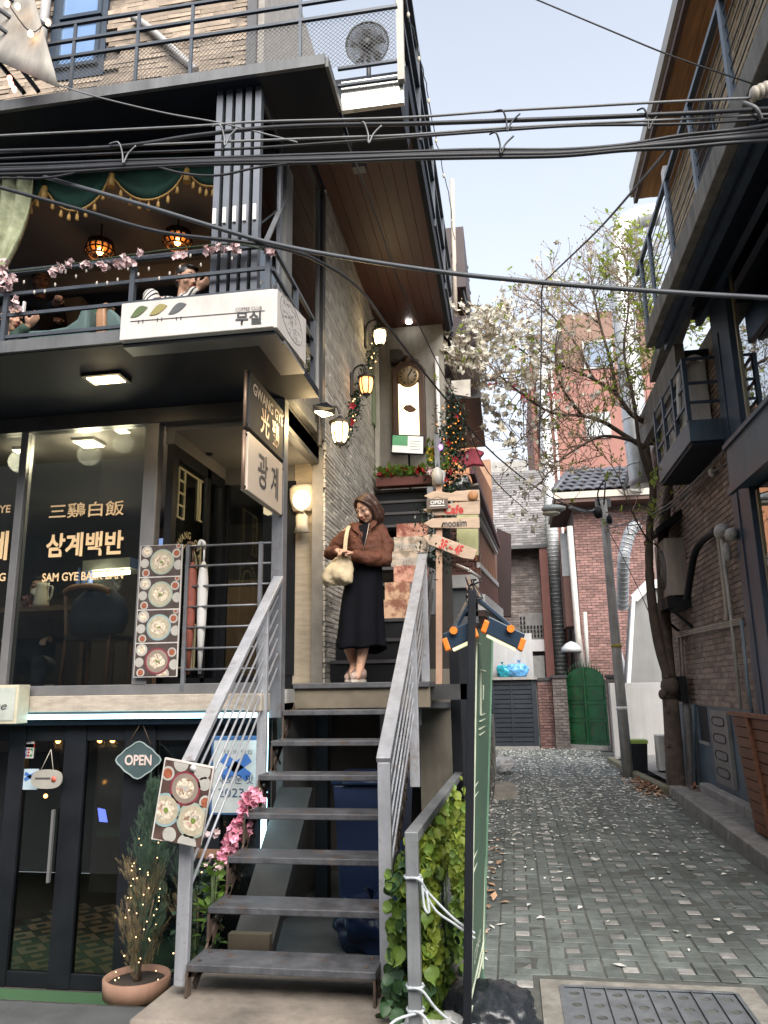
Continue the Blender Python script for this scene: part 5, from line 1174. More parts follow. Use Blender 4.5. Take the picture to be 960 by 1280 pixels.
# upper floor: pale brick wall set back, wooden eave
YB = M('pale_brick', (.36, .285, .19), .8, 0, .22, 8, bump=.3, rnd=.2)
bx((2.42, 2.5, 6.31), (4.5, 9.8, 8.02), 'upper_wall', M('pale_mortar', (.30, .25, .18), .95), RB)
bricks(RB, 'pale_brick', (2.42, 3.5, 6.31), YU, -XU, 6.3, 1.70, .30, .06, .012, YB, dp=.016, nmax=260, keep=lambda u, z: not ((3.9 < u < 4.6 or 1.3 < u < 2.1) and .35 < z < 1.55))
for y0, y1 in ((7.4, 8.1), (4.8, 5.6)): 
    f_ = bx((2.385, y0, 6.5), (2.425, y1, 7.7), 'upper_window', STEELN, RB); MB().box((2.375, y0+.06, 6.56), (2.3845, y1-.06, 7.64)).build('pane', M('dark_pane', (.02, .025, .03), .1, 0, .1, 2), f_)
EV = M('eave_wood', (.46, .235, .105), .6, 0, .3, 3, stretch=(5, .6, 1)); 
for k in range(5): bx((2.02+.092*k, 2.0, 8.02+(.003 if k % 2 else 0)), (2.02+.092*k+.088, 9.62, 8.06), 'eave_board', EV, RB)
bx((1.97, 2.0, 7.98), (2.02, 9.66, 8.22), 'fascia_board', M('brown_fascia', (.10, .055, .045), .6), RB); bx((1.93, 2.0, 8.08), (1.97, 9.66, 8.26), 'gutter', M('cream_gutter', (.42, .38, .33), .5, 0, .1, 3), RB); bx((1.95, 2.0, 8.22), (4.6, 9.66, 8.30), 'roof_sheet', FRAMED, RB)
# condenser balcony
bx((2.28, 9.31, 4.45), (2.70, 11.3, 4.72), 'plant_balcony', SLATE, RB, bev=.006); bx((2.30, 9.33, 4.40), (2.70, 11.28, 4.449), 'balcony_underside', NAVY, RB)
for z in (4.95, 5.2, 5.52): 
    MB().beam((2.30, 9.33, z), (2.30, 11.28, z), .03, .03).build('balcony_bar', STEELN, RB); MB().beam((2.30, 9.33, z), (2.70, 9.33, z), .03, .03).build('balcony_bar', STEELN, RB)
for y in (9.34, 10.0, 10.65, 11.27): bx((2.275, y-.035, 4.72), (2.325, y+.035, 5.53), 'balcony_post', STEELN, RB)
ACW = M('condenser_white', (.78, .76, .71), .5, 0, .1, 4, dirt=.25)
def condenser(label, x0, y0, z0, w_, d_, h_, facing='x', m=None):
    """outdoor air conditioning unit: casing, round grille, feet"""
    t = thing('air_conditioner', label, 'air conditioner', (x0+w_/2, y0+d_/2, z0), 'outdoor air conditioning units')
    m = m or ACW
    MB().box((x0, y0, z0+.03), (x0+w_, y0+d_, z0+h_)).build('casing', m, t, bev=.015)
    if facing == 'x': c = V((x0, y0+d_*.45, z0+h_*.52)); ax = -XU
    else: c = V((x0+w_*.45, y0, z0+h_*.52)); ax = -YU
    r = min(h_, d_ if facing == 'x' else w_)*.38
    g_ = MB().lathe([(r, 0), (r, .008)], c, ax, 24).build('fan_opening', M('grille_dark', (.06, .06, .062), .6), t)
    b = MB(); _, xx, yy = frame_of(ax)
    for rr_ in [r*q/5 for q in range(1, 6)]:
        pts = [c+ax*.014+(xx*math.cos(a)+yy*math.sin(a))*rr_ for a in [2*math.pi*i/20 for i in range(21)]]; b.tube(pts, .004, 4)
    for a in range(8): b.tube([c+ax*.012, c+ax*.012+(xx*math.cos(a*math.pi/4)+yy*math.sin(a*math.pi/4))*r], .004, 4)
    b.build('grille', m, t)
    for dx, dy in ((.06, .04), (w_-.06, .04), (.06, d_-.04), (w_-.06, d_-.04)): bx((x0+dx-.03, y0+dy-.03, z0), (x0+dx+.03, y0+dy+.03, z0+.03), 'foot', BLACK, t)
    return t
condenser('white air conditioner behind the rail of the navy balcony', 2.36, 9.75, 4.725, .32, .95, .95)
condenser('second white air conditioner at the far end of the navy balcony', 2.36, 10.75, 4.725, .30, .5, .7)
condenser('cream air conditioner on a black bracket under a black canopy on the brick wall', 2.42, 12.1, 2.86, .30, .85, .92, m=M('condenser_cream', (.42, .36, .30), .55, 0, .12, 3, dirt=.3))
condenser('low white air conditioner standing by the tree at the end of the kerb strip', 2.44, 14.4, .10, .80, .32, .62, 'y')
b = MB(); b.box((2.36, 12.0, 2.70), (2.72, 13.1, 2.855)); b.beam((2.4, 12.05, 2.7), (2.7, 12.05, 2.4), .04); b.beam((2.4, 13.0, 2.7), (2.7, 13.0, 2.4), .04); b.build('wall_bracket', BLACK, RB)
MB().prism([(2.3, 12.0, 3.92), (2.72, 12.0, 4.22), (2.72, 12.0, 4.10), (2.3, 12.0, 3.84)], (0, 1.15, 0)).build('black_canopy', BLACK, RB)
# pipes and hoses
tag(MB().tube(bez([V((2.62, 9.6, 5.6)), V((2.50, 9.66, 5.68)), V((2.36, 9.70, 5.55)), V((2.31, 9.72, 5.25)), V((2.31, 9.8, 4.95))], 6), .035, 8).build('white_hose', WHITE, None), 'thick white hose arching over the air conditioner on the navy balcony', 'hose')
def pipe(name, label, pts, r, m, sm=True, cat='pipe'):
    return tag(MB().tube(bez(pts, 6) if sm else pts, r, 9).build(name, m, None), label, cat)
PWH = M('beige_pipe', (.40, .34, .28), .6, 0, .15, 6, dirt=.3)
pipe('black_hose', 'thick black hose arching from the wrapped wall outlet to the cream air conditioner', [at(896, 664, X=2.66), at(880, 674, X=2.60), at(869, 690, X=2.55), at(863, 720, X=2.52), at(859, 748, X=2.52)], .05, BLACK, cat='hose')
t = thing('wall_pipe', 'beige wrapped pipe bent down the brick wall beside the steel post', 'pipe', at(910, 760, X=2.64))
MB().tube(bez([at(898, 668, X=2.64), at(904, 720, X=2.64), at(909, 768, X=2.64), at(907, 775, X=2.62)], 5), .032, 8).build('wrapped_run', PWH, t)
MB().tube([at(900, 660, X=2.60), at(915, 780, X=2.64), at(926, 888, X=2.62)], .022, 8).build('lower_run', M('pale_pipe', (.42, .40, .37), .5), t)
b = MB(); b.ell(at(902, 664, X=2.62), (.09, .16, .10), 10, 7); b.ell(at(914, 668, X=2.60), (.07, .12, .08), 10, 7); b.ell(at(909, 690, X=2.60), (.05, .05, .12), 8, 6); b.build('plastic_wrap', M('plastic_wrap', (.40, .39, .37), .35, 0, .3, 20, bump=.8, bscale=30), t)
t = thing('cable_conduits', 'bundle of beige conduits running level along the brick wall', 'conduits', at(885, 785, X=2.62))
for k in range(3): MB().tube([at(845, 791+3*k, X=2.64), at(865, 788+2*k, X=2.64), at(926, 774+3*k, X=2.64)], .016, 6).build('conduit', PWH, t)
for k in range(2): MB().tube([at(848+4*k, 793, X=2.66), at(852+4*k, 860, X=2.66)], .014, 6).build('drop_conduit', PWH, t)
pipe('drain_pipe', 'grey drain pipe standing against the navy base wall behind the tree', [at(845, 868, X=2.62), at(856, 870, X=2.62), at(858, 885, X=2.6), at(861, 930, X=2.6), at(863, 992, X=2.58)], .055, M('old_grey_pipe', (.21, .20, .20), .6, 0, .25, 8, dirt=.4))
pipe('thin_pipe', 'thin navy pipe running down the base wall right of the grey drain pipe', [at(867, 880, X=2.66), at(868, 930, X=2.66), at(871, 985, X=2.66)], .022, SLATE, False)
bx(tuple(at(846, 868, X=2.6)-V((.08, .15, .1))), tuple(at(858, 845, X=2.6)+V((.02, .1, .0))), 'meter_box', BLACK, RB)
pipe('corner_pipe', 'pale blue pipe running down beside the steel post to the planter', [at(927, 775, X=2.60), at(934, 850, X=2.6), at(940, 892, X=2.6)], .02, M('pale_blue_pipe', (.17, .22, .26), .5), False)
# wooden planter
PL = thing('wooden_planter', 'tall orange brown slatted wooden planter on the kerb strip at the right edge', 'planter', (2.7, 8.4, .1))
PLW = M('planter_wood', (.205, .085, .045), .6, 0, .28, 4, stretch=(3, 3, 8), rnd=.12)
n = 11; zt, zb_ = 1.26, .12
for k in range(n):
    z0 = zb_+(zt-zb_)*k/n; z1 = z0+(zt-zb_)/n-.010; sh = .22*(1-k/n)
    bx((2.30+sh*.35, 7.4, z0), (2.33+sh*.35, 8.95-sh*.5, z1), 'slat', PLW, PL, bev=.003)
    bx((2.33+sh*.35, 8.92-sh*.5, z0), (3.0, 8.95-sh*.5, z1), 'slat', PLW, PL)
MB().beam((2.37, 8.28, zb_), (2.285, 8.30, zt), .05, .03).build('batten', PLW, PL)
bx((2.27, 7.38, zt), (2.36, 8.99, zt+.035), 'rim', PLW, PL); bx((2.36, 7.4, zt-.08), (3.0, 8.9, zt-.06), 'soil', M('soil', (.04, .03, .022), .95), PL); bx((2.42, 7.5, .1), (2.9, 8.7, .14), 'base', BLACK, PL)

# ------------------------------------------------------------------ far end of the alley
def wallthing(name, label, cat, a, b_, m, **k): return tag(MB().box(a, b_).build(name, m, None, **k), label, cat)
# stone wall on the left
SW = thing('stone_wall', 'low rough stone wall along the left edge of the alley behind the banner', 'wall', (-.5, 12, 0))
RUB = M('rubble_stone', (.20, .185, .155), .9, 0, .4, 5, bump=.6, rnd=.3)
bx((-.75, 7.6, -.01), (-.44, 14.6, .95), 'wall_core', M('wall_mortar', (.13, .12, .10), .95, 0, .3, 8), SW)
bricks(SW, 'stone', (-.44, 7.6, .0), YU, XU, 7.0, .95, .26, .125, .018, RUB, dp=.03, nmax=160, jit=.02, rough=.02)
bx((-.80, 7.6, .95), (-.40, 14.65, 1.03), 'coping', CONC, SW, bev=.02); bx((-.75, 14.6, -.01), (-.36, 14.9, 1.08), 'end_pier', CONC, SW)
# neighbour on the left
NBG = thing('neighbour_house', 'timber clad house with white balcony edge left of the alley beyond the signpost', 'building', (-1.0, 13, 0))
OW = M('orange_timber', (.34, .14, .06), .65, 0, .4, 4, stretch=(8, 8, .7)); OW2 = M('dark_timber', (.085, .045, .035), .7, 0, .3, 4, stretch=(8, 8, .7))
bx((-3.5, 12.0, -.01), (-.46, 12.4, 3.1), 'front_wall', M('bluish_render', (.20, .215, .23), .8, 0, .1, 3, dirt=.2), NBG)
bx((-3.5, 11.9, 3.1), (-.43, 12.4, 3.3), 'white_band', WHITE, NBG)
bx((-3.5, 12.05, 3.3), (-.40, 12.4, 4.3), 'brick_band', BRM, NBG); bricks(NBG, 'brick', (-1.3, 12.05, 3.3), XU, -YU, .9, .95, .19, .06, .012, M('red_brown_brick', (.17, .075, .055), .85, 0, .3, 9, rnd=.3), nmax=80)
P0, P1 = at(598, 700, Y=12.0), at(622, 728, Y=14.6)
def skew_slab(z0, z1, out, name, m, th=.05):
    a = V((P0.x+out, P0.y, z0)); c = V((P1.x+out, P1.y, z0)); MB().prism([a, c, V((c.x, c.y, z1)), V((a.x, a.y, z1))], (-th, 0, 0)).build(name, m, NBG)
skew_slab(3.42, 3.50, .02, 'balcony_rim', WHITE); skew_slab(2.75, 3.0, .08, 'balcony_edge', WHITE, .3); skew_slab(3.0, 3.42, .0, 'balcony_wall', M('red_brown_brick'))
skew_slab(2.66, 2.74, .06, 'balcony_soffit', OW2, .4)
d_ = (P1-P0); nn = 9
for k in range(nn):
    a = P0+d_*(k/nn); c = P0+d_*((k+.86)/nn)
    MB().prism([(a.x-.02, a.y, 3.52), (c.x-.02, c.y, 3.52), (c.x-.02, c.y, 5.3), (a.x-.02, a.y, 5.3)], (-.03, 0, 0)).build('timber_board', OW, NBG)
MB().prism([at(621, 660, Y=14.7), at(639, 668, Y=15.2), at(639, 770, Y=15.2), at(622, 770, Y=14.7)], (0, .3, 0)).build('timber_pier', OW2, NBG); bx((-.25, 14.7, -.01), (.02, 15.1, 2.9), 'lower_pier', M('bluish_render'), NBG) if False else None
for k, (u0, v0, u1, v1, m) in enumerate(((570, 605, 617, 690, FRAME), (576, 601, 620, 690, WHITE), (582, 598, 621, 685, FRAME), (590, 588, 623, 682, M('maroon_trim', (.10, .02, .03), .5)))):
    MB().beam(at(u0, v0, Y=10.2), at(u1, v1, Y=14.4), .07, .10).build('canopy_rafter', m, NBG)
MB().prism([at(572, 612, Y=10.4), at(598, 606, Y=10.4), at(606, 660, Y=13.5), at(597, 668, Y=13.5)], (0, 0, .03)).build('canopy_sheet', M('canopy_grey', (.28, .25, .21), .7), NBG)
bx((-3.2, 20.0, -.01), (-.62, 20.6, 8.6), 'back_wall', OW, NBG)
MB().prism([at(597, 575, Y=20), at(613, 574, Y=20), at(616, 640, Y=20), at(600, 640, Y=20)], (0, .4, 0)).build('timber_tower', M('tower_timber', (.30, .17, .10), .7, 0, .2, 4), NBG)
star = MB(); sc_ = at(590, 570, Y=11); pts = []
for i in range(10):
    r = (.25 if i % 2 == 0 else .17)*(1+rr(-.3, .3)); pts.append(sc_+V((r*math.cos(i*math.pi/5+.4), 0, r*.75*math.sin(i*math.pi/5+.4))))
tag(star.prism(pts, (0, .12, 0)).build('star_decoration', M('pink_felt', (.55, .10, .14), .8, 0, .2, 8), None, bev=.02), 'crumpled pink star shaped decoration above the grey canopy left of the alley', 'decoration')
# upper box past the stairs
EX = thing('upper_annex', 'dark maroon upper annex jutting over the stair head with a pipe mast', 'building', (-.6, 11, 5.6))
MAR = M('dark_maroon', (.035, .020, .022), .6, 0, .3, 3, dirt=.2)
bx((-1.6, 10.35, 5.62), (-.28, 12.6, 6.9), 'annex_box', MAR, EX); bx((-1.6, 10.32, 5.60), (-.24, 12.65, 5.66), 'annex_edge', FRAMED, EX); bx((-1.0, 10.4, 7.4), (-.38, 12.4, 8.4), 'annex_top', MAR, EX)
MB().tube([at(570, 420, Y=10.4), at(565, 225, Y=10.4)], .035, 8).build('pale_mast', M('mast_pale', (.42, .36, .30), .6), EX); MB().beam(at(568, 415, Y=10.5), at(563, 318, Y=10.5), .10, .04).build('red_timber', M('red_timber', (.30, .10, .05), .7), EX)
MB().tube(bez([at(565, 318, Y=10.4), at(572, 340, Y=10.4), at(580, 368, Y=10.5), at(590, 410, Y=10.6)], 5), .02, 6).build('arm', DARK, EX)
for k in range(8): MB().beam(at(575+2*k, 320+13*k, Y=10.9), at(584+1.6*k, 335+16*k, Y=12.5), .05, .03).build('slat', DARK, EX)
tag(MB().prism([at(564, 476, Y=9.9), at(588, 474, Y=9.9), at(588, 496, Y=9.9), at(564, 492, Y=9.9)], (0, .03, 0)).build('white_board', M('white_board', (.60, .56, .50), .6), None), 'blank white board hanging among blossoms under the maroon annex', 'board')
# gates at the far end
DGT = thing('slatted_gate', 'dark navy gate of level slats at the end of the alley', 'gate', (.06, 21, 0))
NG = M('gate_navy', (.030, .038, .048), .5, .2, .2, 3)
for x0, x1 in ((-.56, -.48), (.50, .62), (-.05, .0)): bx((x0, 20.98, 0), (x1, 21.06, 1.75), 'gate_stile', NG, DGT)
for k in range(14): bx((-.48, 21.0, .06+.12*k), (.50, 21.04, .06+.12*k+.10), 'slat', NG, DGT)
bx((-.6, 21.1, 0), (.62, 21.12, 1.75), 'backing_sheet', BLACK, DGT); bx((-.62, 20.9, 1.75), (.66, 21.3, 1.82), 'gate_top', CONC, DGT); bx((-.6, 20.7, -.005), (.62, 21.0, .06), 'doorstep', CONC, DGT)
bx((-1.2, 21.0, 0), (-.58, 21.3, 1.9), 'side_panel', NG, DGT)
RBK = M('dark_red_brick', (.15, .083, .073), .85, 0, .3, 9, rnd=.3); GBK = M('grey_brown_brick', (.13, .11, .10), .85, 0, .3, 9, rnd=.3); RBMo = M('red_mortar', (.15, .12, .11), .95); 
def pier(label, x0, x1, y0, y1, h, m):
    t = thing('brick_pier', label, 'pier', ((x0+x1)/2, (y0+y1)/2, 0), 'brick piers beside the gates')
    bx((x0, y0, 0), (x1, y1, h), 'mortar_core', RBMo, t); bricks(t, 'brick', (x0, y0, 0), XU, -YU, x1-x0, h, .19, .06, .012, m, nmax=100); bx((x0-.03, y0-.05, h), (x1+.03, y1, h+.07), 'cap_stone', FRAMED, t)
pier('red brick pier right of the dark slatted gate', .66, 1.02, 21.0, 21.4, 1.72, RBK); pier('grey brown brick pier left of the green gate', 1.04, 1.40, 20.85, 21.25, 1.78, GBK); pier('narrow brick pier right of the green gate', 2.32, 2.50, 19.9, 20.2, 1.75, GBK)
GGT = thing('green_gate', 'dark green double metal gate with arched top and spikes', 'gate', (1.85, 20.6, 0))
GRNP = M('gate_green', (.008, .085, .028), .45, .1, .35, 4, dirt=.5, rust=.6)
g0, g1 = V((1.38, 21.0, .12)), V((2.30, 20.25, .12)); gd = (g1-g0); gn = V((-gd.y, gd.x, 0)).normalized()*-1
gn = gn if gn.y < 0 else -gn
for s0, s1 in ((0, .49), (.51, 1)):
    n = 8; top = []
    for i in range(n+1):
        t = s0+(s1-s0)*i/n; top.append(g0+gd*t+ZU*(1.50+.42*math.sqrt(max(0, 1-((t-.5)/.5)**2*.98))))
    leaf = MB().prism([g0+gd*s0, g0+gd*s1]+top[::-1], -gn*.03).build('gate_leaf', GRNP, GGT)
    for z0, z1 in ((.1, .55), (.65, 1.0), (1.1, 1.45)):
        b = MB(); a0, a1 = g0+gd*(s0+.05)+gn*.006, g0+gd*(s1-.05)+gn*.006
        for q in ((a0+ZU*z0, a1+ZU*z0), (a0+ZU*z1, a1+ZU*z1), (a0+ZU*z0, a0+ZU*z1), (a1+ZU*z0, a1+ZU*z1)): b.beam(q[0], q[1], .015, .015)
        b.build('panel_bead', GRNP, leaf)
for i in range(15):
    t = (i+.5)/15; p = g0+gd*t+ZU*(1.50+.42*math.sqrt(max(0, 1-((t-.5)/.5)**2*.98))); MB().tube([p, p+ZU*.16], [.014, .003], 5).build('spike', GRNP, GGT)
MB().beam(g0+gd*.5+gn*.02, g0+gd*.5+gn*.02+ZU*1.9, .04, .03).build('meeting_bar', GRNP, GGT); MB().beam(g0-ZU*.06, g1-ZU*.06, .2, .1).build('sill_stone', CONC, GGT)
sg = MB().box((2.36, 19.86, 1.35), (2.50, 19.88, 1.62)); tag(sg.build('address_plate', M('plate_blue', (.05, .22, .42), .4), None), 'small blue house number plate right of the green gate', 'plate')
# trash bags on the ledge over the slatted gate
LEDGE = wallthing('gate_ledge', 'pale wall panel above the dark slatted gate holding rubbish bags', 'wall', (-.7, 21.6, 1.82), (.60, 21.7, 3.0), M('pale_render', (.42, .42, .42), .8, 0, .08, 3, dirt=.2))
for lab, u, v, r, m in (('teal rubbish bag on the ledge above the slatted gate', 631, 836, (.20, .15, .26), M('teal_bag', (.02, .28, .36), .3, 0, .2, 6, bump=.6, bscale=15)), ('larger blue rubbish bag on the ledge right of the teal bag', 646, 835, (.27, .18, .28), M('blue_bag', (.10, .32, .60), .3, 0, .2, 6, bump=.6, bscale=15))):
    c = at(u, v, Y=21.35); c.z = 1.83; sack('rubbish_bag', lab, 'bag', c, (r[0]*1.1, r[1], r[2]*.85), m, u)
# grey brick house
GH = thing('grey_brick_house', 'tall grey brick house with a recessed bay at the end of the alley', 'building', (.3, 27, 0))
GHB = M('pale_grey_brick', (.26, .25, .25), .85, 0, .3, 5, rnd=.3); GHM = M('grey_house_mortar', (.19, .185, .18), .95)
bx((-2.6, 27.0, 6.4), (1.45, 29, 9.15), 'upper_wall', GHM, GH); bx((-2.6, 27.8, 0), (1.45, 29, 6.4), 'recess_wall', M('recess_mortar', (.15, .135, .125), .95), GH)
bx((-2.6, 27.0, 0), (.0, 27.8, 6.4), 'left_pier', OW2, GH); bx((1.18, 27.0, 0), (1.45, 27.8, 6.4), 'right_pier', M('terracotta_paint', (.23, .10, .08), .8, 0, .15, 3, dirt=.2), GH); bx((-2.62, 26.95, 6.3), (1.47, 27.0, 6.42), 'lintel', FRAMED, GH)
bricks(GH, 'brick', (-.6, 27.0, 6.42), XU, -YU, 2.05, 2.7, .30, .075, .012, GHB, nmax=150); bricks(GH, 'brick', (.0, 27.8, 1.7), XU, -YU, 1.2, 4.6, .30, .075, .012, M('brown_grey_brick', (.21, .18, .165), .85, 0, .35, 5, rnd=.35), nmax=150)
bx((-2.2, 27.2, 9.15), (.95, 28.8, 9.6), 'roof_parapet', CONC, GH)
bs = MB()
for i in range(7):
    for j in range(5):
        if not (i > 1 and j > 2): bx((.40+.115*i, 27.70, 3.25+.16*j), (.40+.115*i+.06, 27.765, 3.25+.16*j+.09), 'block_hole', BLACK, GH)
bx((.36, 27.77, 3.15), (1.18, 27.79, 4.1), 'breeze_block', M('breeze_grey', (.26, .25, .24), .9), GH); bx((.30, 27.4, 2.75), (1.18, 27.75, 3.15), 'white_sill', WHITE, GH); bx((.7, 27.5, 1.8), (1.15, 27.7, 2.6), 'meter_cupboard', M('cupboard_grey', (.30, .30, .29), .6), GH)
# tall terracotta building
TR = thing('terracotta_building', 'tall terracotta painted building with silver duct behind the tile roofed house', 'building', (4, 30, 0))
TER = M('terracotta_render', (.27, .125, .10), .8, 0, .1, 2, dirt=.15)
bx((1.30, 29.0, 0), (8.5, 36, 13.8), 'main_wall', TER, TR); bx((2.7, 29.2, 13.8), (6.5, 34, 16.2), 'top_storey', M('brown_top', (.20, .12, .09), .8), TR)
for u0, v0, u1, v1, n_ in ((730, 424, 765, 462, 'blue_window'), (733, 515, 762, 549, 'window')):
    a, c = at(u0, v1, Y=28.97), at(u1, v0, Y=28.97); f_ = bx((a.x, 28.93, a.z), (c.x, 28.99, c.z), n_, M('win_frame_pale', (.32, .33, .33), .5), TR)
    MB().box((a.x+.08, 28.91, a.z+.08), (c.x-.08, 28.925, c.z-.08)).build('pane', M('pane_blue', (.12, .17, .25), .5, 0, .2, 2) if n_ == 'blue_window' else M('pane_pale', (.28, .32, .33), .2), f_)
MB().tube([(1.38, 28.9, 1.9), (1.38, 28.9, 14)], .10, 8).build('side_pipe', M('terracotta_paint'), TR); MB().tube([(2.16, 28.85, 1.9), (2.16, 28.85, 14)], .05, 8).build('side_pipe', WHITE, TR)
GALV = M('galvanised_duct', (.64, .66, .67), .5, .45, .15, 4, dirt=.2)
def duct(label, pts, r, ring=.5, name='duct'):
    t = thing(name, label, 'duct', pts[0]); b = MB(); b.tube(pts, r, 14); b.build('duct_run', GALV, t); b = MB(); acc = 0
    for p, q in zip(pts, pts[1:]):
        p, q = V(p), V(q); l = (q-p).length; d = (q-p)/l; k = ring-acc
        while k < l: b.tube([p+d*(k-.012), p+d*(k+.012)], r*1.05, 14); k += ring
        acc = (l-(k-ring))
    b.build('duct_ring', GALV, t, kind='stuff'); return t
duct('slim silver spiral duct climbing the left edge of the terracotta building', [(1.76, 28.7, 1.9), (1.76, 28.7, 14.6)], .24, .14)
duct('fat galvanised duct with an elbow coming out of the wooden eave', bez([(3.2, 13.6, 10.3), (2.75, 13.6, 10.25), (2.45, 13.6, 9.95), (2.40, 13.6, 9.4), (2.42, 13.6, 6.0), (2.45, 13.6, 5.0)], 4), .21, .42)
pd = [at(797, 654, Y=16), at(788, 665, Y=16), at(782, 685, Y=16), at(779, 705, Y=16), at(778, 760, Y=16.5)]
duct('short silver flexible duct bending down beside the tile roofed house', bez(pd, 5), .12, .10)
# tile roofed brick house
TH = thing('tile_roof_house', 'dark red brick house with a grey tiled eave beside the green gate', 'building', (3.5, 25, 0))
HX0 = 2.15
bx((HX0, 24.0, 0), (7, 30, 7.0), 'house_wall', RBMo, TH); bricks(TH, 'brick', (HX0, 24.0, 0.9), XU, -YU, 2.3, 6.0, .23, .07, .012, RBK, nmax=200)
bx((HX0-.35, 25.0, 3.4), (HX0, 26.2, 5.9), 'side_bay', M('bay_brown', (.16, .085, .07), .8, 0, .2, 5), TH); bx((HX0-.37, 24.98, 5.0), (HX0-.05, 25.0, 6.4), 'bay_window', M('bay_pane', (.30, .32, .33), .3), TH)
CRM = M('cream_eave', (.42, .38, .32), .7, 0, .1, 3); bx((1.60, 23.2, 7.0), (6.5, 27, 7.12), 'eave_soffit', OW2, TH); bx((1.55, 23.15, 7.12), (6.5, 23.3, 7.32), 'eave_board', CRM, TH); bx((1.55, 23.3, 7.12), (1.7, 27, 7.32), 'eave_board', CRM, TH)
RTI = M('grey_roof_tile', (.085, .09, .105), .55, 0, .25, 5, rnd=.2)
tm = []
for _ in range(2):
    b = MB(); vs = []
    for j, y in ((0, 0), (1, .34)):
        for i in range(7):
            x = -.16+.32*i/6; vs.append((x, y, .05*math.sin(math.pi*i/6)+(.03 if j == 0 else 0)))
    vs += [(x, y, z-.03) for x, y, z in vs[:7]]
    me = bpy.data.meshes.new('roof_tile'); me.from_pydata(vs, [], [(i, i+1, 8+i, 7+i) for i in range(6)]+[(14+i, 15+i, i+1, i) for i in range(6)]); me.materials.append(RTI); tm.append(me)
sl = math.radians(38)
for r_ in range(6):
    for c_ in range(12):
        x = 1.65+.31*c_+.12*r_*.9; 
        if x < 5.2: inst(tm[(r_+c_) % 2], 'roof_tile', (x, 23.2+.27*r_*math.cos(sl), 7.34+.27*r_*math.sin(sl)+.03), (sl*.9, 0, rr(-.02, .02)), TH)
MB().prism([(1.55, 23.25, 7.30), (5.5, 23.25, 7.30), (5.5, 24.7, 8.4), (2.3, 24.7, 8.4)], (0, 0, -.05)).build('roof_deck', RTI, TH); MB().prism([(1.55, 23.25, 7.3), (2.3, 24.7, 8.4), (2.3, 26, 8.4), (1.55, 27, 7.3)], (0, 0, -.05)).build('roof_side', RTI, TH)
MB().tube([(1.55, 23.15, 7.36), (2.3, 24.6, 8.45)], .08, 8).build('hip_ridge', RTI, TH)
MB().beam((3.95, 23.0, 7.2), (4.6, 22.2, 9.3), .5, .06).build('raised_gutter', M('pale_gutter', (.34, .33, .30), .6), TH); MB().beam((3.6, 23.0, 7.25), (4.25, 22.2, 9.35), .06, .10).build('gutter_edge', FRAMED, TH)
MB().tube([at(712, 658, Y=23), at(722, 790, Y=23), at(728, 835, Y=23)], .09, 8).build('down_pipe', M('pale_pipe'), TH); MB().tube([at(731, 765, Y=23.5), at(735, 840, Y=23.5)], .06, 8).build('down_pipe', M('pale_pipe'), TH)
MB().tube([at(770, 800, Y=22), at(785, 855, Y=20)], .07, 8).build('white_pipe', WHITE, TH)
b = MB().lathe([(.3, 0), (.28, .12), (.16, .24), (.02, .3)], at(714, 806, Y=23)-ZU*.2, n=14); tag(b.build('vent_cowl', GALV, None), 'round silver vent cowl beside the down pipe above the brick piers', 'vent')
# pale sloping enclosure and low white wall
LW = wallthing('low_white_wall', 'low off white wall between the green gate and the tree', 'wall', (2.14, 18.0, 0), (4.2, 18.25, 1.62), M('off_white_render', (.42, .41, .39), .8, 0, .07, 3, dirt=.15), bev=.01)
EN = thing('sloped_enclosure', 'grey rendered stair enclosure with a white slanting cap behind the low white wall', 'enclosure', (3.2, 19, 0))
e4 = [at(788, 858, Y=19), at(845, 858, Y=19), at(845, 735, Y=19), at(812, 733, Y=19), at(795, 752, Y=19)]
MB().prism(e4, (0, 1.2, 0)).build('enclosure_wall', M('grey_enclosure', (.21, .21, .205), .8, 0, .1, 3, dirt=.15), EN); MB().beam(e4[3]+V((-.02, -.05, .06)), e4[4]+V((-.06, -.05, .06)), .16, .20).build('white_cap', WHITE, EN); MB().beam(e4[4]+V((-.06, -.05, .1)), e4[0]+V((-.06, -.05, 0)), .08, .2).build('white_edge', WHITE, EN); MB().beam(e4[3]+V((-.02, -.05, .06)), e4[2]+V((0, -.05, .06)), .16, .2).build('white_cap', WHITE, EN)
t = thing('refuse_bin', 'black bin with a lime green rim beside the utility pole', 'bin', (2.15, 14.8, .1))
c = at(797, 961, Y=14.9); MB().loft([[V((c.x+sx*s, c.y+sy*s, z)) for sx, sy in ((-1,-1),(1,-1),(1,1),(-1,1))] for s, z in ((.15, .05), (.18, .58))], smooth=False).build('bin_body', BLACK, t, bev=.01); MB().box((c.x-.19, c.y-.19, .56), (c.x+.19, c.y+.19, .62)).build('bin_rim', M('lime_plastic', (.25, .36, .08), .5), t)
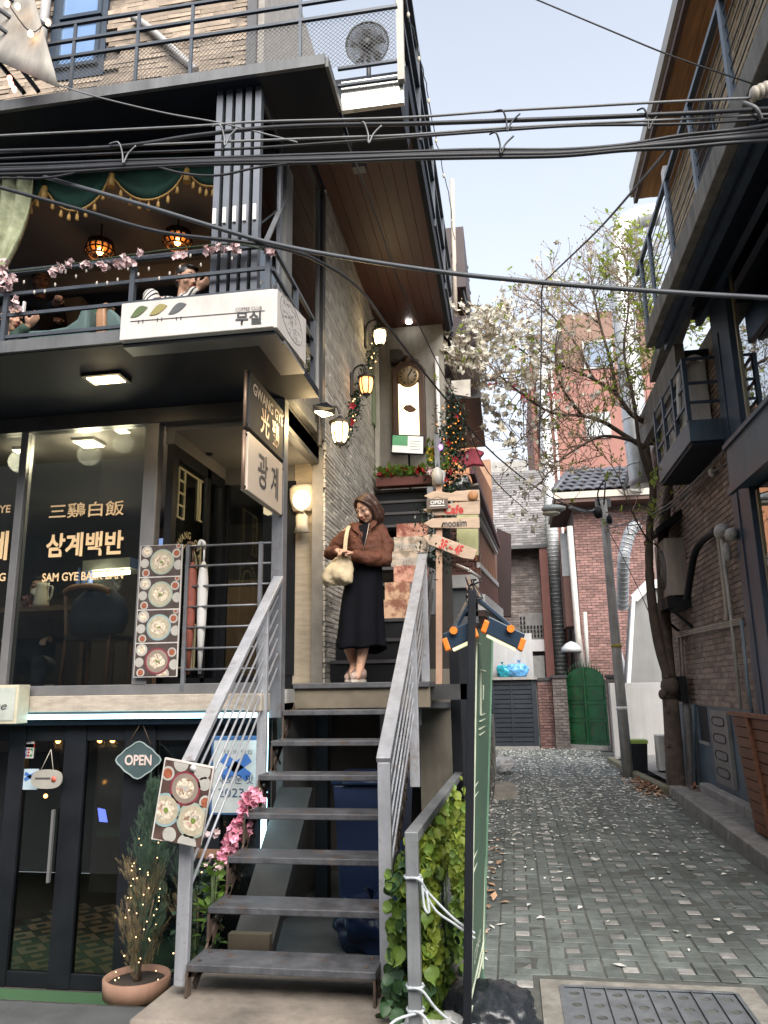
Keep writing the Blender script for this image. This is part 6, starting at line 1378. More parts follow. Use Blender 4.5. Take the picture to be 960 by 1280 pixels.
# ------------------------------------------------------------------ magnolia tree
BARK = M('magnolia_bark', (.085, .062, .048), .85, 0, .4, 9, bump=.7, bscale=30); TWIG = M('twig_bark', (.24, .175, .12), .8, 0, .35, 9)
MT = thing('magnolia_tree', 'slender magnolia with dark twin trunks white blossoms and first green leaves over the alley', 'tree', (2.36, 12.7, 0))
def Q(*t): return [at(u, v, Y=y) for u, v, y in t]
trunkA = bez(Q((846, 992, 12.72), (842, 930, 12.7), (837, 860, 12.7), (832, 790, 12.68), (828, 700, 12.62), (834, 625, 12.55), (845, 570, 12.5), (838, 543, 12.4)), 5)
trunkB = bez(Q((836, 850, 12.66), (820, 790, 12.6), (812, 720, 12.5), (812, 660, 12.4), (816, 610, 12.3), (806, 560, 12.2)), 5)
b = MB()
def taper(pts, r0, r1, n=9): b.tube(pts, [r0+(r1-r0)*i/(len(pts)-1)+rr(-.004, .006)*(r0 > .05) for i in range(len(pts))], n)
taper(trunkA[:10], .150, .118, 12); taper(trunkA[9:], .105, .06); taper(trunkB, .082, .045)
b.ell(at(838, 858, Y=12.65), (.15, .13, .16), 10, 8); b.ell(at(828, 868, Y=12.5), (.06, .07, .08), 8, 6)
for p in trunkA[2:14:3]: b.ell(p+V((rr(-.1, .1), -.08, 0)), (.05, .05, .06), 8, 6)
b.build('trunk', BARK, MT)
limbs = []
def limb(pts, r0, r1): limbs.append((bez(Q(*pts), 5), r0, r1))
limb(((838, 545, 12.4), (815, 532, 12.3), (790, 518, 12.1), (771, 494, 12.0), (742, 474, 11.8), (705, 458, 11.6), (668, 450, 11.4)), .07, .016)
limb(((771, 494, 12.0), (764, 455, 11.9), (750, 405, 11.8), (742, 365, 11.7), (738, 340, 11.7)), .04, .010)
limb(((806, 560, 12.2), (782, 545, 12.1), (755, 528, 11.9), (728, 520, 11.7), (690, 516, 11.4), (655, 494, 11.0), (625, 470, 10.6)), .055, .012)
limb(((795, 552, 12.2), (755, 545, 11.6), (722, 560, 11.2), (695, 580, 11.0), (676, 604, 10.8)), .035, .008)
limb(((728, 520, 11.7), (700, 480, 11.3), (694, 440, 11.1), (700, 400, 11.0)), .03, .008)
limb(((816, 610, 12.3), (800, 560, 12.0), (792, 500, 11.7), (780, 440, 11.5), (786, 380, 11.4), (783, 340, 11.3), (785, 312, 11.3)), .045, .008)
limb(((838, 545, 12.4), (826, 500, 12.2), (822, 455, 12.0), (842, 415, 11.7), (870, 400, 11.4), (893, 384, 11.2)), .045, .008)
limb(((822, 455, 12.0), (806, 400, 11.8), (800, 360, 11.7), (806, 330, 11.6)), .028, .007)
limb(((742, 474, 11.8), (720, 430, 11.9), (690, 395, 12.0), (660, 372, 12.0)), .028, .007)
limb(((750, 405, 11.8), (715, 380, 11.9), (690, 350, 12.0)), .022, .006)
limb(((668, 450, 11.4), (640, 430, 11.0), (612, 420, 10.6), (585, 425, 10.3)), .02, .007)
limb(((625, 470, 10.6), (600, 480, 10.3), (578, 492, 10.2)), .014, .006)
limb(((690, 516, 11.4), (660, 540, 11.2), (640, 560, 11.0)), .014, .005)
limb(((764, 455, 11.9), (800, 420, 12.3), (830, 400, 12.6)), .022, .006)
limb(((812, 680, 12.4), (790, 640, 12.0), (770, 590, 11.8), (745, 560, 11.6)), .018, .005)
limb(((830, 690, 12.6), (800, 660, 12.2), (780, 600, 12.0)), .015, .005)
for pts, r0, r1 in limbs:
    b = MB(); b.tube(pts, [(r0+(r1-r0)*(i/(len(pts)-1))**.7)*.92 for i in range(len(pts))], 7); b.build('limb', BARK, MT)
tw = MB(); ends = []; TR2 = random.Random(5)
def twig(p, d, l, r, lev):
    pts = [p]; d = d.normalized()
    n = 4
    for i in range(n):
        d = (d+V((TR2.gauss(0, .22), TR2.gauss(0, .22), TR2.gauss(.07, .20)))).normalized(); p = p+d*l/n; pts.append(p)
        if lev > 0 and i >= 1:
            for _ in range(2 if TR2.random() < .6 else 1):
                a = V((TR2.gauss(0, 1), TR2.gauss(0, 1), TR2.gauss(.35, .8))).normalized(); twig(p, (d*.8+a*.9), l*TR2.uniform(.4, .65), r*.6, lev-1)
    tw.tube(pts, [r*(1-.6*i/n) for i in range(n+1)], 4, cap=False); ends.append((p, d))
for li, (pts, r0, r1) in enumerate(limbs):
    n = len(pts)
    for i in range(int(n*.25), n, 1):
        for _ in range(3 if i > n*.5 else 2):
            if TR2.random() < .18 or li in (14, 15) and TR2.random() < .6: continue
            d = (pts[i]-pts[max(0, i-1)]).normalized(); a = V((TR2.gauss(0, 1), TR2.gauss(0, .8), TR2.gauss(.5, .8))).normalized()
            twig(pts[i], d*.5+a, TR2.uniform(.32, .68), .009, 1)
tw.build('twigs', TWIG, MT, kind='stuff')
PETAL = M('magnolia_petal', (.80, .77, .68), .55, 0, .10, 8, thin=.35); PETALG = M('shade_toned_petal', (.60, .55, .44), .6, 0, .12, 8); LEAFY = M('young_leaf', (.36, .46, .07), .5, 0, .25, 9, rnd=.2, thin=.5)  # second petal colour is a darker copy with shade put into it
fl = MB(); fl2 = MB(); lv = MB(); bd = MB()
def petal(m, p, d, up, l, wd_):
    d = d.normalized(); x = d.cross(up).normalized() if d.cross(up).length > .01 else XU; n = x.cross(d)
    m.add([p, p+d*l*.5+x*wd_+n*l*.12, p+d*l*1.0+n*l*.05, p+d*l*.5-x*wd_+n*l*.12], [(0, 1, 2, 3)], True)
def flower(m, p, s):
    ax = V((TR2.gauss(0, .5), TR2.gauss(-.4, .5), TR2.gauss(.1, .6))).normalized()
    for k in range(7):
        a = 2*math.pi*k/7+TR2.random(); _, x, y = frame_of(ax); d = ax*TR2.uniform(.2, .8)+x*math.cos(a)+y*math.sin(a); petal(m, p, d, ax, s*TR2.uniform(.8, 1.2), s*.32)
for p, d in ends:
    q = px(p)
    if not q: continue
    u, v = q[0], q[1]
    pf = .78 if u < 640 else .50 if u < 700 else .20 if u < 745 else .03
    if v < 380: pf *= .3
    if v > 515: pf *= .4
    pl = .75 if u > 800 else .40 if u > 745 else .10
    t = TR2.random()
    if t < pf:
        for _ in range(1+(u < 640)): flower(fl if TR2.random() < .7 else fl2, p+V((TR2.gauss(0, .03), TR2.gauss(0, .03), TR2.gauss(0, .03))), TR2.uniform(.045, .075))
    elif t < pf+pl:
        for _ in range(4): petal(lv, p, V((TR2.gauss(0, 1), TR2.gauss(0, 1), TR2.gauss(.4, .7))), ZU, TR2.uniform(.05, .11), TR2.uniform(.015, .028))
    else: bd.ell(p+d*.015, (.010, .010, .018), 5, 4)
# dense blossom sprays at the left tip and along the lower left
for u, v, s_, n in ((590, 415, 26, 44), (572, 440, 18, 34), (610, 408, 26, 32), (600, 440, 24, 26), (567, 458, 10, 12), (556, 478, 9, 10), (640, 420, 26, 24), (655, 470, 26, 22), (625, 500, 18, 14), (620, 530, 16, 8), (668, 530, 18, 6), (660, 610, 20, 14), (650, 640, 14, 8), (672, 655, 10, 8), (740, 395, 12, 5), (720, 480, 20, 5), (640, 555, 12, 8)):
    for _ in range(n):
        y = 10.3+(u-560)/140+TR2.gauss(0, .2); p = at(u+TR2.gauss(0, s_*.55), v+TR2.gauss(0, s_*.5), Y=y); flower(fl if TR2.random() < .65 else fl2, p, TR2.uniform(.05, .085))
for u, v, s_, n in ((845, 405, 26, 60), (870, 398, 20, 50), (890, 385, 10, 25), (826, 432, 16, 30), (796, 305, 12, 18), (792, 285, 8, 8), (790, 330, 14, 20), (830, 560, 10, 14), (812, 640, 12, 12), (822, 600, 14, 14), (845, 450, 18, 26)):
    for _ in range(n):
        p = at(u+TR2.gauss(0, s_*.6), v+TR2.gauss(0, s_*.5), Y=11.4+TR2.gauss(0, .25)); petal(lv, p, V((TR2.gauss(0, 1), TR2.gauss(0, 1), TR2.gauss(.4, .7))), ZU, TR2.uniform(.08, .16), TR2.uniform(.022, .042))
fl.build('blossoms', PETAL, MT, kind='stuff'); fl2.build('shade_toned_blossoms', PETALG, MT, kind='stuff'); lv.build('leaves', LEAFY, MT, kind='stuff'); bd.build('buds', TWIG, MT, kind='stuff')
RED = M('red_ribbon', (.40, .015, .03), .5)
for u, v, lab in ((640, 482, 'red ribbon bow hung in the blossoms highest of the loose bows'), (616, 480, 'dark red ribbon bow close to the maroon annex'), (690, 492, 'red ribbon bow among bare twigs furthest right'), (656, 496, 'red ribbon bow just right of the thick blossom spray')):
    c = at(u, v, Y=10.8); b = MB()
    for s_ in (-1, 1): b.prism([c, c+V((s_*.06, 0, .04)), c+V((s_*.07, 0, -.03))], (0, .015, 0)); b.prism([c, c+V((s_*.015, 0, -.09)), c+V((s_*.035, 0, -.085))], (0, .01, 0))
    tag(b.build('ribbon_bow', RED, None), lab, 'ribbon', 'red bows in the magnolia')
# fallen petals and leaves
pt = MB()
for _ in range(3900):
    y = 7.0+15*TR2.random()
    if y < 11.5 and TR2.random() > ((y-6.6)/4.9)**1.3: y = TR2.uniform(10.5, 22) if TR2.random() < .72 else TR2.uniform(5.0, 9.0) if TR2.random() < .35 else y
    q_ = TR2.random(); xl = -.40; xr = right_edge(y)-.05
    x = xl+(xr-xl)*(q_**1.25 if y > 11 else q_**2.4)
    a = TR2.uniform(0, 6.28); l = TR2.uniform(.016, .042); wd_ = l*TR2.uniform(.35, .6); d = V((math.cos(a), math.sin(a), 0)); x_ = V((-d.y, d.x, 0)); p = V((x, y, .012)); t = TR2.uniform(0, .015)
    pt.add([p-d*l, p+x_*wd_+ZU*t, p+d*l+ZU*.006, p-x_*wd_+ZU*TR2.uniform(0, .012)], [(0, 3, 2, 1)])
tag(pt.build('fallen_petals', M('fallen_petal', (.66, .65, .60), .7, 0, .2, 9, rnd=.2), None), None, None, None, 'stuff')
def litter(name, m, u0, spots):
    b = MB()
    for (cx, cy, sx, sy, n, hz_) in spots:
        for _ in range(n):
            p = V((TR2.gauss(cx, sx), TR2.gauss(cy, sy), .015)); r_ = ((p.x-cx)/sx)**2+((p.y-cy)/sy)**2
            p.z += u0+hz_*math.exp(-r_*.5)*TR2.random()
            d = V((TR2.gauss(0, 1), TR2.gauss(0, 1), TR2.gauss(0, .35))); petal(b, p, d, ZU, TR2.uniform(.05, .10), TR2.uniform(.018, .03))
    tag(b.build(name, m, None), None, None, None, 'stuff')
litter('leaf_litter', M('dry_leaf', (.22, .085, .04), .8, 0, .5, 12, rnd=.35), 0, ((2.55, 12.2, .10, .5, 260, .12), (2.05, 13.2, .12, .5, 150, .06), (2.6, 11.2, .08, .3, 60, .05)))
litter('pale_litter', M('pale_dry_leaf', (.42, .26, .16), .8, 0, .4, 12, rnd=.3), 0, ((2.02, 13.0, .14, .6, 160, .06), (2.5, 12.4, .1, .4, 80, .10), (-.3, 6.2, .06, 1.2, 60, .01)))
sack('plastic_sack', 'white plastic sack at the far end of the stone wall', 'sack', V((-.22, 15.2, 0)), (.19, .25, .20), M('white_sack'), 5)
tag(MB().prism([(-.36, 11.6, 0), (-.02, 11.9, 0), (-.08, 13.0, 0), (-.38, 13.1, 0)], (.03, .1, .09)).build('flat_slab', M('rubble_stone'), None), 'loose flat grey slab lying at the foot of the stone wall', 'slab')

# ------------------------------------------------------------------ pole, lamp and cables
UP = thing('utility_pole', 'slim grey concrete pole leaning slightly at the left kerb end', 'pole', (1.9, 14.6, 0))
pb_, ptop = V((1.93, 14.6, 0)), V((1.88, 14.6, 5.0))
PM = M('pole_concrete', (.36, .355, .34), .85, 0, .2, 4, dirt=.35); MB().tube([pb_, pb_*.5+ptop*.5, ptop], [.098, .086, .072], 14).build('shaft', PM, UP)
for z in (2.25, 1.15): MB().tube([V((1.915, 14.6, z)), V((1.914, 14.6, z+.06))], .097, 14).build('band', M('ochre_band', (.34, .26, .06), .6) if z > 2 else WHITE, UP)
b = MB(); b.tube(bez([ptop+V((0, 0, -.3)), ptop+V((-.1, -.1, .1)), ptop+V((.05, -.15, .35)), ptop+V((.0, -.1, -.1))], 5), .015, 5); b.ell(ptop+V((-.12, -.1, -.25)), (.09, .08, .12), 8, 6); b.ell(ptop+V((.08, -.1, -.4)), (.06, .07, .1), 8, 6); b.build('fittings', BLACK, UP)
MB().box(ptop+V((-.14, -.02, -.12)), ptop+V((.14, .06, .04))).build('bracket', GREYST, UP)
SL = thing('street_lamp', 'teardrop street lamp with pale shade reaching left from the pole', 'street lamp', at(700, 640, Y=14.2))
l0 = at(690, 638, Y=14.0); MB().tube(bez([ptop+V((0, 0, -.1)), at(735, 640, Y=14.4), at(712, 634, Y=14.1)], 4), .03, 6).build('arm', GREYST, SL)
MB().loft([[l0+V((.22*t+.05, 0, 0))+V((0, .13*s*math.cos(a), .09*s*math.sin(a)+.03)) for a in [2*math.pi*i/12 for i in range(12)]] for t, s in ((-1.1, .15), (-.9, .7), (-.3, 1), (.4, .75), (.9, .35))]).build('shade', M('lamp_shade_grey', (.30, .33, .33), .4), SL)
MB().ell(l0+V((-.02, 0, -.05)), (.17, .10, .06), 10, 6).build('lens', M('lamp_lens', (.42, .40, .33), .2), SL)
CAB = M('cable_black', (.018, .019, .023), .5, 0, .2, 6); CABG = M('cable_grey', (.16, .165, .17), .5, 0, .2, 6)
def cable(label, pts, r, m=CAB, group='overhead cables', name='cable'):
    P3 = [at(t[0], t[1], Y=(t[2] if len(t) > 2 else 3.9)) for t in pts]
    if pts[0][0] < 0: P3.insert(0, P3[0]+(P3[0]-P3[1]).normalized()*3)
    if pts[-1][0] >= 975: P3.append(P3[-1]+(P3[-1]-P3[-2]).normalized()*2.5)
    
    return tag(MB().tube(bez(P3, 5), r, 6).build(name, m, None), label, 'cable', group)
cable('topmost straight cable crossing the sky between the two roofs', ((-30, 171), (113, 164), (252, 157), (330, 152), (505, 147), (620, 139), (730, 133), (820, 128), (990, 120, 4.2)), .0075, CABG)
cable('thick black cable second from the top of the upper bundle', ((-30, 190), (140, 184), (240, 170), (330, 160), (420, 156), (505, 155), (600, 152), (760, 146), (870, 141), (990, 134, 4.2)), .013)
cable('grey cable running level through the middle of the upper bundle', ((-30, 192), (140, 183), (260, 178), (420, 172), (505, 169), (600, 162), (700, 156), (850, 149), (990, 141, 4.2)), .0075, CABG)
cable('black cable sagging just under the middle grey cable', ((-30, 200), (140, 192), (300, 186), (420, 178), (505, 172), (600, 165), (720, 157), (850, 155), (990, 147, 4.2)), .008)
for k, (dy, lab) in enumerate(((0, 'upper strand of the thick sagging cable bundle'), (3, 'middle strand of the thick sagging cable bundle'), (6.5, 'heavy lower strand of the thick sagging cable bundle'), (10, 'lowest strand of the thick sagging cable bundle'))):
    w_ = rr(-2, 2); cable(lab, ((-30, 207+dy*1.2), (60, 205+dy+w_), (150, 201+dy), (260, 197+dy-w_), (400, 193+dy), (505, 190+dy*.9), (600, 187+dy), (700, 187+dy*.8), (780, 181+dy*.7), (850, 170+dy*1.3+w_), (920, 162+dy*1.6), (990, 152+dy*2.2, 4.2)), (.010, .008, .017, .011)[k])
cable('limp cable looping low from the left edge to the folded doors', ((-30, 223), (60, 222), (120, 210), (180, 206), (230, 217), (275, 219), (330, 208), (420, 200), (520, 196)), .0075)
cable('heavy cable slanting from the terrace curtain across the whole view to the right', ((55, 221, 4.0), (170, 254), (272, 285), (335, 303), (420, 320), (560, 341), (700, 355), (850, 366), (990, 374, 4.1)), .0135, M('cable_slate', (.06, .066, .075), .45, 0, .2, 6))
cable('long cable dropping past the clock down to the concrete pole', ((-30, 226, 3.9), (100, 262, 3.9), (200, 290, 3.9), (300, 302, 3.9), (355, 311, 4), (400, 328, 4.3), (450, 362, 5), (490, 415, 6.2), (560, 502, 8.2), (620, 570, 10.5), (690, 622, 13), (745, 642, 14.5)), .012)
cable('thin wire drooping from the roof terrace to the folded doors', ((57, 100, 4.2), (110, 118), (200, 140), (272, 153), (330, 167), (372, 178)), .005, CABG)
cable('thin single wire high across the top of the sky', ((640, -14, 5), (672, 0, 5), (760, 37, 5), (840, 70, 5), (945, 106, 5), (990, 120, 5)), .006)
cable('cable slanting from the bundle down into the magnolia crown', ((838, 183, 3.95), (800, 228, 5), (745, 290, 7), (690, 343, 9), (678, 358, 9.5), (677, 400, 9.6), (676, 470, 9.6), (674, 560, 9.7)), .010)
cable('thin cord hanging from the ceiling box past the spotlight', ((430, 168, 4.2), (447, 210, 5.2), (475, 285, 6.2), (500, 355, 7.2), (540, 440, 8), (575, 510, 9), (610, 590, 10), (660, 640, 12)), .007)
cable('upper wire from the pole to the navy beam on the right', ((757, 662, 14.5), (820, 640, 12), (870, 600, 10), (920, 548, 9), (960, 506, 8), (985, 480, 7.5)), .011, CABG, 'service wires')
cable('lower wire from the pole with a white splice by the brick wall', ((757, 655, 14.5), (800, 655, 13), (850, 625, 11.5), (888, 592, 10), (925, 568, 9), (948, 535, 8.4), (975, 480, 8)), .011, CABG, 'service wires')
cable('wire looping low between the pole and the magnolia trunk', ((757, 640, 14.5), (775, 645, 14), (800, 650, 13.4), (830, 640, 12.4), (860, 615, 11), (880, 596, 10)), .009, CABG, 'service wires')
cable('thin wire slanting down from the pole head to the tree foot', ((760, 662, 14.5), (775, 690, 14.2), (800, 740, 13.4), (822, 792, 12.6)), .007, CAB, 'service wires')
tag(MB().ell(at(890, 590, Y=9.98), (.05, .05, .07), 8, 6).build('wire_splice', WHITE, None), 'white plastic splice box on the wire by the brick wall', 'splice')
# coiled loops hanging on the bundle
for i, (u, v, lab) in enumerate(((148, 190, 'pale tie loop on the bundle above the terrace curtain'), (275, 168, 'tie loop on the bundle by the folded doors'), (455, 165, 'long tie loop on the bundle below the white corner panel'), (628, 150, 'tie loop on the bundle in the left of the sky'), (620, 178, 'tie loop on the lower bundle in the left of the sky'), (805, 148, 'tie loop on the bundle by the wooden eave'))):
    c = [at(u-8+rr(-4, 4), v-10, Y=3.88), at(u, v-12, Y=3.86), at(u+5, v+2, Y=3.88), at(u+6, v+14, Y=3.87), at(u+12, v+2, Y=3.88), at(u+22, v-8, Y=3.88)]
    tag(MB().tube(bez(c, 4), .0055, 5).build('cable_tie', CABG if i < 3 else CAB, None), lab, 'cable tie', 'cable ties')
ins = thing('insulator', 'pale spool insulator holding the cables at the right building edge', 'insulator', at(945, 120, Y=4.1))
for k in range(3): MB().lathe([(.03, 0), (.045, .015), (.045, .03), (.03, .045)], at(938+7*k, 118-3*k, Y=4.1), XU, 10).build('spool', M('porcelain', (.45, .40, .33), .4), ins)
MB().tube(bez([at(930, 128, Y=4.1), at(945, 135, Y=4.05), at(952, 150, Y=4.1)], 4), .012, 6).build('strap', CABG, ins)
# string lights along the roof rail
SLT = thing('string_lights', 'thin string of little lamps hanging off the roof rail against the sky', 'string lights', at(530, 120, Y=5.5))
sp = bez([at(505, -10, Y=4.9), at(517, 45, Y=5.3), at(530, 95, Y=5.8), at(541, 150, Y=6.4), at(549, 195, Y=7), at(560, 240, Y=8), at(568, 300, Y=9)], 6)
MB().tube([p+V((rr(-.012, .012), 0, 0)) for p in sp], .005, 4).build('wire', CABG, SLT)
BULB = M('warm_bulb', (1, .75, .45), .4, emit=(1, .55, .18), es=7); BULB2 = M('tiny_warm_bulb', (1, .8, .5), .4, emit=(1, .62, .26), es=1.6)
for p in sp[3::6]: MB().ell(p-ZU*.03, (.014, .014, .028), 8, 6).build('bulb', M('pale_bulb', (.5, .45, .35), .3), SLT)

# ------------------------------------------------------------------ plants, lights and odds and ends
TERRA = M('terracotta_pot', (.36, .205, .14), .75, 0, .14, 5, bump=.15, dirt=.3)
PCY = thing('potted_cypress', 'tall dry tipped cypress with fairy lights in a terracotta pot', 'potted plant', (-2.36, 4.86, BZ))
pc = V((-2.345, 4.86, BZ)); MB().lathe([(.115, 0), (.15, .18), (.162, .255), (.196, .262), (.202, .36), (.185, .366), (.17, .33)], pc, n=28, caps=False).build('pot', TERRA, PCY); MB().lathe([(.172, .32), (.172, .33)], pc, n=20).build('soil', M('soil'), PCY)
t0 = pc+ZU*.33; tipc = at(194, 985, Y=4.84)
b = MB(); b.tube(bez([t0, t0+V((.0, 0, .3)), t0+V((.03, 0, .7)), tipc-ZU*.15], 5), [.014]*5+[.011]*5+[.006]*6, 6)
for k in range(5): b.tube([t0+V((rr(-.03, .03), rr(-.03, .03), 0)), t0+V((rr(-.08, .08), rr(-.08, .08), .45))], .006, 4)
b.build('stem', M('dry_stem', (.13, .09, .06), .9), PCY)
CYP = M('cypress_green', (.055, .105, .065), .8, 0, .3, 20, rnd=.25); CYD = M('cypress_dry', (.19, .145, .075), .85, 0, .3, 20, rnd=.25)
g1_, g2_ = MB(), MB(); C2 = random.Random(3)
def spray(m, p, d, l):
    """flat scaly spray"""
    d = d.normalized(); x = d.cross(V((C2.gauss(0, 1), C2.gauss(0, 1), .2))).normalized()
    for k in range(5):
        q = p+d*l*k/5
        for s_ in (-1, 1): m.add([q, q+d*l*.28+x*s_*l*.20, q+d*l*.10+x*s_*l*.05], [(0, 1, 2)])
    m.add([p, p+d*l+x*l*.03, p+d*l*1.12, p+d*l-x*l*.03], [(0, 1, 2, 3)])
H_ = (tipc-t0).z
def cyp(m, base, top, n, wid, lo=0.0):
    nb = max(30, n//55)
    for b_ in range(nb):
        t = lo+(1-lo)*((b_+C2.random())/nb)**.85; ax = base+(top-base)*max(0, t-.10); a = C2.uniform(0, 6.28); r = wid(t)*C2.uniform(.55, 1.25)
        e = base+(top-base)*min(1, t+.03+C2.uniform(0, .07))+V((r*math.cos(a), r*math.sin(a), 0)); dryb = t < .58 and math.cos(a+.4) < .45 and C2.random() < .75
        for _ in range(n//nb):
            f = C2.random()**.6; p = ax+(e-ax)*f+V((C2.gauss(0, .017), C2.gauss(0, .017), C2.gauss(0, .017))); d = (e-ax).normalized()*.7+V((C2.gauss(0, .3), C2.gauss(0, .3), .7+C2.gauss(0, .2)))
            spray(g2_ if dryb else m, p, d, C2.uniform(.035, .07))
cyp(g1_, t0, tipc, 3600, lambda t: .015+.15*math.sin(math.pi*min(1, t*.9+.10))*(1-.45*t), .05)
g1_.build('foliage', CYP, PCY, kind='stuff'); g2_.build('dry_foliage', CYD, PCY, kind='stuff')
b = MB()
for _ in range(46): t = C2.random(); a = C2.uniform(3, 6.4); b.ell(t0+(tipc-t0)*t*.8+V((.13*math.cos(a)*(1-.4*t), .14*math.sin(a)*(1-.4*t), 0)), .0038, 5, 4)
b.build('fairy_lights', BULB2, PCY, kind='stuff')
PC2 = thing('potted_conifer', 'smaller dark conifer in a black pot with fairy lights behind the left stair post', 'potted plant', (-2.02, 4.95, BZ))
pc2 = V((-2.02, 4.98, BZ)); MB().lathe([(.11, 0), (.15, .24), (.14, .24)], pc2, n=20).build('pot', BLACK, PC2); g3 = MB(); dk = g2_; g2_ = MB(); cyp(g3, pc2+ZU*.24, at(226, 1035, Y=4.98), 620, lambda t: .02+.10*math.sin(math.pi*(t*.85+.12)), .02); g3.build('foliage', M('conifer_dark', (.03, .065, .045), .8, 0, .3, 20, rnd=.25), PC2, kind='stuff')
if g2_.v: g2_.build('dry_foliage', CYD, PC2, kind='stuff')
b = MB()
for _ in range(22): b.ell(pc2+V((rr(-.1, .1), -.1+rr(-.03, .03), rr(.3, 1.0))), .005, 5, 4)
b.build('fairy_lights', BULB2, PC2, kind='stuff')
MB().tube([pc2+ZU*.2, pc2+ZU*.8], .012, 5).build('stem', M('dry_stem'), PC2)
MB().box((-2.15, 5.02, .55), (-1.93, 5.2, .57)).build('wooden_shelf', M('shelf_wood', (.22, .11, .06), .6), None, 'small wooden shelf board behind the tilted menu board', 'shelf')
def leafplant(name, label, c, n, spread, h, m, ll=.09, lw=.03, cat='plant'):
    t = thing(name, label, cat, c); b = MB(); s_ = MB()
    for _ in range(n):
        p = c+V((rr(-spread, spread), rr(-spread, spread), h*RN.random()**.8)); petal(b, p, V((RN.gauss(0, 1), RN.gauss(0, 1), RN.gauss(.3, .6))), ZU, rr(ll*.6, ll), lw*rr(.7, 1.1))
    for k in range(5): s_.tube([c, c+V((rr(-spread, spread)*.7, rr(-spread, spread)*.7, h*.9))], .006, 4)
    b.build('foliage', m, t, kind='stuff'); s_.build('stem', M('green_stem', (.06, .09, .03), .7), t); return t
DKL = M('dark_leaf', (.025, .055, .03), .5, 0, .3, 10, rnd=.25); BRL = M('bright_leaf', (.17, .30, .05), .5, 0, .25, 10, rnd=.25, thin=.35)
leafplant('shrub', 'dark leafy shrub with fairy lights beside the stair stringer', V((-1.86, 4.6, -.2)), 130, .10, .75, DKL)
leafplant('shrub', 'bright green leafy plant climbing beside the second tread', V((-1.72, 4.45, .1)), 70, .05, .55, BRL, .08, .026)
PNK = M('pink_blossom', (.70, .30, .40), .6, 0, .2, 12, rnd=.15); PNKP = M('pale_pink_blossom', (.70, .52, .52), .6, 0, .12, 12, rnd=.12)
def bunch(m, c, r, n, s=.025):
    for _ in range(n):
        p = c+V((rr(-r, r), rr(-r, r), rr(-r, r)))
        ax = V((RN.gauss(0, 1), RN.gauss(-.6, 1), RN.gauss(0, 1))).normalized(); _, x, y = frame_of(ax)
        for k in range(5): petal(m, p, ax*.3+x*math.cos(k*1.257)+y*math.sin(k*1.257), ax, s, s*.42)
FG = thing('flower_garland', 'pink artificial flower garland tied up the left stair stringer', 'garland', (-1.7, 4.7, .5)); b = MB()
for u, v in ((318, 995), (310, 1010), (304, 1022), (298, 1034), (292, 1045), (288, 1056), (284, 1066), (280, 1076), (300, 1048), (312, 1000)): bunch(b, at(u, v, Y=4.75), .045, 26)
b.build('flowers', PNK, FG, kind='stuff'); b = MB()
for u, v in ((268, 1040), (262, 1075), (274, 1085), (256, 1042)): bunch(b, at(u, v, Y=4.7), .02, 7, .02)
b.build('pale_flowers', PNKP, FG, kind='stuff'); MB().tube(bez([at(325, 985, Y=4.78), at(300, 1035, Y=4.75), at(276, 1090, Y=4.7), at(262, 1140, Y=4.5)], 4), .008, 5).build('stem', M('pale_stem', (.30, .27, .18), .7), FG)
b = MB()
for k in range(40): p = at(265+rr(-12, 60), 1150+rr(-30, 18), Y=4.9); b.ell(p, .006, 5, 4)
tag(b.build('blue_fairy_lights', M('blue_led', (.3, .35, .9), .4, emit=(.35, .42, 1), es=1.6), None), None, None, None, 'stuff') if False else None
# rail with climbing plant
CR = thing('planter_rail', 'low grey rail with slanted bars running back from the street beside the banner', 'railing', (-.45, 5, 0))
RAIL2 = M('old_grey_rail', (.24, .25, .26), .5, .3, .2, 8, dirt=.4)
bx((-.50, 3.57, .02), (-.445, 3.625, .955), 'post', RAIL2, CR, bev=.004); MB().beam((-.472, 3.57, .955), (-.45, 7.4, .90), .06, .045).build('top_rail', RAIL2, CR, bev=.004)
for z in (.68, .40, .18): MB().beam((-.47, 3.6, z), (-.455, 7.4, z), .03, .03).build('bar', RAIL2, CR)
for y in (5.2, 7.3): bx((-.485, y-.02, 0), (-.445, y+.02, .9), 'post', RAIL2, CR)
MB().lathe([(.06, 0), (.06, .012), (.035, .03)], (-.472, 3.6, .02), n=14).build('base_collar', RAIL2, CR)
bx((-.56, 3.2, -.01), (-.30, 7.6, .03), 'rail_plinth', M('plinth', (.16, .15, .14), .9, 0, .3, 4, dirt=.3), CR)
IV = thing('climbing_plant', 'yellow green leafy climber draped thickly over the low grey rail', 'plant', (-.48, 4.5, 0))
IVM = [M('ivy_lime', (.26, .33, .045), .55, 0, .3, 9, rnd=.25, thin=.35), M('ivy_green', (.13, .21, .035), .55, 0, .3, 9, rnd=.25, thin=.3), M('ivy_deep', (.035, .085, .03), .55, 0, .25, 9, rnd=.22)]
def leafmesh(mat):
    n = 6; vs = []; 
    for i in range(n+1):
        t = i/n; w_ = .036*math.sin(math.pi*t**.75)**.8*(1-.1*t); z = -.018*t*t*3*RN.uniform(.2, 1.8)
        vs += [(-w_, -.006*(w_ > .001), -t*.085+.0), (0, .007, -t*.085), (w_, -.006, -t*.085)]
        vs[-3:] = [(x, y-z*.6-.02*t*t, zz) for x, y, zz in vs[-3:]]
    fs = []
    for i in range(n):
        a = i*3; fs += [(a, a+1, a+4, a+3), (a+1, a+2, a+5, a+4)]
    me = bpy.data.meshes.new('leaf'); me.from_pydata(vs, [], fs); me.materials.append(mat); me.polygons.foreach_set('use_smooth', [True]*len(fs)); return me
lm = [[leafmesh(m) for _ in range(3)] for m in IVM]; L3 = random.Random(9); items = []
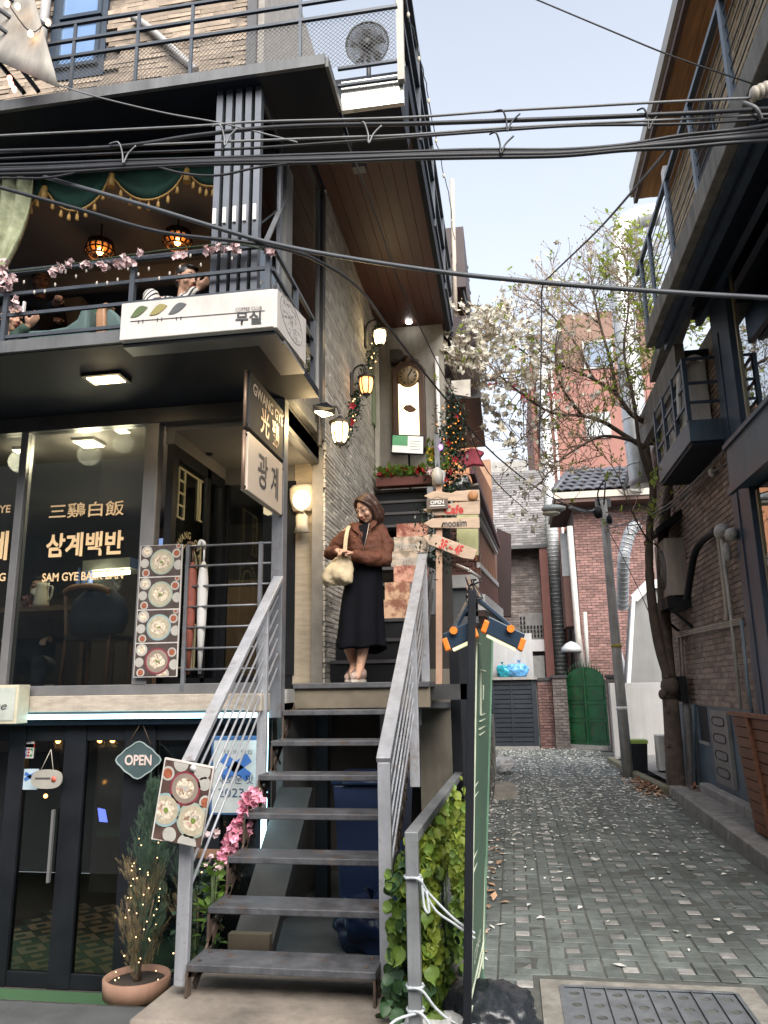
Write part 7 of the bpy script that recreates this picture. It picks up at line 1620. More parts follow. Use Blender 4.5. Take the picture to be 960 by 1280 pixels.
for _ in range(2100):
    if L3.random() < .74: y = 3.72+3.4*L3.random()**1.7; z = .95-.88*L3.random()**1.05; x = -.455+L3.gauss(.015, .035)+.03*(1-z)
    else: y = 3.75+.9*L3.random(); z = .78-.70*L3.random(); x = -.575+L3.gauss(0, .03)-.03*(z < .5)
    if z > .86 and L3.random() < .5: continue
    if y > 5.2 and z < .25: continue
    if x > -.40 and y < 4.7: x = -.42
    if noise.noise(V((y*2.2, z*2.6, x*3))) < -.28: continue
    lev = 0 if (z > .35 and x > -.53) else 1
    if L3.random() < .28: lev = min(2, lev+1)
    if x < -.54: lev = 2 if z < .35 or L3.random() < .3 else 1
    items.append((y, V((x, y, z)), lev, (L3.gauss(-.15, .45), L3.gauss(0, .35), L3.gauss(0, .7)), L3.uniform(.45, 1.05)))
items.sort(key=lambda t: t[0]); rest = [MB(), MB(), MB()]
for i, (_, p, lev, rot, s) in enumerate(items):
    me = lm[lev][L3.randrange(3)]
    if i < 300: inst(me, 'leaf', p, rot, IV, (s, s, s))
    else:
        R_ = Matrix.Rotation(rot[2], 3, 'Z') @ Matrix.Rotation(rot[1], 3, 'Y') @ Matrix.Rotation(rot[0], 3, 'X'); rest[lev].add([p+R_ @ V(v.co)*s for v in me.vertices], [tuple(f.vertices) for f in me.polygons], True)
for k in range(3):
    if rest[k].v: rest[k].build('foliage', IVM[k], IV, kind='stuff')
b = MB()
for _ in range(16): y = L3.uniform(3.75, 6); b.tube(bez([V((-.47, y, .93)), V((-.45+L3.gauss(0, .03), y+L3.gauss(0, .1), .6)), V((-.46+L3.gauss(0, .03), y+L3.gauss(0, .15), .25))], 4), .006, 4)
b.build('vine', M('vine_stem', (.03, .05, .02), .8), IV, kind='stuff')
ROPE = M('pale_rope', (.42, .45, .46), .7, 0, .2, 30)
RP = thing('rope', 'pale blue rope tying the banner frame to the rail post', 'rope', (-.45, 3.6, .6))
for pts in ((((-.50, 3.56, .79), (-.44, 3.55, .79), (-.40, 3.6, .72), (-.30, 3.62, .62), (-.21, 3.60, .57))), (((-.44, 3.57, .78), (-.38, 3.6, .66), (-.30, 3.62, .60), (-.21, 3.60, .55))), (((-.43, 3.57, .79), (-.42, 3.56, .68), (-.40, 3.56, .66), (-.41, 3.57, .74))), (((-.50, 3.56, .36), (-.44, 3.55, .36), (-.38, 3.58, .28), (-.30, 3.6, .22), (-.22, 3.60, .22))), (((-.50, 3.56, .27), (-.44, 3.55, .27), (-.36, 3.56, .17), (-.28, 3.58, .13), (-.23, 3.60, .12))), (((-.46, 3.56, .27), (-.56, 3.5, .25), (-.60, 3.46, .16)))):
    MB().tube(bez(pts, 5), .006, 6).build('strand', ROPE, RP)
for z in (.79, .36, .27):
    MB().tube([V((-.472+.036*math.cos(a), 3.598+.036*math.sin(a), z)) for a in [2*math.pi*i/10 for i in range(11)]], .007, 6).build('knot', ROPE, RP)
# recess railing, umbrellas
RR = thing('recess_railing', 'thin grey bar railing across the restaurant entrance recess', 'railing', (-2.2, 5.48, 1.6))
for k in range(7): 
    z = 2.68-.155*k; MB().tube([(-2.42, 5.47, z), (-1.74, 5.47, z)], .009, 6).build('bar', GREYST, RR)
for x in (-2.40, -1.82): bx((x-.014, 5.455, 1.6), (x+.014, 5.485, 2.69), 'post', GREYST, RR)
def umbrella(label, x, m, top, knob):
    t = thing('umbrella', label, 'umbrella', (x, 5.5, 1.75), 'closed umbrellas hung on the recess railing')
    MB().lathe([(.012, 1.72), (.035, 2.1), (.042, 2.40), (.03, 2.52), (.012, 2.56)], (x, 5.50, 0), n=10).build('folded_cover', m, t); MB().tube([(x, 5.5, 2.55), (x, 5.5, top)], .008, 6).build('shaft', knob, t)
    MB().tube(bez([(x, 5.5, top), (x-.005, 5.5, top+.05), (x-.035, 5.5, top+.06), (x-.05, 5.5, top+.0)], 4), .014, 7).build('hook_handle', knob, t)
umbrella('closed red brown umbrella hung between the menu poster and the white one', -2.375, M('umbrella_red', (.22, .06, .04), .7, 0, .25, 20), 2.65, BROWNW); umbrella('closed white umbrella hung on the recess railing', -2.285, M('umbrella_white', (.58, .57, .55), .6, 0, .08, 10), 2.66, WHITE)
b = MB(); b.lathe([(.02, -.10), (.05, -.06), (.055, 0), (.02, .01)], at(262, 556, Y=6.2)+ZU*0, n=14); b.tube([at(262, 556, Y=6.2), at(262, 556, Y=6.2)+ZU*.2], .01, 6); tag(b.build('dome_camera', BLACK, None), 'small black dome camera under the recess ceiling', 'camera')
# wall lanterns
LGL = M('lantern_glass', (1, .85, .6), .3, emit=(1, .80, .42), es=3.2); LGO = M('lantern_glass_orange', (1, .6, .3), .3, emit=(1, .42, .12), es=1.3)
def lantern(label, c, m, e, wallx=-1.60):
    """wall lantern: back plate, curled arm, cap, glazed body with ribs, finial"""
    t = thing('wall_lantern', label, 'lantern', c, 'wall lanterns up the grey brick wall'); IR = M('wrought_iron', (.045, .042, .04), .5, .4, .3, 12)
    MB().box((wallx+.0, c.y-.04, c.z-.12), (wallx+.03, c.y+.04, c.z+.16)).build('back_plate', IR, t, bev=.01)
    MB().tube(bez([V((wallx+.02, c.y, c.z+.05)), V((wallx+.04, c.y, c.z+.20)), V((c.x-.04, c.y, c.z+.25)), V((c.x, c.y, c.z+.18))], 5), .012, 6).build('curled_arm', IR, t)
    MB().lathe([(.013, .16), (.042, .13), (.102, .098), (.098, .085), (.074, .08)], c, n=16).build('cap', IR, t)
    MB().lathe([(.072, .08), (.076, .025), (.062, -.06), (.042, -.096)], c, n=16).build('glass_body', m, t)
    b = MB()
    for k in range(6): a = k*math.pi/3; b.tube([c+V((.075*math.cos(a), .075*math.sin(a), .08)), c+V((.079*math.cos(a), .079*math.sin(a), .025)), c+V((.065*math.cos(a), .065*math.sin(a), -.06)), c+V((.043*math.cos(a), .043*math.sin(a), -.10))], .007, 5)
    b.lathe([(.046, -.096), (.042, -.112), (.010, -.125), (.013, -.14), (.0, -.152)], c, n=12); b.build('ribs', IR, t)
    point(c+V((.18, -.12, -.05)), e*.4, (1, .72, .40), .1)
lantern('lowest and largest wall lantern beside the floodlight', at(425, 541, X=-1.40), LGL, 4); lantern('orange glass wall lantern in the middle of the row', at(458, 482, X=-1.42), LGO, 1.5); lantern('highest wall lantern under the maroon soffit', at(475, 422, X=-1.40), LGL, 3)
FLD = thing('floodlight', 'black floodlight on the beam end lighting the beige stone panel', 'floodlight', (-1.5, 6.2, 3.95))
f4 = [at(391, 515, X=-1.5), at(403, 523, X=-1.42), at(419, 519, X=-1.30), at(408, 511, X=-1.40)]
MB().prism([p+ZU*.01 for p in f4], (0, 0, .05)).build('housing', BLACK, FLD); fc_ = sum(f4, V((0, 0, 0)))/4; MB().prism([fc_+(p-fc_)*.82 for p in f4], (0, 0, .012)).build('lens', M('flood_lens', (1, .85, .5), .3, emit=(1, .72, .30), es=6), FLD); MB().tube(bez([V((-1.60, 6.25, 3.90)), V((-1.56, 6.2, 3.98)), fc_+ZU*.05], 4), .014, 6).build('arm', BLACK, FLD)
point(fc_+V((-.08, -.02, -.10)), 6, (1, .72, .36), .07)
CL = thing('wrapped_lamp', 'round lit wall lamp wrapped in a knotted pale cloth on the beige panel', 'lamp', at(379, 630, Y=6.66))
CLO = M('pale_cloth', (.58, .52, .42), .85, 0, .1, 10, bump=.4, bscale=30); c = at(377, 625, Y=6.62); MB().ell(c, (.085, .07, .095), 16, 12).build('globe', M('lit_globe', (1, .9, .7), .4, emit=(1, .80, .48), es=1.1), CL)
b = MB(); n = 14
b.loft([[V((c.x+.01+rx*math.cos(a)*(1+.12*math.sin(4*a)), c.y-.02+.03*math.sin(a), c.z+dz)) for a in [2*math.pi*i/n for i in range(n)]] for rx, dz in ((.02, -.12), (.055, -.16), (.05, -.24), (.07, -.31))]); b.loft([[V((c.x+rx*math.cos(a), c.y+.035+.03*math.sin(a), c.z+dz)) for a in [2*math.pi*i/n for i in range(n)]] for rx, dz in ((.09, -.10), (.125, .02), (.13, .12), (.10, .15))]); b.build('cloth', CLO, CL)
MB().tube([c+V((-.02, -.06, -.10)), c+V((.04, -.06, -.12))], .02, 6).build('knot', CLO, CL); point(c+V((.02, -.22, 0)), 2.2, (1, .74, .42), .09)
# christmas garlands
GAR = M('garland_green', (.02, .06, .035), .7, 0, .4, 20, rnd=.3); SNOW = M('frosted_tip', (.42, .45, .42), .8)
def garland(name, label, pts, r, n, bulbs, reds, ll=.05, m=GAR, bm=BULB2):
    t = thing(name, label, 'garland', pts[0]); P_ = bez(pts, 6); b, b2, s_ = MB(), MB(), MB()
    for _ in range(n):
        q = P_[RN.randrange(len(P_))]+V((RN.gauss(0, r), RN.gauss(0, r), RN.gauss(0, r))); petal(s_ if RN.random() < .12 else b, q, V((RN.gauss(0, 1), RN.gauss(0, 1), RN.gauss(0, 1))), ZU, rr(ll*.6, ll), ll*.16)
    b.build('needles', m, t, kind='stuff'); s_.build('frosted_needles', SNOW, t, kind='stuff') if s_.v else None
    for _ in range(bulbs): b2.ell(P_[RN.randrange(len(P_))]+V((RN.gauss(0, r), -abs(RN.gauss(0, r)), RN.gauss(0, r))), .009, 6, 4)
    if b2.v: b2.build('lights', bm, t, kind='stuff')
    for u, v, y in reds:
        c = at(u, v, Y=y); q = MB()
        for k in range(5): a = k*1.257; q.prism([c, c+V((.032*math.cos(a-.4), -.02, .032*math.sin(a-.4))), c+V((.045*math.cos(a), -.03, .045*math.sin(a))), c+V((.032*math.cos(a+.4), -.02, .032*math.sin(a+.4)))], (0, .008, 0))
        q.build('red_flower', RED, t)
    return t
garland('wall_garland', 'frosted green garland with red flowers winding between the wall lanterns', [at(474, 408, X=-1.53), at(467, 438, X=-1.53), at(455, 470, X=-1.53), at(448, 495, X=-1.53), at(441, 520, X=-1.53), at(434, 545, X=-1.53)], .035, 700, 26, ((441, 508, 7.3), (432, 532, 7.0), (439, 529, 7.0)), .07)
garland('column_garland', 'thick green garland with red and orange ornaments hanging at the stair head', [at(568, 505, Y=9.2), at(566, 540, Y=9.1), at(565, 575, Y=9.0), at(562, 610, Y=8.9), at(559, 640, Y=8.8)], .085, 1700, 60, ((560, 555, 8.85), (571, 520, 9), (562, 590, 8.8), (569, 575, 8.8), (557, 600, 8.7)), .09, bm=M('orange_light', (1, .4, .1), .4, emit=(1, .30, .06), es=.8))
garland('post_garland', 'dark ivy garland wound low round the wooden signpost', [at(545, 660, Y=6.3), at(538, 640, Y=6.4), at(545, 690, Y=6.3), at(550, 705, Y=6.3)], .06, 420, 0, (), .06)
FB = thing('planter_box', 'red brown planter box with leaves and red flowers along the stair head', 'planter', (-1.1, 9.2, 4.06)); bx((-1.55, 9.1, 4.05), (-.85, 9.25, 4.16), 'box', M('planter_red', (.14, .04, .03), .6), FB)
b, b2 = MB(), MB()
for _ in range(260): petal(b, V((rr(-1.55, -.85), rr(9.06, 9.25), 4.16+rr(-.02, .10))), V((RN.gauss(0, 1), RN.gauss(-.4, 1), RN.gauss(.6, .5))), ZU, rr(.07, .13), .02)
for x in (-1.48, -1.36, -1.02, -.92, -1.2): bunch(b2, V((x, 9.08, 4.22)), .03, 5, .05)
b.build('leaves', BRL, FB, kind='stuff'); b2.build('red_flowers', RED, FB, kind='stuff')
FP = thing('flower_bucket', 'white pot of yellow and pink flowers with a violet lamp at the stair head', 'potted plant', at(545, 600, Y=8.7)); c = at(548, 595, Y=8.7); MB().lathe([(.06, 0), (.09, .2), (.08, .2)], c-ZU*.15, n=14).build('pot', WHITE, FP)
b, b2, b3 = MB(), MB(), MB()
for _ in range(120): petal(b, c+V((rr(-.14, .12), rr(-.1, .1), rr(.05, .4))), V((RN.gauss(0, 1), RN.gauss(0, 1), RN.gauss(.5, .6))), ZU, .1, .02)
for u, v in ((539, 563), (546, 567), (541, 572)): bunch(b2, at(u, v, Y=8.65), .03, 8, .04)
for u, v in ((541, 592), (545, 555), (538, 588)): bunch(b3, at(u, v, Y=8.65), .035, 8, .045)
b.build('leaves', BRL, FP, kind='stuff'); b2.build('yellow_flowers', M('yellow_petal', (.6, .45, .05), .6), FP, kind='stuff'); b3.build('pink_flowers', PNKP, FP, kind='stuff')
MB().ell(at(550, 559, Y=8.6), .035, 10, 8).build('violet_lamp', M('violet_lamp', (.4, .1, .9), .4, emit=(.42, .12, 1), es=2.5), FP)
MB().lathe([(.045, 0), (.05, .10), (.03, .14), (.0, .16)], at(547, 606, Y=6.25), n=12).build('cap', M('cloudy_plastic', (.42, .40, .36), .4), SG)

# terrace: valance, curtain, lamps, sofas, blossom string
VEL = M('green_velvet', (.010, .040, .030), .85, 0, .4, 5, spec=.3); GLD = M('gold_fringe', (.42, .26, .08), .6, 0, .3, 20)
VA = thing('velvet_valance', 'dark green swagged valance with gold tassels under the roof slab', 'curtain', (-3, 4.95, 5.3))
YV = 4.95
for (u0, v0, u1, v1, dip) in ((-10, 258, 56, 236, 18), (56, 236, 140, 220, 36), (140, 220, 234, 214, 34), (234, 214, 300, 206, 24)):
    rows = []; nc = 16
    for j in range(7):
        t = j/6; r_ = []
        for i in range(nc+1):
            s = i/nc; sag = dip*(1-(2*s-1)**2); u = u0+(u1-u0)*s; vt = 198-8*s*(u1-u0)/100; v = v0+(v1-v0)*s; vb = v+sag*1.0
            p = at(u, vt+(vb-vt)*t, Y=YV); p.y += .03*math.sin(t*16-3*(1-(2*s-1)**2))*(.2+t*.5)-.02*t; r_.append(p)
        rows.append(r_)
    b = MB(); b.loft(rows, closed=False, caps=False); b.build('swag', VEL, VA, solid=.01)
    tb_ = MB()
    tb_.tube(rows[-1], .010, 5)
    for i in range(0, nc+1, 2):
        p = rows[-1][i]; tb_.tube([p, p-ZU*.03], .004, 4); tb_.lathe([(.006, 0), (.012, -.01), (.016, -.055), (.0, -.06)], p-ZU*.03, n=7)
    tb_.build('tassel_fringe', GLD, VA, kind='stuff')
    tb_ = MB(); p = at(u1, v1, Y=YV-.03); tb_.tube([p+ZU*.02, p-ZU*.10], [.02, .03], 7); tb_.build('tie', GLD, VA)
CU = thing('pale_curtain', 'pale green patterned curtain gathered at the left edge of the terrace', 'curtain', (-3.6, 4.8, 4.4)); rows = []
for j in range(9):
    t = j/8; r_ = []
    for i in range(25):
        s = i/24; u = -60+s*(102-t*t*52); p = at(u, 222+t*140, Y=4.85); p.y += .05*math.sin(i*1.45+t); r_.append(p)
    rows.append(r_)
b = MB(); b.loft(rows, closed=False, caps=False); b.build('cloth', M('curtain_print', (.21, .24, .13), .85, 0, .35, 9, col2=(.34, .36, .24)), CU, solid=.006)
def pendant(label, u, v, y):
    c = at(u, v, Y=y); t = thing('pendant_lamp', label, 'lamp', c, 'basket pendant lamps over the terrace')
    MB().tube([c+ZU*.08, V((c.x, c.y, 5.6))], .008, 5).build('cord', BLACK, t); b = MB()
    for k in range(14):
        a = 2*math.pi*k/14; b.tube([c+V((.02*math.cos(a), .02*math.sin(a), .12)), c+V((.10*math.cos(a), .10*math.sin(a), .08)), c+V((.125*math.cos(a), .125*math.sin(a), -.02)), c+V((.09*math.cos(a), .09*math.sin(a), -.055))], .009, 5)
    for r_, z in ((.10, .08), (.125, -.02), (.09, -.055), (.115, .03)): b.tube([c+V((r_*math.cos(a), r_*math.sin(a), z)) for a in [2*math.pi*i/18 for i in range(19)]], .008, 5)
    b.build('basket_shade', M('dark_rattan', (.05, .022, .010), .7), t); MB().ell(c+V((0, 0, -.01)), (.028, .028, .035), 10, 8).build('bulb', M('pendant_bulb', (1, .6, .25), .4, emit=(1, .45, .12), es=9), t); MB().lathe([(.105, .035), (.10, .03)], c, n=18).build('painted_glow_disc', M('painted_rattan_glow', (.45, .20, .06), .6), t)  # inner disc painted orange for the bulb's glow on the rattan
    point(c+V((0, 0, -.10)), .7, (1, .50, .18), .05)
pendant('left basket pendant lamp glowing orange over the terrace', 125, 313, 5.5); pendant('right basket pendant lamp glowing orange beside the folded doors', 222, 301, 5.5)
TEAL = M('teal_upholstery', (.085, .135, .13), .8, 0, .15, 6); TAN = M('tan_wood', (.36, .19, .10), .5, 0, .2, 6)
def tub(name, label, pts, y, m, th=.14): return tag(MB().prism([at(u, v, Y=y) for u, v in pts], (0, th, 0)).build(name, m, None, bev=.03), label, 'sofa', 'sofas along the terrace rail')
tub('sofa', 'long teal sofa with a high curved end behind the terrace rail', ((33, 446), (33, 412), (60, 411), (82, 407), (95, 398), (101, 384), (107, 379), (110, 384), (108, 446)), 4.85, TEAL)
tub('sofa', 'dark green sofa back between the teal sofas', ((102, 446), (106, 386), (115, 380), (122, 384), (121, 446)), 5.0, M('bottle_green', (.015, .05, .03), .8))
tub('sofa', 'teal sofa with tan wooden edge right of the dark green back', ((131, 446), (131, 388), (137, 384), (146, 392), (153, 404), (165, 408), (165, 446)), 4.85, TEAL)
tag(MB().prism([at(u, v, Y=4.83) for u, v in ((119, 446), (119, 392), (122, 382), (131, 377), (138, 379), (131, 386), (131, 446))], (0, .10, 0)).build('sofa_edge', TAN, None, bev=.015), 'tan bent wood edge panel standing between two sofas', 'panel')
tag(MB().box(at(27, 392, Y=4.9), at(33, 378, Y=4.92)).build('phone', WHITE, None), 'white phone held up by the guest in dark green', 'phone')
BS = thing('blossom_string', 'string of pale pink artificial blossoms along the terrace rail', 'garland', (-2.4, 4.36, 4.5)); b = MB(); P_ = bez([at(10, 340, Y=4.34), at(70, 333, Y=4.34), at(140, 322, Y=4.34), at(220, 311, Y=4.34), at(290, 305, Y=4.34), at(330, 312, Y=4.34)], 6); MB().tube(P_, .006, 5).build('vine', M('vine_stem'), BS)
for u, v, n, r in ((66, 340, 8, .02), (76, 335, 10, .025), (109, 330, 10, .025), (130, 332, 12, .03), (150, 329, 14, .035), (160, 327, 14, .035), (224, 318, 12, .03), (261, 313, 14, .03), (276, 313, 12, .03), (293, 309, 16, .03), (3, 338, 24, .06), (12, 348, 14, .04), (2, 360, 16, .04), (18, 380, 14, .035), (336, 312, 14, .03), (88, 331, 5, .02), (176, 315, 4, .015)): bunch(b, at(u, v, Y=4.33), r, n, .026)
b.build('blossoms', PNKP, BS, kind='stuff'); b = MB()
for u in range(30, 300, 13): p = at(u, 338-(u-30)*.11+rr(4, 30), Y=4.34); b.ell(p, (.008, .008, .016), 6, 4)
b.build('hanging_buds', M('pale_bud', (.5, .45, .4), .5), BS, kind='stuff')
# roof terrace: canvas awning with bulbs, fan
AW = thing('canvas_awning', 'grey canvas awning corner with warm bulbs at the top left', 'awning', at(30, 50, Y=4.2)); rows = []
for j in range(6):
    t = j/5; rows.append([at(-40+(40+74)*s*(1-.32*(1-t)), -20+s*0+t*(80+50*s), Y=4.15+.1*math.sin(3*s+2*t)) for s in [i/8 for i in range(9)]])
b = MB(); b.loft(rows, closed=False, caps=False); b.build('canvas', M('grey_canvas', (.30, .28, .25), .9, 0, .25, 4, dirt=.3), AW, solid=.006)
for u, v in ((9, 5), (38, 42), (60, 28), (22, 8), (14, 105), (18, 112), (12, 98)): MB().ell(at(u, v, Y=4.05), (.018, .018, .024), 8, 6).build('bulb', BULB if v < 60 else M('pink_bulb', (1, .4, .3), .4, emit=(1, .3, .2), es=2), AW)
MB().tube(bez([at(0, -10, Y=4.06), at(9, 3, Y=4.06), at(38, 40, Y=4.06), at(58, 26, Y=4.1)], 4), .005, 4).build('wire', BLACK, AW)
MB().beam(at(0, 80, Y=4.3), at(30, 116, Y=4.35), .03).build('prop', BLACK, AW); MB().beam(at(10, 65, Y=4.3), at(48, 114, Y=4.35), .03).build('prop', BLACK, AW)
FN = thing('patio_fan', 'large round black mesh fan on a stand on the roof terrace', 'fan', at(460, 95, Y=5.4)); fcn = at(459, 55, Y=5.4); R_f = .185; b = MB(); ax = V((0, -1, -.25)).normalized(); _, fx, fy = frame_of(ax); BLK = M('fan_black', (.03, .032, .034), .5)
for k in range(1, 17): b.tube([fcn+(fx*math.cos(a)+fy*math.sin(a))*R_f*k/16 for a in [2*math.pi*i/32 for i in range(33)]], .0034 if k < 16 else .008, 4)
for k in range(72): a = 2*math.pi*k/72; b.tube([fcn+(fx*math.cos(a)+fy*math.sin(a))*.03, fcn+(fx*math.cos(a)+fy*math.sin(a))*R_f], .003, 3)
b.build('mesh_grille', BLK, FN); MB().lathe([(.04, 0), (.04, .03), (.02, .04)], fcn, ax, 14).build('hub', BLK, FN)
for k in range(5):
    a = k*1.257; d = fx*math.cos(a)+fy*math.sin(a); e_ = fx*math.cos(a+.5)+fy*math.sin(a+.5); MB().prism([fcn+d*.03-ax*.03, fcn+d*.15-ax*.02, fcn+e_*.16-ax*.05, fcn+e_*.05-ax*.04], -ax*.004).build('blade', BLK, FN)
MB().tube([fcn-ax*.06, fcn-ax*.06-ZU*.45], .02, 8).build('stand', BLK, FN); MB().tube(bez([fcn-ax*.06-ZU*.45+V((-.2, 0, -.05)), fcn-ax*.06-ZU*.3, fcn-ax*.06-ZU*.45+V((.2, 0, -.05))], 5), .012, 6).build('foot', BLK, FN)

# restaurant interior seen through the glass
def chair(label, x, y, z=1.6, rz=0):
    t = thing('wooden_chair', label, 'chair', (x, y, z), 'chairs inside the restaurant'); c, s_ = math.cos(rz), math.sin(rz); f = lambda a, b_, h: V((x+a*c-b_*s_, y+a*s_+b_*c, z+h)); WD = M('chair_wood', (.20, .09, .045), .5, 0, .25, 6)
    for a in (-.2, .2):
        MB().tube([f(a, .2, 0), f(a*.92, .18, .43)], .018, 6).build('leg', WD, t); MB().tube([f(a, -.2, 0), f(a*.95, -.18, .45), f(a*.95, -.24, .82)], .018, 6).build('leg', WD, t)
    MB().tube(bez([f(-.2, -.23, .80), f(-.1, -.26, .84), f(.1, -.26, .84), f(.2, -.23, .80)], 4), .03, 6).build('top_rail', WD, t); MB().obox(f(0, 0, .44), V((.2*c, .2*s_, 0)), V((-.2*s_, .2*c, 0)), V((0, 0, .02))).build('seat', M('seat_leather', (.03, .025, .025), .5), t)
    return t
chair('wooden chair with a draped navy coat nearest the window', -3.42, 6.05); chair('wooden chair pushed in right of the coat', -2.95, 6.5)
b = MB(); b.loft([[V((-3.33+rx*.72*math.cos(a)*(1+.1*math.sin(4*a)), 5.86+.07*math.sin(a), z)) for a in [2*math.pi*i/14 for i in range(14)]] for rx, z in ((.30, 2.06), (.36, 2.2), (.30, 2.34), (.16, 2.42))]); tag(b.build('navy_coat', M('coat_navy', (.018, .026, .045), .8, 0, .35, 6), None), 'dark navy coat draped over the chair back by the window', 'coat')
t = thing('dining_table', 'dark wooden dining table behind the restaurant window', 'table', (-3.9, 6.5, 1.6)); bx((-4.7, 6.15, 2.30), (-3.55, 6.75, 2.34), 'tabletop', BROWNW, t)
for x, y in ((-4.6, 6.2), (-3.65, 6.2), (-4.6, 6.7), (-3.65, 6.7)): bx((x-.02, y-.02, 1.6), (x+.02, y+.02, 2.30), 'leg', BROWNW, t)
c = V((at(50, 770, Y=6.25).x, 6.25, 2.34)); t = thing('pitcher', 'white enamel pitcher standing on the table by the window', 'pitcher', c); CRMW = M('enamel_white', (.62, .58, .48), .35); MB().lathe([(.062, 0), (.07, .03), (.055, .13), (.045, .19), (.058, .22), (.052, .22)], c, n=18).build('body', CRMW, t); MB().tube(bez([c+V((.05, 0, .19)), c+V((.10, 0, .18)), c+V((.09, 0, .09)), c+V((.06, 0, .06))], 5), .009, 6).build('handle', CRMW, t)
b = MB(); bunch(b, c+V((-.14, .02, .06)), .05, 16, .04); tag(b.build('dried_flowers', M('dusty_pink', (.24, .12, .13), .8), None), 'dusty pink dried flowers on the table beside the pitcher', 'flowers')
t = thing('serving_counter', 'pale wooden counter with a lit hood at the back of the restaurant', 'counter', (-3.9, 8.4, 1.6)); bx((-4.0, 8.2, 1.6), (-2.7, 8.6, 2.75), 'front', M('counter_wood', (.24, .15, .10), .6, 0, .2, 4), t); bx((-4.05, 8.15, 2.75), (-2.7, 8.65, 2.80), 'top', BROWNW, t)
a_, e_ = at(113, 719, Y=8.3), at(162, 715, Y=8.3); MB().beam(a_, e_, .03, .05).build('tube_light', M('tube_light', (1, .9, .7), .4, emit=(1, .85, .58), es=5), t); MB().beam(a_+V((-.05, .15, .10)), e_+V((.05, .15, .10)), .5, .12).build('hood', M('hood_steel', (.25, .26, .22), .4, .5), t); point((a_+e_)/2+V((0, -.15, -.1)), 10, (1, .85, .6), .2)
for k, u in enumerate((97, 104, 111)): MB().lathe([(.04, 0), (.045, .12), (.02, .2), (.02, .24)], V((at(u, 735, Y=8.25).x, 8.25, 2.80)), n=10).build('bottle', M('bottle_blue', (.06, .10, .25), .2), None, ('left', 'middle', 'right')[k]+' blue glass bottle on the restaurant counter', 'bottle', 'bottles on the counter')
tag(MB().box((-4.15, 8.3, 2.8), (-3.85, 8.5, 3.35)).build('display_screen', M('screen_blue', (.05, .08, .16), .2, emit=(.25, .38, .75), es=.35), None), 'blue lit display cabinet standing on the restaurant counter', 'cabinet')
def ceil_light(name, label, u, v, s, m, e):
    p = at(u, v, Z=3.735); t = thing(name, label, 'ceiling light', p, 'ceiling lights inside the restaurant'); MB().box((p.x-s, p.y-s, 3.715), (p.x+s, p.y+s, 3.738)).build('frame', WHITE, t); MB().box((p.x-s*.9, p.y-s*.9, 3.708), (p.x+s*.9, p.y+s*.9, 3.7145)).build('diffuser', m, t); point((p.x, p.y, 3.62), e, (1, .82, .55), .1)
WL_ = M('warm_panel_light', (1, .85, .6), .4, emit=(1, .78, .44), es=3)
ceil_light('ceiling_light', 'square warm ceiling light behind the middle window', 111, 552, .10, WL_, 15); ceil_light('ceiling_spot', 'small warm spot right of the square ceiling light', 153, 536, .05, WL_, 3); ceil_light('ceiling_spot', 'small warm spot behind the left window', 25, 561, .05, WL_, 3)
for k, (u, v, y) in enumerate(((73, 922, 6.4), (125, 921, 6.4), (141, 921, 6.4), (57, 995, 7.5))):
    c = at(u, v, Y=y); t = thing('pendant_bulb', ('first bare orange bulb from the left inside the basement bar', 'second bare orange bulb inside the basement bar', 'third bare orange bulb beside the OPEN shield', 'small low orange bulb behind the oval plate')[k], 'bulb', c, 'bare bulbs in the basement bar'); MB().ell(c, (.028, .028, .05) if k < 3 else .02, 10, 8).build('bulb', M('orange_bulb', (1, .5, .2), .4, emit=(1, .40, .08), es=6), t); MB().tube([c+ZU*.05, V((c.x, c.y, 1.36))], .006, 5).build('cord', BLACK, t); 
    if k < 3: point(c-ZU*.06, 1.2, (1, .45, .15), .04)
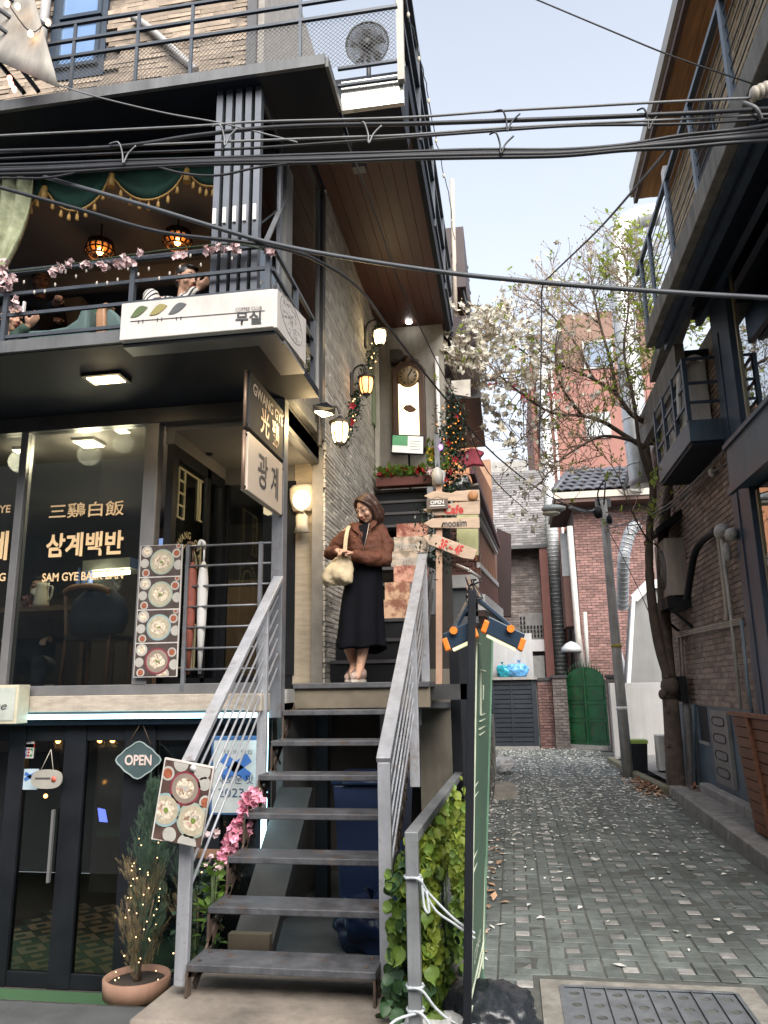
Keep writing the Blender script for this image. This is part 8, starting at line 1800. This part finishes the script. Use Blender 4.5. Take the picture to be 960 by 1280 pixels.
t = thing('bar_table', 'round brown bar table with a metal stem inside the basement', 'table', (-3.0, 7.4, BZ)); MB().lathe([(.32, .74), (.32, .77)], (-3.3, 7.2, BZ), n=24).build('tabletop', M('bar_brown', (.17, .07, .035), .5), t); MB().lathe([(.2, 0), (.2, .02), (.03, .04), (.03, .74)], (-3.3, 7.2, BZ), n=14).build('stem', M('bar_brown'), t)
t = thing('display_fridge', 'grey glass fronted fridge inside the basement bar', 'fridge', (-4.1, 8.3, BZ)); bx((-4.5, 8.1, BZ), (-3.6, 8.6, 1.15), 'cabinet', M('fridge_grey', (.12, .125, .125), .4, .3), t); bx((-4.45, 8.08, .1), (-3.65, 8.098, 1.05), 'door', M('fridge_pane', (.14, .16, .17), .1, .2), t); bx((-4.06, 8.07, .1), (-4.02, 8.079, 1.05), 'divider', WHITE, t)
tag(MB().prism([at(122, 1010, Y=6.9), at(131, 1012, Y=6.9), at(134, 1028, Y=6.9), at(124, 1027, Y=6.9)], (0, .01, 0)).build('blue_card', M('blue_screen', (.1, .15, .8), .4, emit=(.15, .2, 1), es=.8), None), 'small glowing blue card screen inside the basement door', 'screen')
t = chair('dark bar chair inside the basement door', -2.95, 6.9, BZ)
for u, v in ((148, 1050),): tag(MB().prism([at(152, 1060, Y=6.3), at(158, 1075, Y=6.3), at(158, 1126, Y=6.3), at(149, 1125, Y=6.3), at(147, 1095, Y=6.3)], (0, .25, 0)).build('pale_cushion', M('pale_cushion', (.30, .31, .32), .8), None, bev=.02), 'pale draped cushion on the chair inside the basement door', 'cushion')
p = at(322, 878, X=-1.72); b = MB(); b.box(p+V((-.06, -.1, -.06)), p+V((.06, .1, .06))); tag(b.build('junction_box', M('cream_plastic', (.42, .38, .32), .5), None, bev=.01), 'cream junction box on the sill beside the column', 'box')
# building across the street, behind the camera (seen only as reflections)
OB = MB().box((-26, -16, 0), (10, -9, 9.5)).build('opposite_facade', M('opposite_render', (.16, .14, .125), .8, 0, .3, .6), None, kind='structure')
for i in range(7):
    for z in (1.2, 4.2, 7.0): MB().box((-24+5*i, -9.04, z), (-21.6+5*i, -8.99, z+1.9)).build('facade_window', M('opposite_pane', (.03, .035, .04), .15), OB)
